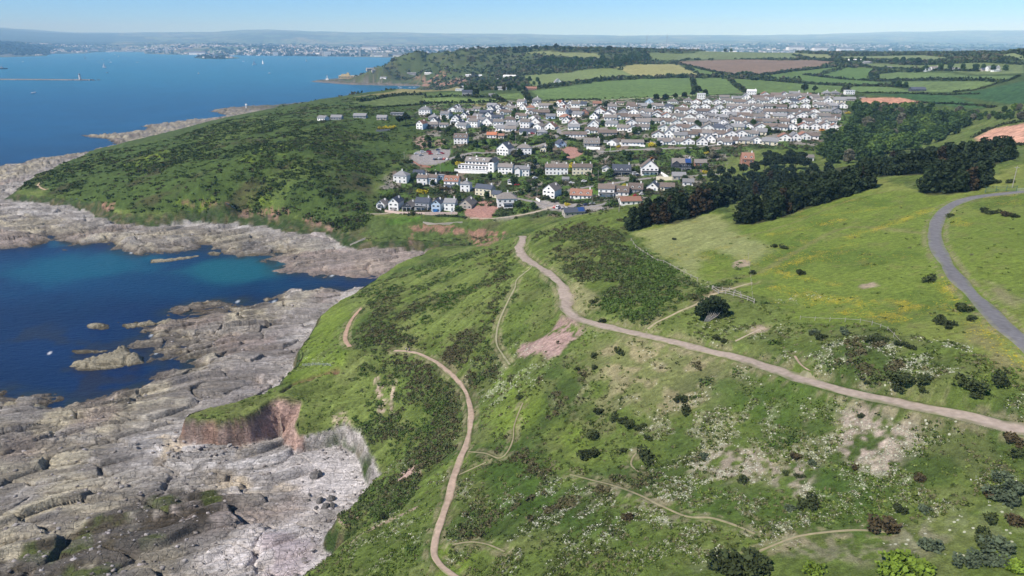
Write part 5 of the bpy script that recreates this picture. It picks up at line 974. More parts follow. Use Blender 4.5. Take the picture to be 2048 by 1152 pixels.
def roof_gable(mb, x0, x1, y0, y1, z, rise, axis, oh=0.45, t=0.16):
    if axis == 'x':
        ym = (y0+y1)/2; s = rise/((y1-y0)/2); a, b = y0-oh, y1+oh; za = z-oh*s
        for (ya, yb, zA, zB) in ((a, ym, za, z+rise), (ym, b, z+rise, za)):
            P = [(x0-oh, ya, zA), (x1+oh, ya, zA), (x1+oh, yb, zB), (x0-oh, yb, zB)]; n = len(mb.v); mb.v += [(p[0], p[1], p[2]+t) for p in P]+[(p[0], p[1], p[2]+0.01) for p in P]
            for q in ((0,1,2,3), (7,6,5,4), (0,4,5,1), (1,5,6,2), (2,6,7,3), (3,7,4,0)): mb.f.append(tuple(n+i for i in q)); mb.m.append(0)
    else:
        m2 = MB(); roof_gable(m2, y0, y1, -x1, -x0, z, rise, 'x', oh, t); n = len(mb.v); mb.v += [(-b, a, c) for a, b, c in m2.v]; mb.f += [tuple(n+i for i in f) for f in m2.f]; mb.m += m2.m
def wall_gable(mb, x0, x1, y0, y1, z0, z, rise, axis):
    mb.box(x0, y0, z0, x1, y1, z)
    if axis == 'x':
        ym = (y0+y1)/2
        for x in (x0, x1):
            P = [(x, y0, z), (x, y1, z), (x, ym, z+rise)]; mb.poly(P if x == x1 else P[::-1])
    else:
        xm = (x0+x1)/2
        for y in (y0, y1):
            P = [(x0, y, z), (x1, y, z), (xm, y, z+rise)]; mb.poly(P if y == y0 else P[::-1])
def roof_hip(mb, x0, x1, y0, y1, z, rise, oh=0.45):
    a, b, c, d = x0-oh, x1+oh, y0-oh, y1+oh; h = min(b-a, d-c)/2*0.95; ym = (c+d)/2; xm = (a+b)/2; z0 = z-0.12
    if b-a > d-c: r1, r2 = (a+h, ym, z+rise), (b-h, ym, z+rise)
    else: r1, r2 = (xm, c+h, z+rise), (xm, d-h, z+rise)
    A, B, C_, D = (a, c, z0), (b, c, z0), (b, d, z0), (a, d, z0)
    if b-a > d-c: mb.poly([A, B, r2, r1]); mb.poly([B, C_, r2]); mb.poly([C_, D, r1, r2]); mb.poly([D, A, r1])
    else: mb.poly([A, B, r1]); mb.poly([B, C_, r2, r1]); mb.poly([C_, D, r2]); mb.poly([D, A, r1, r2])
    mb.poly([A, D, C_, B])
def window(root, x, z, w, h, y, side='f', pane=True, name='window'):
    """front (f, facing -y), right (r, +x) or left (l)"""
    f = MB(); g = MB(); e = 0.05
    if side == 'f': f.box(x-w/2, y-e, z, x+w/2, y+0.05, z+h); g.box(x-w/2+.09, y-e-.03, z+.09, x+w/2-.09, y-e+.005, z+h-.09)
    elif side == 'r': f.box(y-0.05, x-w/2, z, y+e, x+w/2, z+h); g.box(y+e-.005, x-w/2+.09, z+.09, y+e+.03, x+w/2-.09, z+h-.09)
    else: f.box(y-e, x-w/2, z, y+0.05, x+w/2, z+h); g.box(y-e-.03, x-w/2+.09, z+.09, y-e+.005, x+w/2-.09, z+h-.09)
    o = f.build(name, M_FRAME, root); g.build('pane', M_GLASS, o); return o
def chimney(root, roof, x, y, z, h=1.3):
    mb = MB(); mb.box(x-.38, y-.3, z-1.2, x+.38, y+.3, z+h); mb.box(x-.45, y-.37, z+h-.2, x+.45, y+.37, z+h-.05); c = mb.build('chimney', WM['white'], roof)
    mb2 = MB(); mb2.tube((x-.15, y, z+h-.06), (x-.15, y, z+h+.35), .1, .08, 6); mb2.tube((x+.18, y, z+h-.06), (x+.18, y, z+h+.35), .1, .08, 6)
    for f in mb2.f: c.data  # pots are joined to the stack below
    return c
def make_house(form, wc, rc, w, d, st=1, extra=''):
    """front faces -y; w wide, d deep; origin on the ground at the middle of the front"""
    nm = 'house' if form != 'bung' and form != 'side' else 'bungalow'
    root = bpy.data.objects.new(nm, None); link(root); root.empty_display_size = 0.5; eave = 2.85*st; wl = MB(); rf = MB(); x0, x1, y0, y1 = -w/2, w/2, 0, d; dep = -3.0; wm = WM[wc]; rm = RM[rc]
    if form in ('bung', 'gab'):
        rise = w*0.27 if form == 'bung' else w*0.42; wall_gable(wl, x0, x1, y0, y1, dep, eave, rise, 'y'); roof_gable(rf, x0, x1, y0, y1, eave, rise, 'y')
    elif form in ('side', 'two', 'dorm', 'terr'):
        rise = d*(0.30 if form != 'dorm' else 0.48); wall_gable(wl, x0, x1, y0, y1, dep, eave, rise, 'x'); roof_gable(rf, x0, x1, y0, y1, eave, rise, 'x')
    elif form == 'hip': rise = min(w, d)*0.33; wl.box(x0, y0, dep, x1, y1, eave); roof_hip(rf, x0, x1, y0, y1, eave, rise)
    elif form == 'mod':
        rise = 0.3; wl.box(x0, y0, dep, x1, y1, eave); rf.box(x0-.4, y0-.5, eave, x1+.4, y1+.4, eave+.3)
    elif form == 'lshape':
        rise = d*.3; wall_gable(wl, x0, x1, y0+1.5, y1, dep, eave, rise, 'x'); roof_gable(rf, x0, x1, y0+1.5, y1, eave, rise, 'x'); g0, g1 = x0+.3, x0+.3+w*.36; r2 = (g1-g0)*.36; wall_gable(wl, g0, g1, y0, y0+1.5+d*.3, dep, eave-.15, r2, 'y'); roof_gable(rf, g0, g1, y0, y0+1.5+d*.35, eave-.15, r2, 'y')
    wl.build('wall', wm, root); r = rf.build('roof', rm, root)
    fy0 = y0 if form != 'lshape' else y0+1.5
    for s in range(st):
        zb = 2.6*s+0.9; n = max(2, int(w/2.7)); 
        for i in range(n):
            x = x0+(i+.5)*w/n
            if form == 'lshape' and x < x0+w*.42: continue
            if s == 0 and i == n//2 and not extra.startswith('gar'):
                m = MB(); m.box(x-.5, fy0-.06, 0.05, x+.5, fy0+.04, 2.1); m.build('door', M_DOOR, root); continue
            ww = 1.7 if form in ('bung', 'gab', 'mod') else 1.35
            window(root, x, zb, ww, 1.15, fy0)
    if form == 'lshape': window(root, x0+.3+w*.18, .8, w*.22, 1.4, y0)
    if form == 'gab': window(root, 0, eave+.3, 1.5, 1.2, y0)
    if form == 'bung' and w > 8: window(root, 0, eave+.15, 1.3, .8, y0)
    for s in range(st): window(root, d*.4, 2.6*s+.9, 1.2, 1.1, x0, 'l')
    if form in ('two', 'terr', 'dorm', 'gab', 'hip', 'lshape'):
        if form == 'terr':
            for k in range(3): chimney(root, r, x0+w*(.08+.42*k), d/2, eave+d*.30)
        elif form == 'gab': chimney(root, r, w*.2, d*.7, eave+rise*.6)
        else: chimney(root, r, x1-1.2 if form != 'hip' else 0.6, d/2, eave+rise)
    if 'skyl' in extra:
        m = MB(); zz = eave+rise*.45; yy = d*.225
        for q in (-.2, .2): m.box(w*q-.5, yy-.55, zz+.12, w*q+.5, yy+.45, zz+.3)
        m.build('rooflight', M_GLASS, r)
    if form == 'dorm' or 'dormer' in extra:
        k = 3 if w > 9 else 2
        for i in range(k):
            x = x0+(i+.5)*w/k; dz = eave+.35; m = MB(); wall_gable(m, x-.9, x+.9, .7, 2.6, dz-.4, dz+1.2, .6, 'y'); dm = m.build('dormer', WM['white'], root); m = MB(); roof_gable(m, x-.9, x+.9, .7, 3.0, dz+1.2, .6, 'y', .2, .1); m.build('dormer_roof', rm, dm); window(dm, x, dz+.1, 1.1, 1.0, .7)
    if 'balc' in extra:
        m = MB(); m.box(x0+.2, -1.7, 2.45, x1-.2, 0, 2.6); b = m.build('balcony', M_FRAME, root); m = MB(); m.box(x0+.2, -1.72, 2.6, x1-.2, -1.66, 3.5); 
        m.build('glass_rail', M_GLASS, b)
        for q in (x0+.4, 0, x1-.4):
            m = MB(); m.box(q-.1, -1.6, -2, q+.1, -1.4, 2.45); m.build('post', M_FRAME, root)
    if 'gar' in extra:
        m = MB(); m.box(-w*.3, -.08, -.1, w*.3, .02, 2.1); m.build('garage_door', M_GDOOR if 'blue' in extra else M_CONC, root)
    if 'solar' in extra:
        m = MB(); n0 = 0
        P = [(x1*.35, y0+.2), (x1-.3, y0+.2), (x1-.3, d/2-.3), (x1*.35, d/2-.3)]; rr = eave+.22; sl = rise/(d/2); m.poly([(p[0], p[1], rr+p[1]*sl) for p in P]); m.poly([(p[0], p[1], rr-.04+p[1]*sl) for p in P][::-1]); m.build('solar_panel', M_SOLAR, root)
    if 'conserv' in extra:
        m = MB(); m.box(-w*.2, -2.4, -2, w*.25, -.02, 2.2, .0); c = m.build('conservatory', M_FRAME, root); m = MB(); m.box(-w*.2+.15, -2.45, .6, w*.25-.15, -2.39, 2.0); m.build('pane', M_GLASS, c); m = MB(); m.poly([(-w*.2-.1, -2.5, 2.22), (w*.25+.1, -2.5, 2.22), (w*.25+.1, -.02, 2.75), (-w*.2-.1, -.02, 2.75)]); m.build('glass_roof', M_GLASS, c)
    return root
HP = {}
ORD = ['first', 'second', 'third', 'fourth', 'fifth', 'sixth', 'seventh', 'eighth', 'ninth', 'tenth', 'eleventh', 'twelfth', 'thirteenth', 'fourteenth', 'fifteenth', 'sixteenth', 'seventeenth', 'eighteenth', 'nineteenth', 'twentieth', 'twenty first', 'twenty second', 'twenty third', 'twenty fourth', 'twenty fifth', 'twenty sixth', 'twenty seventh', 'twenty eighth', 'twenty ninth', 'thirtieth']
FD = {'bung': 'gable fronted bungalow', 'gab': 'gabled house', 'side': 'long bungalow', 'two': 'two storey house', 'dorm': 'dormered house', 'terr': 'terraced row', 'hip': 'hip roofed house', 'mod': 'flat roofed house', 'lshape': 'front gabled bungalow'}
def put_house(px, py, spec, rz, label, group=None, s=1.0, xyz=None):
    if spec not in HP: HP[spec] = [make_house(*spec), False]
    p = HP[spec]; o = p[0] if not p[1] else copy_tree(p[0]); p[1] = True; x, y, z = xyz or hit(px, py)
    w, d = spec[3]*s, spec[4]*s; c, sn = math.cos(rz), math.sin(rz); zs = [gz(x+a*c-b*sn, y+a*sn+b*c) for a in (-w/2, 0, w/2) for b in (0, d*.5)]
    o.location = (x, y, max(min(zs), sum(zs)/len(zs)-.4)); o.rotation_euler = (0, 0, rz); o.scale = (s, s, s); tag(o, label, 'house', group); TAKEN.append((x-d/2*sn, y+d/2*c, max(w, d)*.52)); return o
# each cluster: (where, [(px, py, form, wall, roof, width, depth, storeys, extra, rz)])
CL = [
 ('in the lowest row above the lawns', [(761,417,'gab','white','taupe',6.0,8,1,'conserv',-.25),(787,422,'gab','white','slate',7.2,10,2,'gar',-.25),(815,421,'gab','dark','taupe',7,10,1,'balc',-.25),(844,421,'two','grey','slate',9.6,8,2,'balc',-.22),(872,425,'gab','pale blue','slate',6.2,9,2,'gar blue',-.2),(899,423,'two','white','grey',7.4,7,2,'',-.2),(930,418,'gab','stone','taupe',9.0,12,1,'gar',-.25)]),
 ('in second row above the lawns', [(800,366,'hip','white','grey',10.5,9,2,'',-.2),(836,352,'side','white','slate',8,5,1,'',-.2),(844,371,'two','white','brown',8,6,2,'',-.22),(865,370,'two','white','brown',6.5,6,2,'conserv',-.22),(881,366,'mod','pale blue','grey',4.5,4,2,'',-.2),(902,377,'dorm','white','rust',10.5,7,2,'balc',-.2),(930,384,'hip','white','grey',7,7,2,'',-.2),(966,392,'two','cream','slate',12.5,7,2,'',-.45),(991,396,'side','cream','slate',6,6,1,'',-.45)]),
 ('by the lower car park', [(1015,414,'hip','white','taupe',13,10,2,'conserv',.1),(1097,396,'gab','white','taupe',9,10,2,'',-.55),(1161,398,'dorm','white','rust',14,7,1,'',-.2),(1212,394,'two','white','brown',10.5,8,2,'balc',-.15),(1243,391,'dorm','white','brown',9,7,1,'',-.15),(1271,386,'dorm','grey','brown',9,7,1,'',-.15),(1304,381,'gab','white','slate',7.5,8,1,'',-.4),(1334,381,'side','cream','brown',9,7,1,'conserv',-.2),(1376,372,'side','white','grey',7,6,1,'',-.2),(1262,410,'side','white','rust',13,7,1,'',.1),(1150,431,'side','stone','slate',13,7,1,'solar',.2)]),
 ('level with the hotel', [(1010,349,'two','white','taupe',11,7,2,'',-.2),(1043,354,'lshape','white','grey',11,7,2,'',-.2),(1022,369,'mod','white','grey',5,5,1,'',-.3),(1113,350,'terr','white','brown',17,7,2,'',-.08),(1164,349,'terr','cream','brown',14.5,7,2,'',-.08),(1131,366,'side','stone','grey',4.5,4,1,'',-.1),(1212,344,'bung','white','grey',5.5,5,1,'',-.1),(1243,350,'dorm','dark','slate',13,9,1,'balc',-.1),(1299,350,'gab','white','brown',12,9,2,'balc',-.1),(1363,342,'lshape','dark','taupe',13.5,9,2,'solar balc',-.1),(1401,333,'side','brick','taupe',8.5,7,1,'',-.1),(1358,360,'side','stone','grey',9,7,1,'',-.1),(1495,334,'dorm','brick','rust',8,8,2,'',-.1),(1617,322,'side','white','taupe',7,5,1,'',-.1)]),
 ('in the tier behind the hotel', [(921,288,'dorm','white','brown',12,7,2,'',-.15),(983,276,'two','white','orange',8.5,7,1,'',-.1),(1002,277,'side','cream','rust',5,5,1,'',-.1),(1005,311,'gab','white','slate',11,10,2,'',-.5),(1048,310,'hip','white','taupe',12,9,2,'',-.1),(1086,304,'gab','cream','grey',5,7,1,'',-.2),(1125,295,'gab','pale blue','slate',7,10,1,'',.25),(1183,293,'dorm','grey','taupe',13,8,1,'',-.1),(1150,275,'side','white','brown',20,7,1,'skyl',-.12),(1215,272,'side','stone','brown',16,7,1,'',-.05),(1265,291,'side','white','taupe',18,6,1,'',-.05)]),
 ('beside the big left pine', [(642,241,'side','white','grey',10,7,1,'',-.5),(672,240,'side','grey','grey',11,7,1,'',-.1),(719,236,'side','grey','grey',13,7,1,'',-.1),(763,240,'side','stone','grey',10,7,1,'',-.1),(793,231,'mod','grey','grey',13,7,1,'',-.1),(839,259,'gab','white','rust',7,10,2,'',-.4),(864,254,'side','grey','taupe',11,7,1,'',-.1),(887,255,'side','white','taupe',8.5,5,1,'',-.1),(912,248,'mod','white','white',12,7,1,'',-.15),(939,250,'mod','pale blue','white',12,7,1,'',-.15),(973,252,'gab','white','grey',12,9,1,'',-.3),(1021,263,'side','white','taupe',10,7,1,'',-.1),(1055,269,'side','white','slate',15,7,1,'',-.12),(1084,270,'hip','grey','grey',9,7,1,'',-.1),(1099,259,'gab','white','rust',10,9,1,'',-.4)]),
 ('above the big left pine', [(849,230,'hip','white','grey',12.5,9,2,'',-.1),(866,240,'hip','grey','grey',10,8,1,'',-.1),(889,239,'two','white','grey',9,7,2,'',-.2),(918,225,'hip','white','grey',9,8,1,'',-.1),(936,232,'gab','white','taupe',9,8,1,'',-.5),(955,222,'side','white','taupe',10,6,1,'',-.1),(972,230,'side','dark','slate',14,7,1,'',-.1),(995,220,'gab','white','brown',9,8,1,'',-.3),(995,240,'side','pale blue','slate',12,7,1,'',-.1),(1020,222,'lshape','white','taupe',14,8,1,'',-.1),(1019,245,'hip','white','brown',12,8,1,'',-.1),(1041,249,'gab','white','taupe',7,8,1,'',-.2),(1070,252,'gab','white','brown',12,9,1,'',-.2)]),
 ('under the big green field', [(1061,226,'hip','white','rust',9,8,2,'',-.1),(1073,209,'hip','grey','grey',10,8,2,'',-.1),(1089,216,'side','white','taupe',13,7,1,'',-.1),(1088,230,'side','dark','brown',11,7,1,'',-.1),(1115,213,'gab','white','orange',9,10,1,'',-.5),(1123,226,'gab','white','rust',11,10,1,'',-.4),(1101,238,'side','pale blue','grey',9,7,1,'',-.1),(1139,213,'gab','white','brown',9,8,1,'',-.2),(1164,212,'side','white','slate',10,7,1,'',-.1),(1194,212,'side','pink','rust',9,7,1,'',-.1),(1222,213,'side','white','taupe',8,6,1,'',-.1),(1130,240,'hip','white','rust',11,8,1,'',-.1),(1147,252,'gab','white','rust',9,9,1,'',-.1),(1186,256,'gab','white','taupe',10,8,1,'',-.1),(1150,226,'side','grey','brown',9,7,1,'',-.1),(1168,230,'gab','brick','brown',9,7,1,'',-.2)]),
 ('beyond the village by the bay', [(931,178,'mod','white','white',16,8,2,'',-.2),(918,182,'mod','white','white',12,8,1,'',-.2),(1000,180,'side','white','grey',20,8,1,'',-.1),(1018,158,'side','white','white',30,10,2,'',-.4),(1003,162,'side','white','grey',22,9,1,'',-.2),(1117,166,'gab','white','grey',12,9,1,'',.3),(1060,180,'side','brick','rust',20,8,1,'',-.1),(934,192,'side','grey','slate',14,8,2,'',-.1),(983,194,'side','white','grey',8,6,1,'',-.1)]),
 ('under the steep far hill', [(858,150,'terr','white','white',34,8,1,'',0),(823,150,'terr','grey','grey',36,8,2,'',0),(940,152,'side','white','white',30,10,1,'',0),(960,153,'side','white','white',12,8,1,'',0),(766,158,'side','white','grey',26,10,1,'',-.3),(742,140,'terr','stone','grey',34,12,2,'',.5),(752,134,'two','grey','grey',20,10,2,'',.5),(749,146,'two','stone','grey',18,10,2,'',.5),(848,97,'mod','white','white',30,10,1,'',0)]),
 ('scattered in the far right fields', [(1711,124,'side','white','white',34,14,1,'',0),(1777,138,'side','white','grey',18,10,1,'',0),(1838,182,'side','dark','slate',20,10,1,'',0),(1858,142,'two','white','grey',16,9,2,'',0),(1870,141,'two','white','taupe',14,9,2,'',0),(1988,141,'two','white','grey',22,9,2,'',0),(1972,142,'side','stone','slate',14,9,1,'',0),(1995,143,'mod','white','white',14,9,1,'',0),(1740,127,'side','grey','grey',30,10,1,'',0),(1913,141,'side','white','grey',14,9,1,'',0),(1452,104,'two','white','grey',14,9,2,'',0)]),
 ('on the top edge of the village', [(1240,210,'side','cream','brown',10,7,1,'',-.1),(1262,212,'side','white','brown',10,7,1,'',-.1),(1298,208,'gab','pale blue','slate',11,9,1,'',-.2),(1346,207,'hip','white','taupe',14,9,1,'',-.1),(1377,205,'hip','white','taupe',12,9,1,'',-.1),(1402,200,'mod','white','white',11,9,3,'',-.2),(1503,190,'two','white','white',13,8,2,'',-.2),(1700,189,'mod','white','white',13,7,2,'',0),(1672,190,'hip','stone','grey',12,9,1,'',0),(1655,190,'hip','stone','grey',11,9,1,'',0),(1612,194,'side','white','rust',16,8,1,'',0),(1696,202,'side','stone','grey',20,8,1,'',-.1)]),
]
for where, L in CL:
    L = sorted(L)
    for i, (px, py, f, wc, rc, w, d, st, ex, rz) in enumerate(L):
        put_house(px, py, (f, wc, rc, w, d, st, ex), rz, '%s %s, %s roof, %s from left %s' % (wc, FD[f], rc, ORD[i], where), None, 0.85 if 'hill' in where or 'top edge' in where or 'fields' in where else 1.04)
    if len(L) > 1 and False: pass
# the close set bungalow estate: rows across the slope, (from, to, count)
ROWS = [((1322,290),(1548,289),10,'lowest row, facing the trees'), ((1556,283),(1640,278),4,'row right of the dark pines'), ((1308,276),(1530,273),11,'second row from bottom'), ((1232,262),(1300,264),3,'row left of the estate centre'), ((1316,263),(1680,258),17,'third row from bottom'), ((1250,251),(1670,248),18,'fourth row from bottom'), ((1210,240),(1680,238),21,'middle row'), ((1190,229),(1685,228),22,'fourth row from the top'), ((1250,219),(1700,217),18,'third row from the top'), ((1380,209),(1690,207),14,'second row from the top'), ((1440,200),(1640,199),9,'top row of the estate'), ((1520,194),(1600,193),4,'row above the top row')]
EST = [('bung','white','taupe',9.0,8,1,''),('bung','white','brown',9.6,9,1,''),('bung','white','rust',9,8,1,''),('lshape','white','taupe',11.5,7.5,1,''),('lshape','white','brown',11.5,7.5,1,''),('side','white','taupe',11,7,1,''),('side','white','brown',10.5,7,1,''),('gab','white','grey',8.5,9,1,''),('side','cream','grey',10.5,7,1,''),('lshape','stone','grey',11,7.5,1,''),('hip','white','slate',11,8.5,1,''),('bung','grey','grey',9,8,1,'')]
for a, b, n, where in ROWS:
    for i in range(n):
        t = (i+.5)/n; px = a[0]+(b[0]-a[0])*t+rnd.uniform(-3, 3); py = a[1]+(b[1]-a[1])*t+rnd.uniform(-1.6, 1.6); sp = EST[rnd.choices(range(12), [6, 5, 3, 4, 4, 4, 3, 2, 1.5, 1.5, 1.2, 1.5])[0]]
        x, y, z = hit(px, py)
        if any(math.hypot(x-q[0], y-q[1]) < q[2]+3.0 for q in TAKEN): y += 4
        put_house(px, py, sp, -.22+rnd.uniform(-.16, .12), '%s %s, %s roof, %s from left, %s' % (sp[1], FD[sp[0]], sp[2], ORD[i], where), 'houses of the hillside estate', rnd.uniform(1.03, 1.2), (x, y, gz(x, y)))
# small houses in the gaps of the upper village
GP = np.array([(855,222),(1000,212),(1240,206),(1250,250),(1240,300),(1120,300),(1090,262),(1000,268),(940,262),(870,262)], float); FILL = []
for _ in range(1500):
    px, py = rnd.uniform(855, 1250), rnd.uniform(206, 300)
    if sdist(GP, np.array([px]), np.array([py]))[0] < 2: continue
    x, y, z = hit(px, py)
    if float(samp(WGT, x, y)) > .05 or any(math.hypot(x-q[0], y+4-q[1]) < q[2]+5.5 for q in TAKEN): continue
    FILL.append((px, py, x, y, z)); TAKEN.append((x, y+4, 5.5))
    if len(FILL) > 44: break
FSP = [('bung','white','taupe',8,8,1,''),('gab','white','brown',7.5,8,1,''),('side','white','grey',10,7,1,''),('two','white','taupe',8.5,7,2,''),('gab','white','slate',7.5,8,1,''),('lshape','white','brown',11,7.5,1,'')]
TN = ['', 'twenty ', 'thirty ', 'forty ']
for i, (px, py, x, y, z) in enumerate(sorted(FILL)):
    sp = FSP[rnd.randrange(6)]; nme = ORD[i] if i < 30 else 'thirty %s' % ORD[i-30] if i < 39 else 'fortieth' if i == 39 else 'forty %s' % ORD[i-40]
    put_house(px, py, sp, -.22+rnd.uniform(-.35, .2), '%s %s, %s roof, %s from left of the gap fillers uphill' % (sp[1], FD[sp[0]], sp[2], nme), 'small houses between the larger ones of the upper village', 1.1, (x, y, z)); TAKEN.pop()
# the white hotel with its terraces
x, y, z = hit(950, 346); root = empty('hotel', (x, y, z), -.32, 'big white stepped hotel with glass terraces and grey mansard roof above the lawn', 'hotel')
m = MB(); m.box(-16, 3, -3, 11, 10, 5.4); m.box(-11, 6.5, 5.4, 11, 14, 8.2); m.box(11, 1.5, -3, 15.5, 14, 8.6); m.box(-17.5, 10, -3, -11, 15, 4.5); m.build('wall', WM['white'], root)
m = MB(); m.box(-17, -2.2, -3, 11.5, 3, 1.8); m.build('terrace', WM['white'], root)
m = MB(); m.box(-17, -2.25, 1.8, 11.5, -2.15, 2.7); m.build('terrace_rail', M_FRAME, root)
m = MB(); roof_gable(m, -11, 11, 6.5, 14, 8.2, 2.9, 'x'); roof_gable(m, 11.02, 15.5, 1.5, 14, 8.6, 3.0, 'y', .3); m.box(-16.3, 2.6, 5.4, 11, 6.48, 5.65); m.build('roof', RM['taupe'], root); m = MB()
m.box(-16.2, 2.55, 2.55, 11.1, 2.99, 2.8); m.build('canopy', RM['slate'], root)
for k in range(9): window(root, -14.5+k*3.0, 2.9 if False else 3.2, 2.0, 1.5, 3.0); 
for k in range(9): window(root, -14.5+k*3.0, .2+1.75, 2.2, .6, 3.0, name='window')
for k in range(7): window(root, -9.5+k*3.1, 6.1, 1.8, 1.4, 6.5)
for k in (0, 1, 2): window(root, 13.2, .6+k*2.8, 1.6, 1.4, 1.5)
for k in (0, 1, 2): window(root, 5+k*3.2, 5.8, 1.4, 1.3, 15.5, 'r')
for k in range(3):
    m = MB(); q = -7+k*6; m.box(q-.9, 7.3, 8.6, q+.9, 9.4, 10.3); dm = m.build('dormer', WM['white'], root); window(dm, q, 9.0, 1.2, 1.0, 7.3)
m = MB(); m.box(-3, 10, 10, -2, 11, 12.2); m.build('chimney', WM['white'], root)
TAKEN.append((x, y+7, 18)); TAKEN.append(hit(885, 337)[:2]+(11,)); TAKEN.append(hit(860, 310)[:2]+(14,))
TAKEN.append(hit(960, 425)[:2]+(14,)); TAKEN.append(hit(1135, 306)[:2]+(7,)); TAKEN.append(hit(890, 440)[:2]+(14,))
village_trees(); garden_shrubs()
# ---------------------------------------------------------------- cars
CARC = {'white': (0.75,0.75,0.75), 'red': (0.45,0.02,0.02), 'dark blue': (0.02,0.03,0.10), 'silver': (0.42,0.43,0.45), 'black': (0.02,0.02,0.025), 'blue': (0.03,0.12,0.40), 'orange': (0.7,0.28,0.02)}
M_TYRE = mat('tyre', (0.02,0.02,0.02), 0.9); M_RIM = mat('rim', (0.4,0.4,0.4), 0.4, metal=0.5)
def car_proto(c, van):
    root = bpy.data.objects.new('van' if van else 'car', None); link(root); root.empty_display_size = .3; L, W, hb_ = (5.0, 1.95, 1.1) if van else (4.2, 1.78, .82); pm = mat('car_paint', CARC[c], 0.25, 0.02, spec=0.6)
    m = MB(); m.box(-L/2, -W/2, .28, L/2, W/2, hb_, .06); ht = 2.1 if van else 1.45; a, b = (-L/2+.05, L/2-1.2) if van else (-L/2+.5, L/2-1.1)
    P = [(a, hb_), (a+(.1 if van else .45), ht), (b-(.5 if van else .7), ht), (b, hb_)]; k = W/2-.08
    n = len(m.v); m.v += [(p[0], -k+(.12 if p[1] > hb_ else 0), p[1]) for p in P]+[(p[0], k-(.12 if p[1] > hb_ else 0), p[1]) for p in P]
    for q in ((0,3,2,1), (4,5,6,7), (0,1,5,4), (1,2,6,5), (2,3,7,6)): m.f.append(tuple(n+i for i in q)); m.m.append(0)
    m.build('body', pm, root); g = MB(); zz = (hb_+.08, ht-.1)
    for s in (-1, 1): g.poly([(P[0][0]+.25, s*(k+.01), zz[0]), (P[3][0]-.25, s*(k+.01), zz[0]), (P[2][0]-.05, s*(k-.09), zz[1]), (P[1][0]+.1, s*(k-.09), zz[1])][::s])
    g.poly([(P[3][0]+.01, -k+.15, zz[0]), (P[3][0]+.01, k-.15, zz[0]), (P[2][0]+.06, k-.25, zz[1]), (P[2][0]+.06, -k+.25, zz[1])]); g.poly([(P[0][0]-.01, k-.15, zz[0]), (P[0][0]-.01, -k+.15, zz[0]), (P[1][0]-.06, -k+.25, zz[1]), (P[1][0]-.06, k-.25, zz[1])]); g.build('window', M_GLASS, root)
    for sx in (-1, 1):
        for sy in (-1, 1):
            t = MB(); X_, Y_ = sx*L*.31, sy*(W/2-.1); t.tube((X_, Y_-.11, .32), (X_, Y_+.11, .32), .32, .32, 12); wh = t.build('wheel', M_TYRE, root, False); t = MB(); t.tube((X_, Y_-.12, .32), (X_, Y_+.12, .32), .17, .17, 8); t.build('rim', M_RIM, wh)
    return root
CPR = {}
CARS = [(833,309,'white',0,.4,'at the left end of the hotel car park'),(842,312,'silver',0,.5,'second from left in the hotel car park'),(846,306,'white',1,.3,'at the back left of the hotel car park'),(858,305,'red',0,.2,'in the back row of the hotel car park'),(861,309,'red',0,.2,'just in front of the other red car, hotel car park'),(857,303,'black',0,.2,'behind the red cars in the hotel car park'),(876,301,'dark blue',0,.1,'at the top of the hotel car park'),(880,305,'silver',0,.2,'below the blue one at the top of the hotel car park'),(884,308,'red',0,.2,'right end of the upper row in the hotel car park'),(878,309,'white',0,.2,'left of the red one in the upper row, hotel car park'),
 (869,319,'dark blue',0,1.2,'left end of the row along the hotel lawn'),(874,319,'black',0,1.2,'second in the row along the hotel lawn'),(879,319,'silver',0,1.2,'third in the row along the hotel lawn'),(884,319,'dark blue',0,1.2,'fourth in the row along the hotel lawn'),(889,319,'red',0,1.2,'fifth in the row along the hotel lawn'),(895,320,'white',0,1.2,'right end of the row along the hotel lawn'),(914,316,'black',0,.3,'beside the hotel entrance'),(928,315,'silver',0,.2,'right beside the hotel roof'),
 (1110,416,'red',0,1.1,'left end of the small car park under the near hill'),(1116,417,'white',1,1.1,'next to the red car in the small car park'),(1126,418,'dark blue',0,1.1,'third in the small car park'),(1134,418,'black',0,1.1,'right end of the small car park'),(1159,413,'black',0,.1,'on the road right of the small car park'),(1172,411,'dark blue',0,.2,'further right on the road by the small car park'),(1184,409,'silver',0,.2,'rightmost on the road by the small car park'),(1070,357,'white',0,.5,'on the bend below the white terraces'),(1168,364,'white',0,.1,'on the drive under the cream terrace'),(1143,367,'white',0,.1,'beside the shed under the terraces'),
 (1272,393,'red',0,.1,'on the drive among the roadside bungalows'),(1284,390,'white',0,.2,'next to the red car among the roadside bungalows'),(1270,350,'white',1,.3,'on the white drive between two tier houses'),(1276,352,'black',0,.4,'dark beside the van on the white drive'),(1364,351,'black',0,0,'on the road under the navy gabled house'),(1213,286,'white',1,0,'parked above the pale wall'),(1228,288,'black',0,0,'right of the parked van above the pale wall'),(905,427,'white',0,.9,'on the drive at the lowest row'),(1065,268,'red',0,.1,'behind the long slate roofed bungalow'),(1027,300,'white',0,.3,'on the road left of the slate gabled house'),(1018,306,'white',0,.3,'on the road left below the slate gabled house'),
 (1320,269,'orange',0,.2,'bright in the estate, left part'),(1644,262,'orange',1,.2,'bright at the right end of the estate'),(1300,236,'white',0,.1,'on the upper estate road, left'),(1396,229,'silver',0,.1,'on the upper estate road, middle'),(1500,223,'red',0,.1,'on the upper estate road, right'),(1560,274,'white',0,.1,'on the lower estate road'),(1604,268,'black',0,.1,'on the lower estate road near its right end'),(1034,371,'red',0,.3,'on top of the white flat roofed garage')]
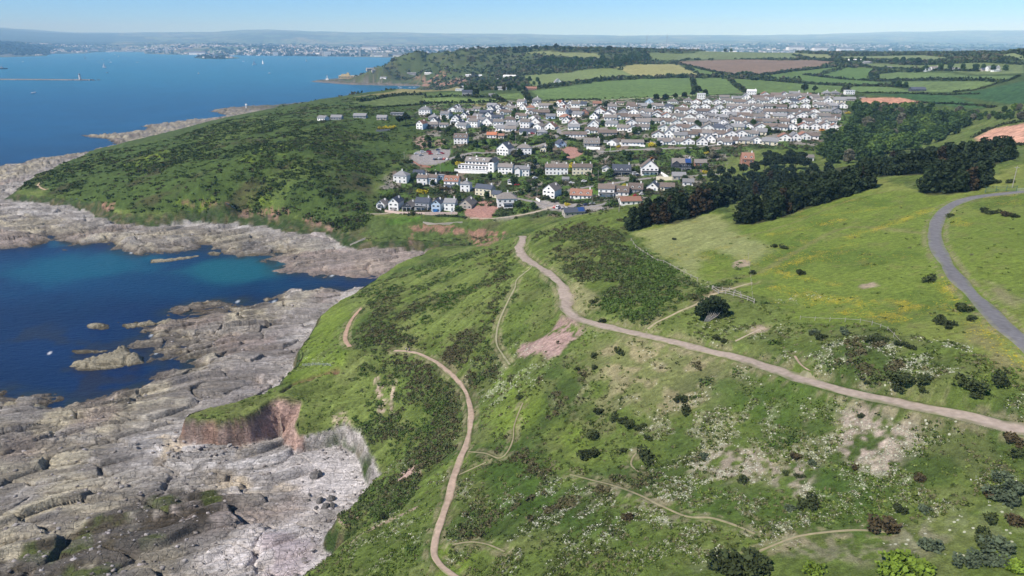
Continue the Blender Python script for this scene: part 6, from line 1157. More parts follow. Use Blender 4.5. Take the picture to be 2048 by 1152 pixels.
for px, py, c, van, rz, where in CARS:
    k = (c, van); 
    if k not in CPR: CPR[k] = [car_proto(c, van), False]
    p = CPR[k]; o = p[0] if not p[1] else copy_tree(p[0]); p[1] = True; x, y, z = hit(px, py); o.location = (x, y, z+.1); o.rotation_euler = (0, 0, rz); tag(o, '%s %s %s' % (c, 'van' if van else 'car', where if not where.startswith('dark') else where[5:]), 'van' if van else 'car', 'parked cars')
# ---------------------------------------------------------------- hedges round the fields, each hedge a thing
HL_ = [([(1200,200),(1090,203),(1000,216)],'along the near side of the biggest green field'),([(1062,178),(1120,170),(1200,162),(1290,157),(1407,155)],'along the top of the biggest green field'),([(1385,158),(1388,172),(1392,186)],'short, between the biggest field and its right neighbour'),([(1457,154),(1465,165),(1478,176),(1492,186)],'curving down right of the second field'),
 ([(1407,155),(1470,156),(1540,162),(1600,167),(1690,172),(1790,174)],'long, across the hillside above the village'),([(1283,156),(1240,158),(1180,162),(1100,171)],'doubling the top of the biggest field'),([(1510,153),(1580,143),(1640,137),(1672,134)],'along the lower edge of the ploughed field'),([(1610,150),(1680,158),(1760,163)],'dividing the small fields right of the ploughed one'),([(1690,135),(1755,137),(1850,141),(1960,143)],'along the track to the farm'),
 ([(1752,139),(1742,150),(1744,160)],'curving left of the rough field'),([(1744,161),(1850,161),(2008,164)],'under the rough field on the right'),([(2040,152),(2008,164),(1960,178),(1905,185)],'thick and dark, slanting down at the right'),([(1700,188),(1690,180),(1700,172)],'short, right end of the green fields'),([(1712,187),(1800,187),(1900,190),(1960,188)],'above the small red field'),([(1735,211),(1800,209),(1860,207),(1950,211),(1990,215)],'below the small red field'),
 ([(1795,160),(1790,170),(1812,176)],'short, beside the barn field'),([(1050,186),(1056,196),(1060,202)],'left end of the biggest green field'),([(845,208),(920,207),(1005,205)],'below the bright strip field'),([(848,196),(920,193),(985,195)],'above the bright strip field'),([(700,216),(780,214),(850,209)],'left below the pale grass field'),([(720,204),(790,192),(850,190)],'above the pale grass field'),([(985,192),(1000,200),(1010,205)],'left of the small field by the farmhouse'),
 ([(1990,286),(2020,288),(2090,292)],'under the big red field at the right edge'),([(1945,276),(1985,257),(2048,244),(2100,235)],'above the big red field at the right edge'),([(1560,104),(1660,110),(1668,120)],'small, on the skyline fields'),([(1585,110),(1640,121),(1690,124)],'below the bright skyline field'),([(1480,119),(1560,119),(1640,119)],'above the ploughed field'),([(1700,124),(1800,127),(1900,128),(2048,130)],'along the far farm lane'),([(1670,112),(1760,112),(1860,111),(2048,111)],'on the right skyline'),([(1690,121),(1800,122),(2048,123)],'just below the right skyline'),([(1290,106),(1298,122),(1300,128)],'right of the gully wood'),([(1300,127),(1340,127),(1380,117)],'above the pale stubble field'),([(1340,128),(1400,138),(1460,150)],'between stubble and ploughed field'),
 ([(1110,268),(1150,282),(1170,284)],'bordering the village road bend'),([(1060,290),(1090,285),(1110,276)],'inside the village road bend'),([(1190,283),(1260,284),(1300,284)],'under the long brown roofed bungalow'),([(1105,402),(1140,406),(1180,404),(1230,396)],'in front of the roadside bungalows'),([(1030,322),(1060,312)],'slanting under the slate gabled house'),([(870,432),(900,433),(935,436)],'clipped, behind the tennis lawn'),([(850,345),(905,348),(918,340)],'round the hotel lawn')]
for L, where in HL_:
    pts = np.array(pline(L, 5)); d = np.concatenate([[0], np.cumsum(np.hypot(*np.diff(pts, axis=0).T))]); far_ = pts[:, 1].mean(); st = 0.9 if far_ < 500 else 1.6 if far_ < 900 else 3.2; n_ = int(d[-1]/st)
    if n_ < 2: continue
    s = (np.arange(n_)+.5)*st; x = np.interp(s, d, pts[:, 0])+RN.normal(size=n_)*st*.15; y = np.interp(s, d, pts[:, 1])+RN.normal(size=n_)*st*.15
    tag(clump_mesh('hedge', x, y, 1.0 if far_ < 500 else 1.9 if far_ < 900 else 3.6, 22 if far_ < 900 else 14, .35 if far_ < 500 else .6 if far_ < 900 else 1.3, np.array([(0.03,0.045,0.016),(0.04,0.06,0.018),(0.045,0.05,0.022)]), M_SCRUB, int(s[0]*100+n_), .9), 'dark hedge '+where, 'hedge')
# village undergrowth
gm = (vil > .5)*(1-np.clip(WGT*2, 0, 1))*(1-park)*(1-park2)*(1-lawn)*(1-red)*(0.35+0.65*(n14 > .45)); x, y = scatter(gm, 9500, (410, 900), 85); ok = np.ones(len(x), bool)
for a, b, r in TAKEN: ok &= np.hypot(x-a, y-b) > r*.85
ok &= ~((samp(red, x, y) > .2) | (samp(park, x, y) > .2))
tag(clump_mesh('garden_planting', x[ok], y[ok], 1.05, 16, 0.36, np.array([(0.03,0.045,0.014),(0.045,0.07,0.018),(0.07,0.10,0.025),(0.06,0.055,0.028),(0.09,0.085,0.05)]), M_SCRUB, 86, 0.85), 'mixed low planting filling the village gardens', 'shrubbery', kind='stuff')
# ---------------------------------------------------------------- fences, poles, signs
M_POST = mat('grey_wood', (0.36,0.33,0.29), 0.9, 0.15); M_WHITEP = mat('white_paint', (0.75,0.75,0.73), 0.6, 0.05); M_GREEN = mat('green_mesh', (0.06,0.13,0.10), 0.6, 0.05); M_METAL = mat('grey_steel', (0.38,0.39,0.40), 0.5, 0.05, metal=0.3)
def fence(L, label, step=2.4, hgt=1.2, rails=3, m=None, r=.05, name='fence'):
    P = [hit(a, b) for a, b in L]; pts = np.array(smooth_line([p[:2] for p in P], 4)) if len(P) > 2 else np.array([p[:2] for p in P]); d = np.concatenate([[0], np.cumsum(np.hypot(*np.diff(pts, axis=0).T))]); n = max(2, int(d[-1]/step)+1); s = np.linspace(0, d[-1], n)
    x = np.interp(s, d, pts[:, 0]); y = np.interp(s, d, pts[:, 1]); z = [gz(a, b) for a, b in zip(x, y)]; root = empty(name, (x[0], y[0], z[0]), 0, label, 'fence'); m = m or M_POST; k = 0
    for i in range(min(n, 90)):
        q = MB(); q.tube((x[i]-x[0], y[i]-y[0], z[i]-z[0]-.3), (x[i]-x[0], y[i]-y[0], z[i]-z[0]+hgt), r*1.5, r*1.3, 6); q.build('post', m, root)
    for j in range(rails):
        q = MB(); hz_ = hgt*(j+.8)/rails*1.0-.1
        for i in range(n-1): q.tube((x[i]-x[0], y[i]-y[0], z[i]-z[0]+hz_), (x[i+1]-x[0], y[i+1]-y[0], z[i+1]-z[0]+hz_), r*.8, None, 5, False)
        q.build('rail', m, root)
    return root
fence([(1424,580),(1450,588),(1480,597),(1508,607)], 'pale grey post and rail fence behind the lone cypress', 2.6, 1.3, 2, M_POST, .09)
fence([(1426,578),(1452,584),(1480,592)], 'second pale rail fence just behind the first by the cypress', 2.6, 1.1, 1, M_POST, .07)
fence([(606,732),(630,731),(662,733)], 'grey rail fence across the grassy neck of the red cliff spur', 2.0, 1.0, 3, M_METAL, .05)
fence([(1262,482),(1275,500),(1300,515),(1330,530),(1370,550),(1395,562)], 'line of pale posts down the left side of the meadow', 4.2, 1.2, 1, M_POST, .07)
fence([(1496,512),(1500,545),(1503,575),(1505,598)], 'wire fence of posts running straight down the open slope', 4.0, 1.0, 0, M_POST, .035)
fence([(1600,640),(1660,643),(1740,650),(1800,690)], 'row of thin pale posts under the meadow', 3.4, 1.1, 1, M_POST, .04)
fence([(1970,386),(1990,384),(2010,383),(2032,384)], 'green mesh fence at the top of the tarmac road', 2.4, 2.2, 4, M_GREEN, .07)
fence([(2032,384),(2060,382),(2100,380)], 'grey gate beside the green mesh fence', 2.4, 1.3, 4, M_METAL, .06, 'gate')
fence([(843,436),(862,432),(938,436)], 'tall dark net fence behind the tennis lawn', 3.0, 2.4, 2, M_GREEN, .05)
def pole(px, py, h, label, arm=True, r=.14, m=None, name='utility_pole', cat='pole'):
    x, y, z = hit(px, py); root = empty(name, (x, y, z), 0, label, cat); q = MB(); q.tube((0, 0, -.5), (0, 0, h), r, r*.7, 8); q.build('shaft', m or M_POST, root)
    if arm: q = MB(); q.box(-.9, -.07, h-.7, .9, .07, h-.55); q.build('crossarm', m or M_POST, root)
for px, py, h, lab in ((2024,376,8,'tall grey utility pole beside the green mesh fence'),(1238,424,6,'pole on the near edge of the hill above the car park'),(881,348,9,'thin pole at the foot of the hotel lawn'),(918,300,9,'thin pole beside the three dormered house'),(809,322,8,'thin pole on the slope left of the car park'),(1031,290,9,'thin pole left of the long slate roofed bungalow'),(1074,395,8,'thin pole left of the tall white gabled house'),(1196,362,8,'thin pole under the terraces'),(1184,408,6,'lamp pole by the roadside cars'),(1452,350,9,'pale pole under the tall pines')): pole(px, py, h, lab)
x, y, z = hit(1220, 302); root = empty('flagpole', (x, y, z), 0, 'white leaning mast standing in a lawn above the terraces', 'mast'); q = MB(); q.tube((0, 0, -.3), (1.1, 0, 9), .16, .08, 8); q.build('shaft', M_WHITEP, root); q = MB(); q.tube((0, 0, 0), (0, 0, .5), .35, .25, 8); q.build('base', M_CONC, root)
def wall_run(L, label, hgt, m, th=.35, name='garden_wall'):
    P = [hit(a, b) for a, b in L]; q = MB()
    for a, b in zip(P, P[1:]):
        d = Vector((b[0]-a[0], b[1]-a[1], 0)).normalized(); nn = Vector((-d.y, d.x, 0))*th/2
        V = [Vector((p[0]-P[0][0], p[1]-P[0][1], p[2]-P[0][2]+zz))+s*nn for p in (a, b) for zz in (-1.5, hgt) for s in (-1, 1)]; n = len(q.v); q.v += [tuple(v) for v in V]
        for f in ((0,1,3,2), (4,6,7,5), (0,2,6,4), (1,5,7,3), (2,3,7,6), (0,4,5,1)): q.f.append(tuple(n+i for i in f)); q.m.append(0)
    o = q.build(name, m); o.location = P[0]; return tag(o, label, 'wall')
for L, lab, h, mk in (([(1233,288),(1262,292),(1290,294)],'long white garden wall under the long low bungalow',1.6,'white'),([(1173,299),(1200,300)],'short white retaining wall under the grey dormered house',2.4,'white'),([(1020,388),(1045,384),(1070,378)],'cream boundary wall bending along the road below the garage',1.4,'cream'),([(1322,350),(1336,358)],'white stair wall right of the brown roofed balcony house',2.2,'white'),([(1312,360),(1345,361)],'long cream wall above the roadside bungalows',2.6,'cream'),([(870,342),(905,360),(935,372)],'grey stone wall along the road under the hotel lawn',1.2,'stone'),([(822,322),(838,332),(862,336)],'brick coloured low wall round the end of the car park',1.3,'brick'),([(1072,400),(1080,404)],'short white wall at the foot of the tall gabled house',1.6,'white'),([(846,446),(870,449),(925,446)],'low pale wall along the near side of the tennis lawn',.8,'stone'),([(770,424),(800,428),(850,429),(915,429)],'pinkish terrace wall under the lowest row of houses',1.6,'pink'),([(1228,358),(1262,357)],'stone wall along the terrace road',1.2,'stone'),([(752,263),(780,261)],'short pale wall on the headland next to the yellow gorse',1.5,'stone'),([(700,492),(722,482),(731,478)],'concrete slipway edge running down the rocks',.9,'stone')): wall_run(L, lab, h, WM[mk])
for i, (px, py) in enumerate(((762,258),(770,257),(779,258),(786,256))):
    x, y, z = hit(px, py); put_bush('gy', F_YEL, 651, x, y, 2.4, 'bright yellow gorse clump, %s from the left in the patch on the headland' % ORD[i])
# orange digger by the earthworks
x, y, z = hit(1295, 328); root = empty('excavator', (x, y, z), .4, 'orange digger with raised boom in the torn up garden above the terraces', 'excavator'); MO = mat('orange_paint', (0.65,0.2,0.03), .5, .05); q = MB(); q.box(-1.6, -1.2, .7, 1.4, 1.2, 1.9); q.build('body', MO, root); q = MB(); q.box(-.2, -1.1, 1.9, 1.2, .1, 3.2); q.build('cab', M_GLASS, root)
q = MB(); q.tube((1.2, .5, 1.8), (3.6, .5, 5.0), .25, .2, 6); q.tube((3.6, .5, 5.0), (6.4, .5, 3.6), .2, .15, 6); q.build('boom', MO, root); q = MB(); q.box(6.0, 0, 2.8, 6.9, 1.0, 3.6); q.build('bucket', M_METAL, root)
for s in (-1, 1): q = MB(); q.box(-1.8, s*1.0-.3, 0, 1.8, s*1.0+.3, .75, .1); q.build('track', M_TYRE, root)
col_or = area([(1287,300),(1300,310),(1310,330),(1290,334),(1284,315)], .5, .5)
# ---------------------------------------------------------------- the two walkers on the coast path
M_SKIN = mat('skin', (0.55,0.35,0.26), .6, .03)
def person(px, py, rz, shirt, trousers, hair, label, stride):
    x, y, z = hit(px, py); z += .1
    def skin(name, verts, edges, radii, m, parent=None, sub=2):
        me = bpy.data.meshes.new(name); me.from_pydata(verts, edges, []); o = bpy.data.objects.new(name, me); link(o, parent); md = o.modifiers.new('s', 'SKIN')
        for i, r in enumerate(radii): me.skin_vertices[0].data[i].radius = r if isinstance(r, tuple) else (r, r)
        me.skin_vertices[0].data[0].use_root = True; md2 = o.modifiers.new('d', 'SUBSURF'); md2.levels = md2.render_levels = sub; me.materials.append(m); return o
    V = [(0,0,.95),(0,0,1.15),(0,-.01,1.36),(0,-.01,1.46),(0,-.02,1.54),(0,-.03,1.64),(0,-.02,1.72), (-.1,0,.9),(-.1,-stride*.5,.5),(-.1,-stride*.7,.09),(-.1,-stride*.7-.13,.05), (.1,0,.9),(.1,stride*.35,.5),(.1,stride,.1),(.1,stride-.13,.06),
         (-.19,0,1.38),(-.24,stride*.3,1.12),(-.25,stride*.3-.1,.88),(-.25,stride*.3-.14,.80), (.19,0,1.38),(.24,-stride*.3,1.12),(.25,-stride*.3-.15,.9),(.25,-stride*.3-.2,.82)]
    E = [(0,1),(1,2),(2,3),(3,4),(4,5),(5,6),(0,7),(7,8),(8,9),(9,10),(0,11),(11,12),(12,13),(13,14),(2,15),(15,16),(16,17),(17,18),(2,19),(19,20),(20,21),(21,22)]
    Rr = [(.16,.11),(.14,.10),(.17,.11),.055,.06,(.085,.10),(.06,.07),.09,.06,.045,.035,.09,.06,.045,.035,.06,.045,.035,.03,.06,.045,.035,.03]
    body = skin('person', V, E, Rr, M_SKIN); body.location = (x, y, z); body.rotation_euler = (0, 0, rz); tag(body, label, 'person')
    skin('shirt', [V[1],V[2],(0,-.01,1.42),V[15],V[16],V[19],V[20],(0,0,.98)], [(0,1),(1,2),(1,3),(3,4),(1,5),(5,6),(0,7)], [(.165,.125),(.19,.13),.09,.075,.06,.075,.06,(.175,.13)], mat('shirt_cloth', shirt, .9, .05), body)
    skin('trousers', [(0,0,.98),V[7],V[8],V[9],V[11],V[12],V[13]], [(0,1),(1,2),(2,3),(0,4),(4,5),(5,6)], [(.175,.125),.105,.075,.06,.105,.075,.06], mat('trouser_cloth', trousers, .9, .05), body)
    skin('hair', [(0,.02,1.70),(0,.03,1.76)], [(0,1)], [(.10,.11),(.07,.08)], mat('hair', hair, .8, .05), body)
    for s in (-1, 1):
        hx, hy, hzz = (V[18] if s < 0 else V[22])
        for k in range(5): q = MB(); a = (k-2)*.018; q.tube((hx+(a if k else s*-.02), hy+(0 if k else -.02), hzz+.01), (hx+a*1.2+(0 if k else s*-.03), hy-.02, hzz-.06-(.02-abs(k-2)*.008)), .009, .007, 5); q.build('finger', M_SKIN, body)
    m = MB(); m.tube((0, -.125, 1.64), (0, -.145, 1.62), .014, .008, 5); m.build('nose', M_SKIN, body)
person(813, 704, .9, (0.75,0.75,0.73), (0.05,0.06,0.10), (0.05,0.03,0.02), 'walker in a white top on the coast path, left of the pair', .22)
person(819, 705, .9, (0.62,0.60,0.58), (0.10,0.10,0.10), (0.12,0.08,0.04), 'walker in a pale grey top on the coast path, right of the pair', -.22)
# ---------------------------------------------------------------- on and beyond the water
x, y, z = hit(493, 217); root = empty('navigation_beacon', (x, y, max(z, 0)), 0, 'white concrete navigation beacon on the tip of the far rocks', 'beacon'); q = MB(); q.box(-1.6, -1.6, -1, 1.6, 1.6, .6); q.build('base', M_CONC, root); q = MB(); q.tube((0, 0, .6), (0, 0, 6.6), 1.3, 1.0, 10); q.build('tower', M_WHITEP, root); q = MB(); q.box(-2.0, -.2, 6.6, 2.0, .2, 9.0); q.build('day_mark', M_WHITEP, root)
def atw(px, py): return at_z(px, py, 0)
M_STONE = mat('breakwater_stone', (0.20,0.18,0.16), .9, .2, .3, .3, .3)
a = atw(184, 160.5); b = atw(-300, 157.5); L_w = math.hypot(a[0]-b[0], a[1]-b[1]); root = empty('breakwater', (a[0], a[1], 0), math.atan2(b[1]-a[1], b[0]-a[0]), 'long low stone breakwater across the sound at the left', 'breakwater')
q = MB(); n = len(q.v)
P = [(0,-15,-4),(0,15,-4),(0,9,3.0),(0,-9,3.0)]; q.v += P+[(L_w,)+p[1:] for p in P]; q.f += [(3,2,1,0),(4,5,6,7),(0,1,5,4),(1,2,6,5),(2,3,7,6),(3,0,4,7)]; q.m += [0]*6; q.build('mound', M_STONE, root)
q = MB(); r_ = random.Random(5)
for i in range(240): s = r_.uniform(-22, L_w*.7); w_ = r_.uniform(1.2, 3); yy = r_.choice((-1, 1))*r_.uniform(9, 17); q.box(s-w_, yy-w_, -1, s+w_, yy+w_, r_.uniform(.8, 2.6), .5)
q.build('armour_blocks', M_STONE, root)['kind'] = 'stuff'
a2 = atw(159, 160.8); root = empty('lighthouse', (a2[0], a2[1]+6, 2.5), 0, 'white lighthouse tower on the end of the breakwater', 'lighthouse'); q = MB(); q.tube((0, 0, 0), (0, 0, 17), 4.2, 3.3, 16); q.build('tower', mat('light_granite', (0.60,0.58,0.55), .8, .05), root); q = MB(); q.tube((0, 0, 17), (0, 0, 17.7), 4.2, 4.2, 16); q.build('gallery', M_CONC, root); q = MB(); q.tube((0, 0, 17.7), (0, 0, 21), 1.8, 1.8, 10); q.build('lantern', M_GLASS, root); q = MB(); q.tube((0, 0, 21), (0, 0, 23), 2.1, .2, 10); q.build('roof', M_METAL, root)
# pier light, fort on the point
a = hit(655, 160); root = empty('pier_light', (a[0], a[1], max(a[2], 1)), 0, 'small white harbour light on the tip of the low point', 'lighthouse'); q = MB(); q.box(-5, -5, -1, 5, 5, 5); q.build('base', M_WHITEP, root); q = MB(); q.tube((0, 0, 5), (0, 0, 16), 1.6, 1.0, 8); q.build('tower', M_WHITEP, root)
a = hit(694, 157); M_SAND = mat('sandstone', (0.52,0.43,0.25), .85, .1, .2); root = empty('fort', (a[0]-5, a[1]+10, max(a[2], 3)), .05, 'long sandstone sea fort with arched openings on the low point', 'fort'); q = MB(); q.box(-28, 0, -4, 62, 22, 9); q.box(-18, 3, 9, 12, 18, 15); q.box(2, 4, 15, 10, 12, 20); q.build('wall', M_SAND, root)
q = MB(); q.box(-29, -.6, 9, -18, 22.5, 10); q.box(12, -.6, 9, 63, 22.5, 10); q.build('parapet', WM['cream'], root)
for i in range(16):
    q = MB(); xx = -24+i*5.4; q.box(xx-1.3, -.25, 2.4, xx+1.3, .4, 5.0); q.tube((xx, -.25, 5.0), (xx, .4, 5.0), 1.3, 1.3, 12); q.build('arch', M_GLASS, root)
# boats
M_SAIL = mat('sail_cloth', (0.85,0.85,0.85), .8, .02, transl=.2); M_HULLW = mat('white_hull', (0.8,0.8,0.8), .3, .02); M_HULLD = mat('dark_hull', (0.04,0.05,0.07), .4, .02); M_WAKE = mat('wake_foam', (0.62,0.68,0.72), .6, .25, .15)
def hull(q, L, B, D):
    st_ = [(-.5, .75, 0), (-.2, 1, 0), (.15, .9, .05), (.38, .5, .12), (.5, .03, .22)]; n = len(q.v)
    for t, w_, s in st_: q.v += [(t*L, -w_*B/2, D*(1+s)), (t*L, -w_*B*.3, -.3), (t*L, w_*B*.3, -.3), (t*L, w_*B/2, D*(1+s))]
    for i in range(4):
        o = n+i*4; q.f += [(o, o+4, o+5, o+1), (o+1, o+5, o+6, o+2), (o+2, o+6, o+7, o+3), (o+3, o+7, o+4, o)]; q.m += [0]*4
    q.f += [(n, n+1, n+2, n+3)]; q.m += [0]
def boat(kind, px, py, s, rz, label, wake=0):
    x, y = atw(px, py); root = empty({'sail': 'sailing_boat', 'motor': 'motor_boat', 'ship': 'ship'}[kind], (x, y, 0), rz, label, 'boat'); root.scale = (s, s, s); q = MB(); hull(q, 11 if kind != 'ship' else 60, 3.4 if kind != 'ship' else 11, 1.2 if kind != 'ship' else 5); q.build('hull', M_HULLD if kind == 'ship' else M_HULLW, root)
    if kind == 'sail':
        q = MB(); q.tube((.6, 0, 1), (.6, 0, 15), .12, .08, 6); q.build('mast', M_METAL, root); q = MB()
        for a_, b_ in (((.4, 2.0), (-4.6, 2.2)), ((.9, 1.6), (5.0, 1.6))):
            P = [(a_[0], 0, a_[1]), (b_[0], .5, b_[1]), (.6 if a_[0] < .6 else .8, .1, 14.6 if a_[0] < .6 else 12.5)]; q.poly([(p[0], p[1]-.04, p[2]) for p in P]); q.poly([(p[0], p[1]+.04, p[2]) for p in P][::-1])
        q.build('sail', M_SAIL, root)
    elif kind == 'motor': q = MB(); q.box(-3, -1.2, 1.0, 2.2, 1.2, 2.8, .35); c = q.build('cabin', M_HULLW, root); q = MB(); q.box(-2.4, -1.22, 1.7, 1.9, 1.22, 2.2, .1); q.build('window', M_GLASS, c)
    else: q = MB(); q.box(-14, -4, 5, 6, 4, 10, .5); q.box(-8, -3, 10, 2, 3, 13, .5); q.build('superstructure', mat('ship_grey', (.22,.25,.28), .6), root); q = MB(); q.tube((-2, 0, 13), (-2, 0, 24), .5, .2, 6); q.tube((18, 0, 5), (18, 0, 16), .4, .2, 6); q.build('mast', M_METAL, root)
    if wake:
        n_ = 18; V = []; F = []
        for i in range(n_+1): t = i/n_; w_ = (1.2+t*5)*(1 if i % 2 else .8); V += [(-5-t*wake, -w_, .12), (-5-t*wake, w_, .12)]
        for i in range(n_): F.append((2*i, 2*i+1, 2*i+3, 2*i+2))
        wk = mesh_np('wake', np.array(V), np.array(F), M_WAKE, parent=root)
for b_ in (('sail',209,136,2.0,.5,'white sailing boat between the breakwater and the far shore, nearest of its group'),('sail',509,130,2.4,.9,'tallest white sailing boat in the middle of the sound'),('sail',526,128,2.0,2.4,'white sailing boat just right of the tallest one'),('sail',613,123,1.6,.6,'white sailing boat near the far city front'),('sail',170,117,1.6,.8,'small sail left of the wakes under the far woods'),('sail',577,119,1.0,.6,'tiny sail under the city, left of the last one'),('sail',237,114,1.2,.5,'tiny sail before the industrial shore'),('sail',230,110,1.2,.5,'tiny sail close in to the industrial shore'),('sail',218,106,1.3,.5,'tiny sail furthest in at the river mouth'),('sail',397,148,.7,.5,'small boat with sail alone in the middle left of the sound'),
 ('motor',215,146,1.1,1.2,'small dark looking boat below the first sailing boat'),('motor',66,187,1.1,.3,'white motor boat alone below the breakwater, left of two'),('motor',70,185.6,.9,.3,'white motor boat alone below the breakwater, right of two'),('motor',275,125.5,1.6,.2,'small white motor boat in the middle of the sound'),('motor',539,147,1.3,.1,'small white motor boat right of the sailing pair'),('motor',219,120.5,1.3,.1,'small motor boat near the two wakes'),('motor',340,117,1.2,.1,'small motor boat before the island'),
 ('motor',802,176.6,1.1,.2,'moored white boat in the far bay, second from left'),('motor',798,174.6,1.0,.2,'moored white boat in the far bay, leftmost'),('motor',820,176.4,1.0,.2,'moored white boat in the far bay, third from left'),('motor',829,175.8,1.0,.2,'moored white boat in the far bay, rightmost')): boat(*b_)
boat('motor', 205, 119.6, 1.8, .55, 'motor boat trailing the longer slanting white wake', 70); boat('motor', 222, 125, 1.6, 0.02, 'motor boat trailing the short level white wake', 60); boat('motor', 46, 124.2, 1.6, .02, 'motor boat with white wake at the far left', 50); boat('motor', 487, 123.2, 1.4, 3.1, 'motor boat with short wake left of the tallest sail', 30)
boat('ship', 5, 138, .9, .05, 'grey ship with masts at the left edge behind the breakwater')
# radio masts on the skyline
for px, ptop, lab in ((1293,69,'left one of two tall thin radio masts on the horizon'),(1333,68,'right one of two tall thin radio masts on the horizon')):
    yb = 6200; u = (px-1024)/FPX/ray(px, 90)[1]; x = u*yb; z = gz(x, yb); rr = ray(px, ptop); top = CZ+rr[2]/rr[1]*yb; root = empty('radio_mast', (x, yb, z), 0, lab, 'mast'); q = MB(); H_ = top-z
    for k in range(3): a = k*2.094; q.tube((3.2*math.cos(a), 3.2*math.sin(a), 0), (1.4*math.cos(a), 1.4*math.sin(a), H_), .9, .7, 5)
    for k in range(14):
        for j in range(3): a = j*2.094; b = a+2.094; z0 = H_*k/14; z1 = H_*(k+1)/14; r0 = 3.2-1.8*k/14; r1 = 3.2-1.8*(k+1)/14; q.tube((r0*math.cos(a), r0*math.sin(a), z0), (r1*math.cos(b), r1*math.sin(b), z1), .35, None, 4, False)
    q.build('lattice', M_METAL, root); q = MB(); q.tube((0, 0, H_), (0, 0, H_+8), .5, .3, 5); q.build('aerial', M_METAL, root)
# ---------------------------------------------------------------- the city across the water
CM = {'white': mat('far_white', (0.74,0.74,0.72), .8, .04), 'cream': mat('far_cream', (0.60,0.56,0.46), .8, .04), 'grey': mat('far_grey', (0.36,0.36,0.36), .8, .04), 'brown': mat('far_brown', (0.30,0.24,0.20), .8, .05)}
FR = mat('far_roof', (0.14,0.135,0.14), .8, .1)
def town_proto(kind, c):
    root = bpy.data.objects.new('building', None); link(root); w_ = MB(); r = MB()
    if kind == 'block': w_.box(-12, -6, -8, 12, 6, 14); r.box(-11, -5, 14, 11, 5, 15.5); r.box(-3, -3, 15.5, 2, 2, 18)
    elif kind == 'tower': w_.box(-9, -8, -8, 9, 8, 58); r.box(-4, -4, 58, 4, 4, 63)
    elif kind == 'hall': w_.box(-30, -12, -8, 30, 12, 9); roof_gable(r, -30, 30, -12, 12, 9, 4, 'x', .5, .5)
    else: wall_gable(w_, -8, 8, -5, 5, -8, 8, 3.4, 'x'); roof_gable(r, -8, 8, -5, 5, 8, 3.4, 'x', .5, .4); r.box(-6, -1, 10.5, -4.6, 1, 13.5)
    w_.build('wall', CM[c], root); r.build('roof', FR if kind != 'tower' else CM['grey'], root)
    if kind in ('block', 'tower'):
        g = MB(); top = 14 if kind == 'block' else 58; yy = -6 if kind == 'block' else -8; hw_ = 11 if kind == 'block' else 8
        z = 1.5
        while z < top-2: g.box(-hw_, yy-.15, z, hw_, yy+.1, z+1.4); z += 3.4
        g.build('window', M_GLASS, root)
    return root
TP = {}
def town(kind, c, x, y, s, rz, label, group=None, zs=1.0):
    k = (kind, c)
    if k not in TP: TP[k] = [town_proto(kind, c), False]
    p = TP[k]; o = p[0] if not p[1] else copy_tree(p[0]); p[1] = True; o.location = (x, y, gz(x, y)); o.scale = (s, s, s*zs); o.rotation_euler = (0, 0, rz); tag(o, label, 'building', group)
def atfar(px, yd): return (px-1024)/FPX/ray(px, 100)[1]*yd
for px, yd, kd, c, s, zs, lab in ((333,7300,'tower','white',1.35,1.1,'tall white tower block, clearest on the far left shore'),(298,7400,'tower','grey',.9,.9,'grey tower block left of the tall white one'),(313,8000,'block','white',1.5,.9,'broad white block between the two left towers'),(550,6500,'block','white',2.2,1.4,'white waterfront block with stepped top in mid city'),(534,7600,'tower','cream',.8,.6,'short cream tower behind the waterfront block'),(655,6500,'block','white',2.6,1.3,'big bright white building on the waterfront right of the middle'),(647,6600,'block','cream',1.6,1.8,'cream tower like end of the bright waterfront building'),(719,6700,'tower','cream',1.0,1.1,'cream tower block behind the sea front near the green hill'),(704,6750,'block','white',2.2,1.2,'white slab left of the cream tower'),
  (748,6700,'block','cream',2.4,1.0,'long cream sea front terrace, left part'),(770,6750,'block','cream',2.4,1.0,'long cream sea front terrace, right part'),(395,8600,'hall','white',3.2,1,'wide white shed on the slope in the far left town'),(260,7600,'hall','grey',2.0,.8,'long pale dockyard shed at the river mouth'),(190,8200,'hall','grey',2,.8,'pale dockyard shed furthest left'),(220,7900,'hall','cream',2,.8,'pale brown dockyard shed beside the river'),(290,7200,'hall','white',1.4,.6,'low white shed at the water left of the tower'),(740,9800,'hall','white',3.4,1.2,'white shed high in the city behind the green hill'),(800,6650,'hall','cream',2.4,.8,'pale quay building touching the green hill'),(760,6500,'hall','white',2,.7,'low white quay building in front of the cream terrace'),(1430,8500,'tower','white',.8,.6,'small white tower in the right hand part of the city'),(1590,9000,'hall','white',3.4,1.2,'white shed in the right part of the city, left'),(1640,8800,'hall','white',3.0,1.2,'white shed in the right part of the city, middle'),(1690,8600,'hall','white',3.0,1.2,'white shed in the right part of the city, right')):
    while float(samp(M['dC'], atfar(px, yd), yd)) < 70 and yd < 12000: yd += 60
    town(kd, c, atfar(px, yd), yd, s, 0.1, lab, None, zs)
R5 = random.Random(12)
def zone(n, x0, x1, y0, y1, where, kinds):
    for i in range(n):
        px = R5.uniform(x0, x1); yd = y0+(y1-y0)*R5.random()**1.5; x = atfar(px, yd)
        if float(samp(M['dC'], x, yd)) < 40: continue
        kd = R5.choice(kinds); c = R5.choice(['white', 'white', 'cream', 'grey', 'brown', 'white']); town(kd, c, x, yd, R5.uniform(.9, 1.7), R5.uniform(-.7, .7), '%s %s in the %s' % (c, {'block': 'flat roofed block', 'hall': 'long shed', 'house': 'pitched roof building'}[kd], where), '%s %ss in the %s' % (c, kd, where))
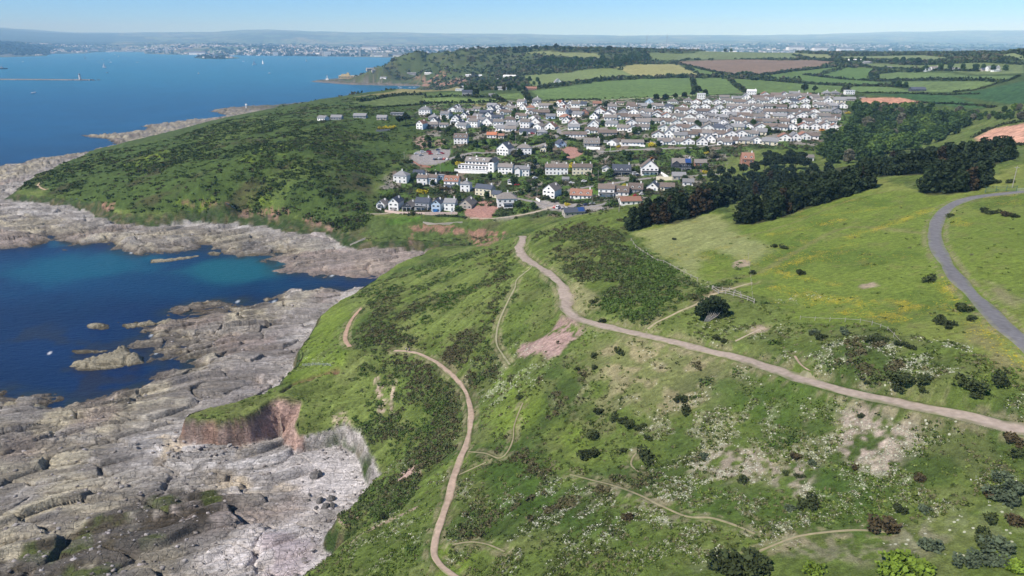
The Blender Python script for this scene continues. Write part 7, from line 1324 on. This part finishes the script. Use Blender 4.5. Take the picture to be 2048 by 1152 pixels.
zone(70, 480, 860, 6500, 8200, 'middle of the far city by the water', ['block', 'house', 'house']); zone(45, 230, 480, 7100, 8600, 'left part of the far city', ['block', 'hall', 'house']); zone(60, 500, 900, 8200, 11500, 'upper slopes of the far city', ['house', 'block', 'hall']); zone(30, 100, 400, 7800, 11000, 'dockyard side of the far city', ['house', 'hall', 'block']); zone(60, 1230, 1760, 6500, 10500, 'right hand part of the far city', ['house', 'hall', 'block'])
# the rest of the city that nobody could count
R6 = np.random.RandomState(3); N6 = 11000; yv = 6700+R6.rand(N6)**1.3*6500; pxs = np.concatenate([R6.uniform(30, 960, int(N6*.68)), R6.uniform(960, 1830, N6-int(N6*.68))]); xv = (pxs-1024)/FPX/1.065*yv; dd = samp(M['dC'], xv, yv); dens = fbm(xv, yv, 900, 4, 205); sel = (dd > 60) & (dens > .44) & ~((pxs < 200) & (yv < 8200)) & (samp(H, xv, yv) < 190); xv, yv = xv[sel], yv[sel]; n = len(xv); zv = samp(H, xv, yv)
w_ = R6.uniform(4, 9, n)*(1+2.0*(R6.rand(n) > .94)); d_ = R6.uniform(4, 7, n); h_ = R6.uniform(5, 9, n)*(1+.7*(R6.rand(n) > .96)); an = R6.uniform(-.8, .8, n); ca, sa = np.cos(an)[:, None], np.sin(an)[:, None]
bx = np.array([-1,1,1,-1,-1,1,1,-1,-1,1]); by = np.array([-1,-1,1,1,-1,-1,1,1,0,0]); bz = np.array([-.8,-.8,-.8,-.8,1,1,1,1,1.45,1.45]); X_ = bx[None]*w_[:, None]; Y_ = by[None]*d_[:, None]; V = np.stack([xv[:, None]+X_*ca-Y_*sa, yv[:, None]+X_*sa+Y_*ca, zv[:, None]+bz[None]*h_[:, None]], 2).reshape(-1, 3)
qd = np.array([(0,1,5,4),(2,3,7,6),(1,2,6,5),(3,0,4,7),(4,5,9,8),(6,7,8,9)]); F = (np.arange(n)[:, None, None]*10+qd[None]).reshape(-1, 4); pal = np.array([(.6,.6,.58),(.5,.47,.4),(.35,.34,.33),(.25,.2,.17),(.66,.66,.66)])[R6.randint(0, 5, n)]; cc = np.repeat(pal, 10, 0).reshape(n, 10, 3); cc[:, 8:] = .15; M_TOWN = mat('distant_town', (1, 1, 1), .85, .05, .1, attr='cover')
tag(mesh_np('distant_town', V, F, M_TOWN, False, {'cover': cc.reshape(-1, 3)}), 'countless small houses of the city spread over the far slopes', 'town', kind='stuff')
tw_ = (fy*(M['dC'] > 40)*(n300 > .47)).astype(float); x, y = scatter(tw_, 5000, (5000, 14000), 87)
tag(clump_mesh('distant_trees', x, y, 22, 10, 11, np.array([(0.02,0.034,0.014),(0.035,0.05,0.02)]), M_SCRUB, 88, 0.6), 'dark tree belts between the far fields and streets', 'woodland', kind='stuff')
# ---------------------------------------------------------------- the air
hb = MB(); hb.box(-62000, -400, -12, 62000, 31500, 900)
ho = hb.build('haze', None); tag(ho, kind='stuff', label='thin summer haze over the whole coast')
hm = bpy.data.materials.new('haze_air'); hm.use_nodes = True; n = hm.node_tree.nodes; n.clear(); out = n.new('ShaderNodeOutputMaterial'); pv = n.new('ShaderNodeVolumePrincipled')
pv.inputs['Color'].default_value = (0.36, 0.67, 1.0, 1); pv.inputs['Density'].default_value = HAZE; pv.inputs['Absorption Color'].default_value = (1, 1, 1, 1); pv.inputs['Anisotropy'].default_value = -0.3
hm.node_tree.links.new(pv.outputs[0], out.inputs['Volume']); ho.data.materials.clear(); ho.data.materials.append(hm); hm.cycles.homogeneous_volume = True
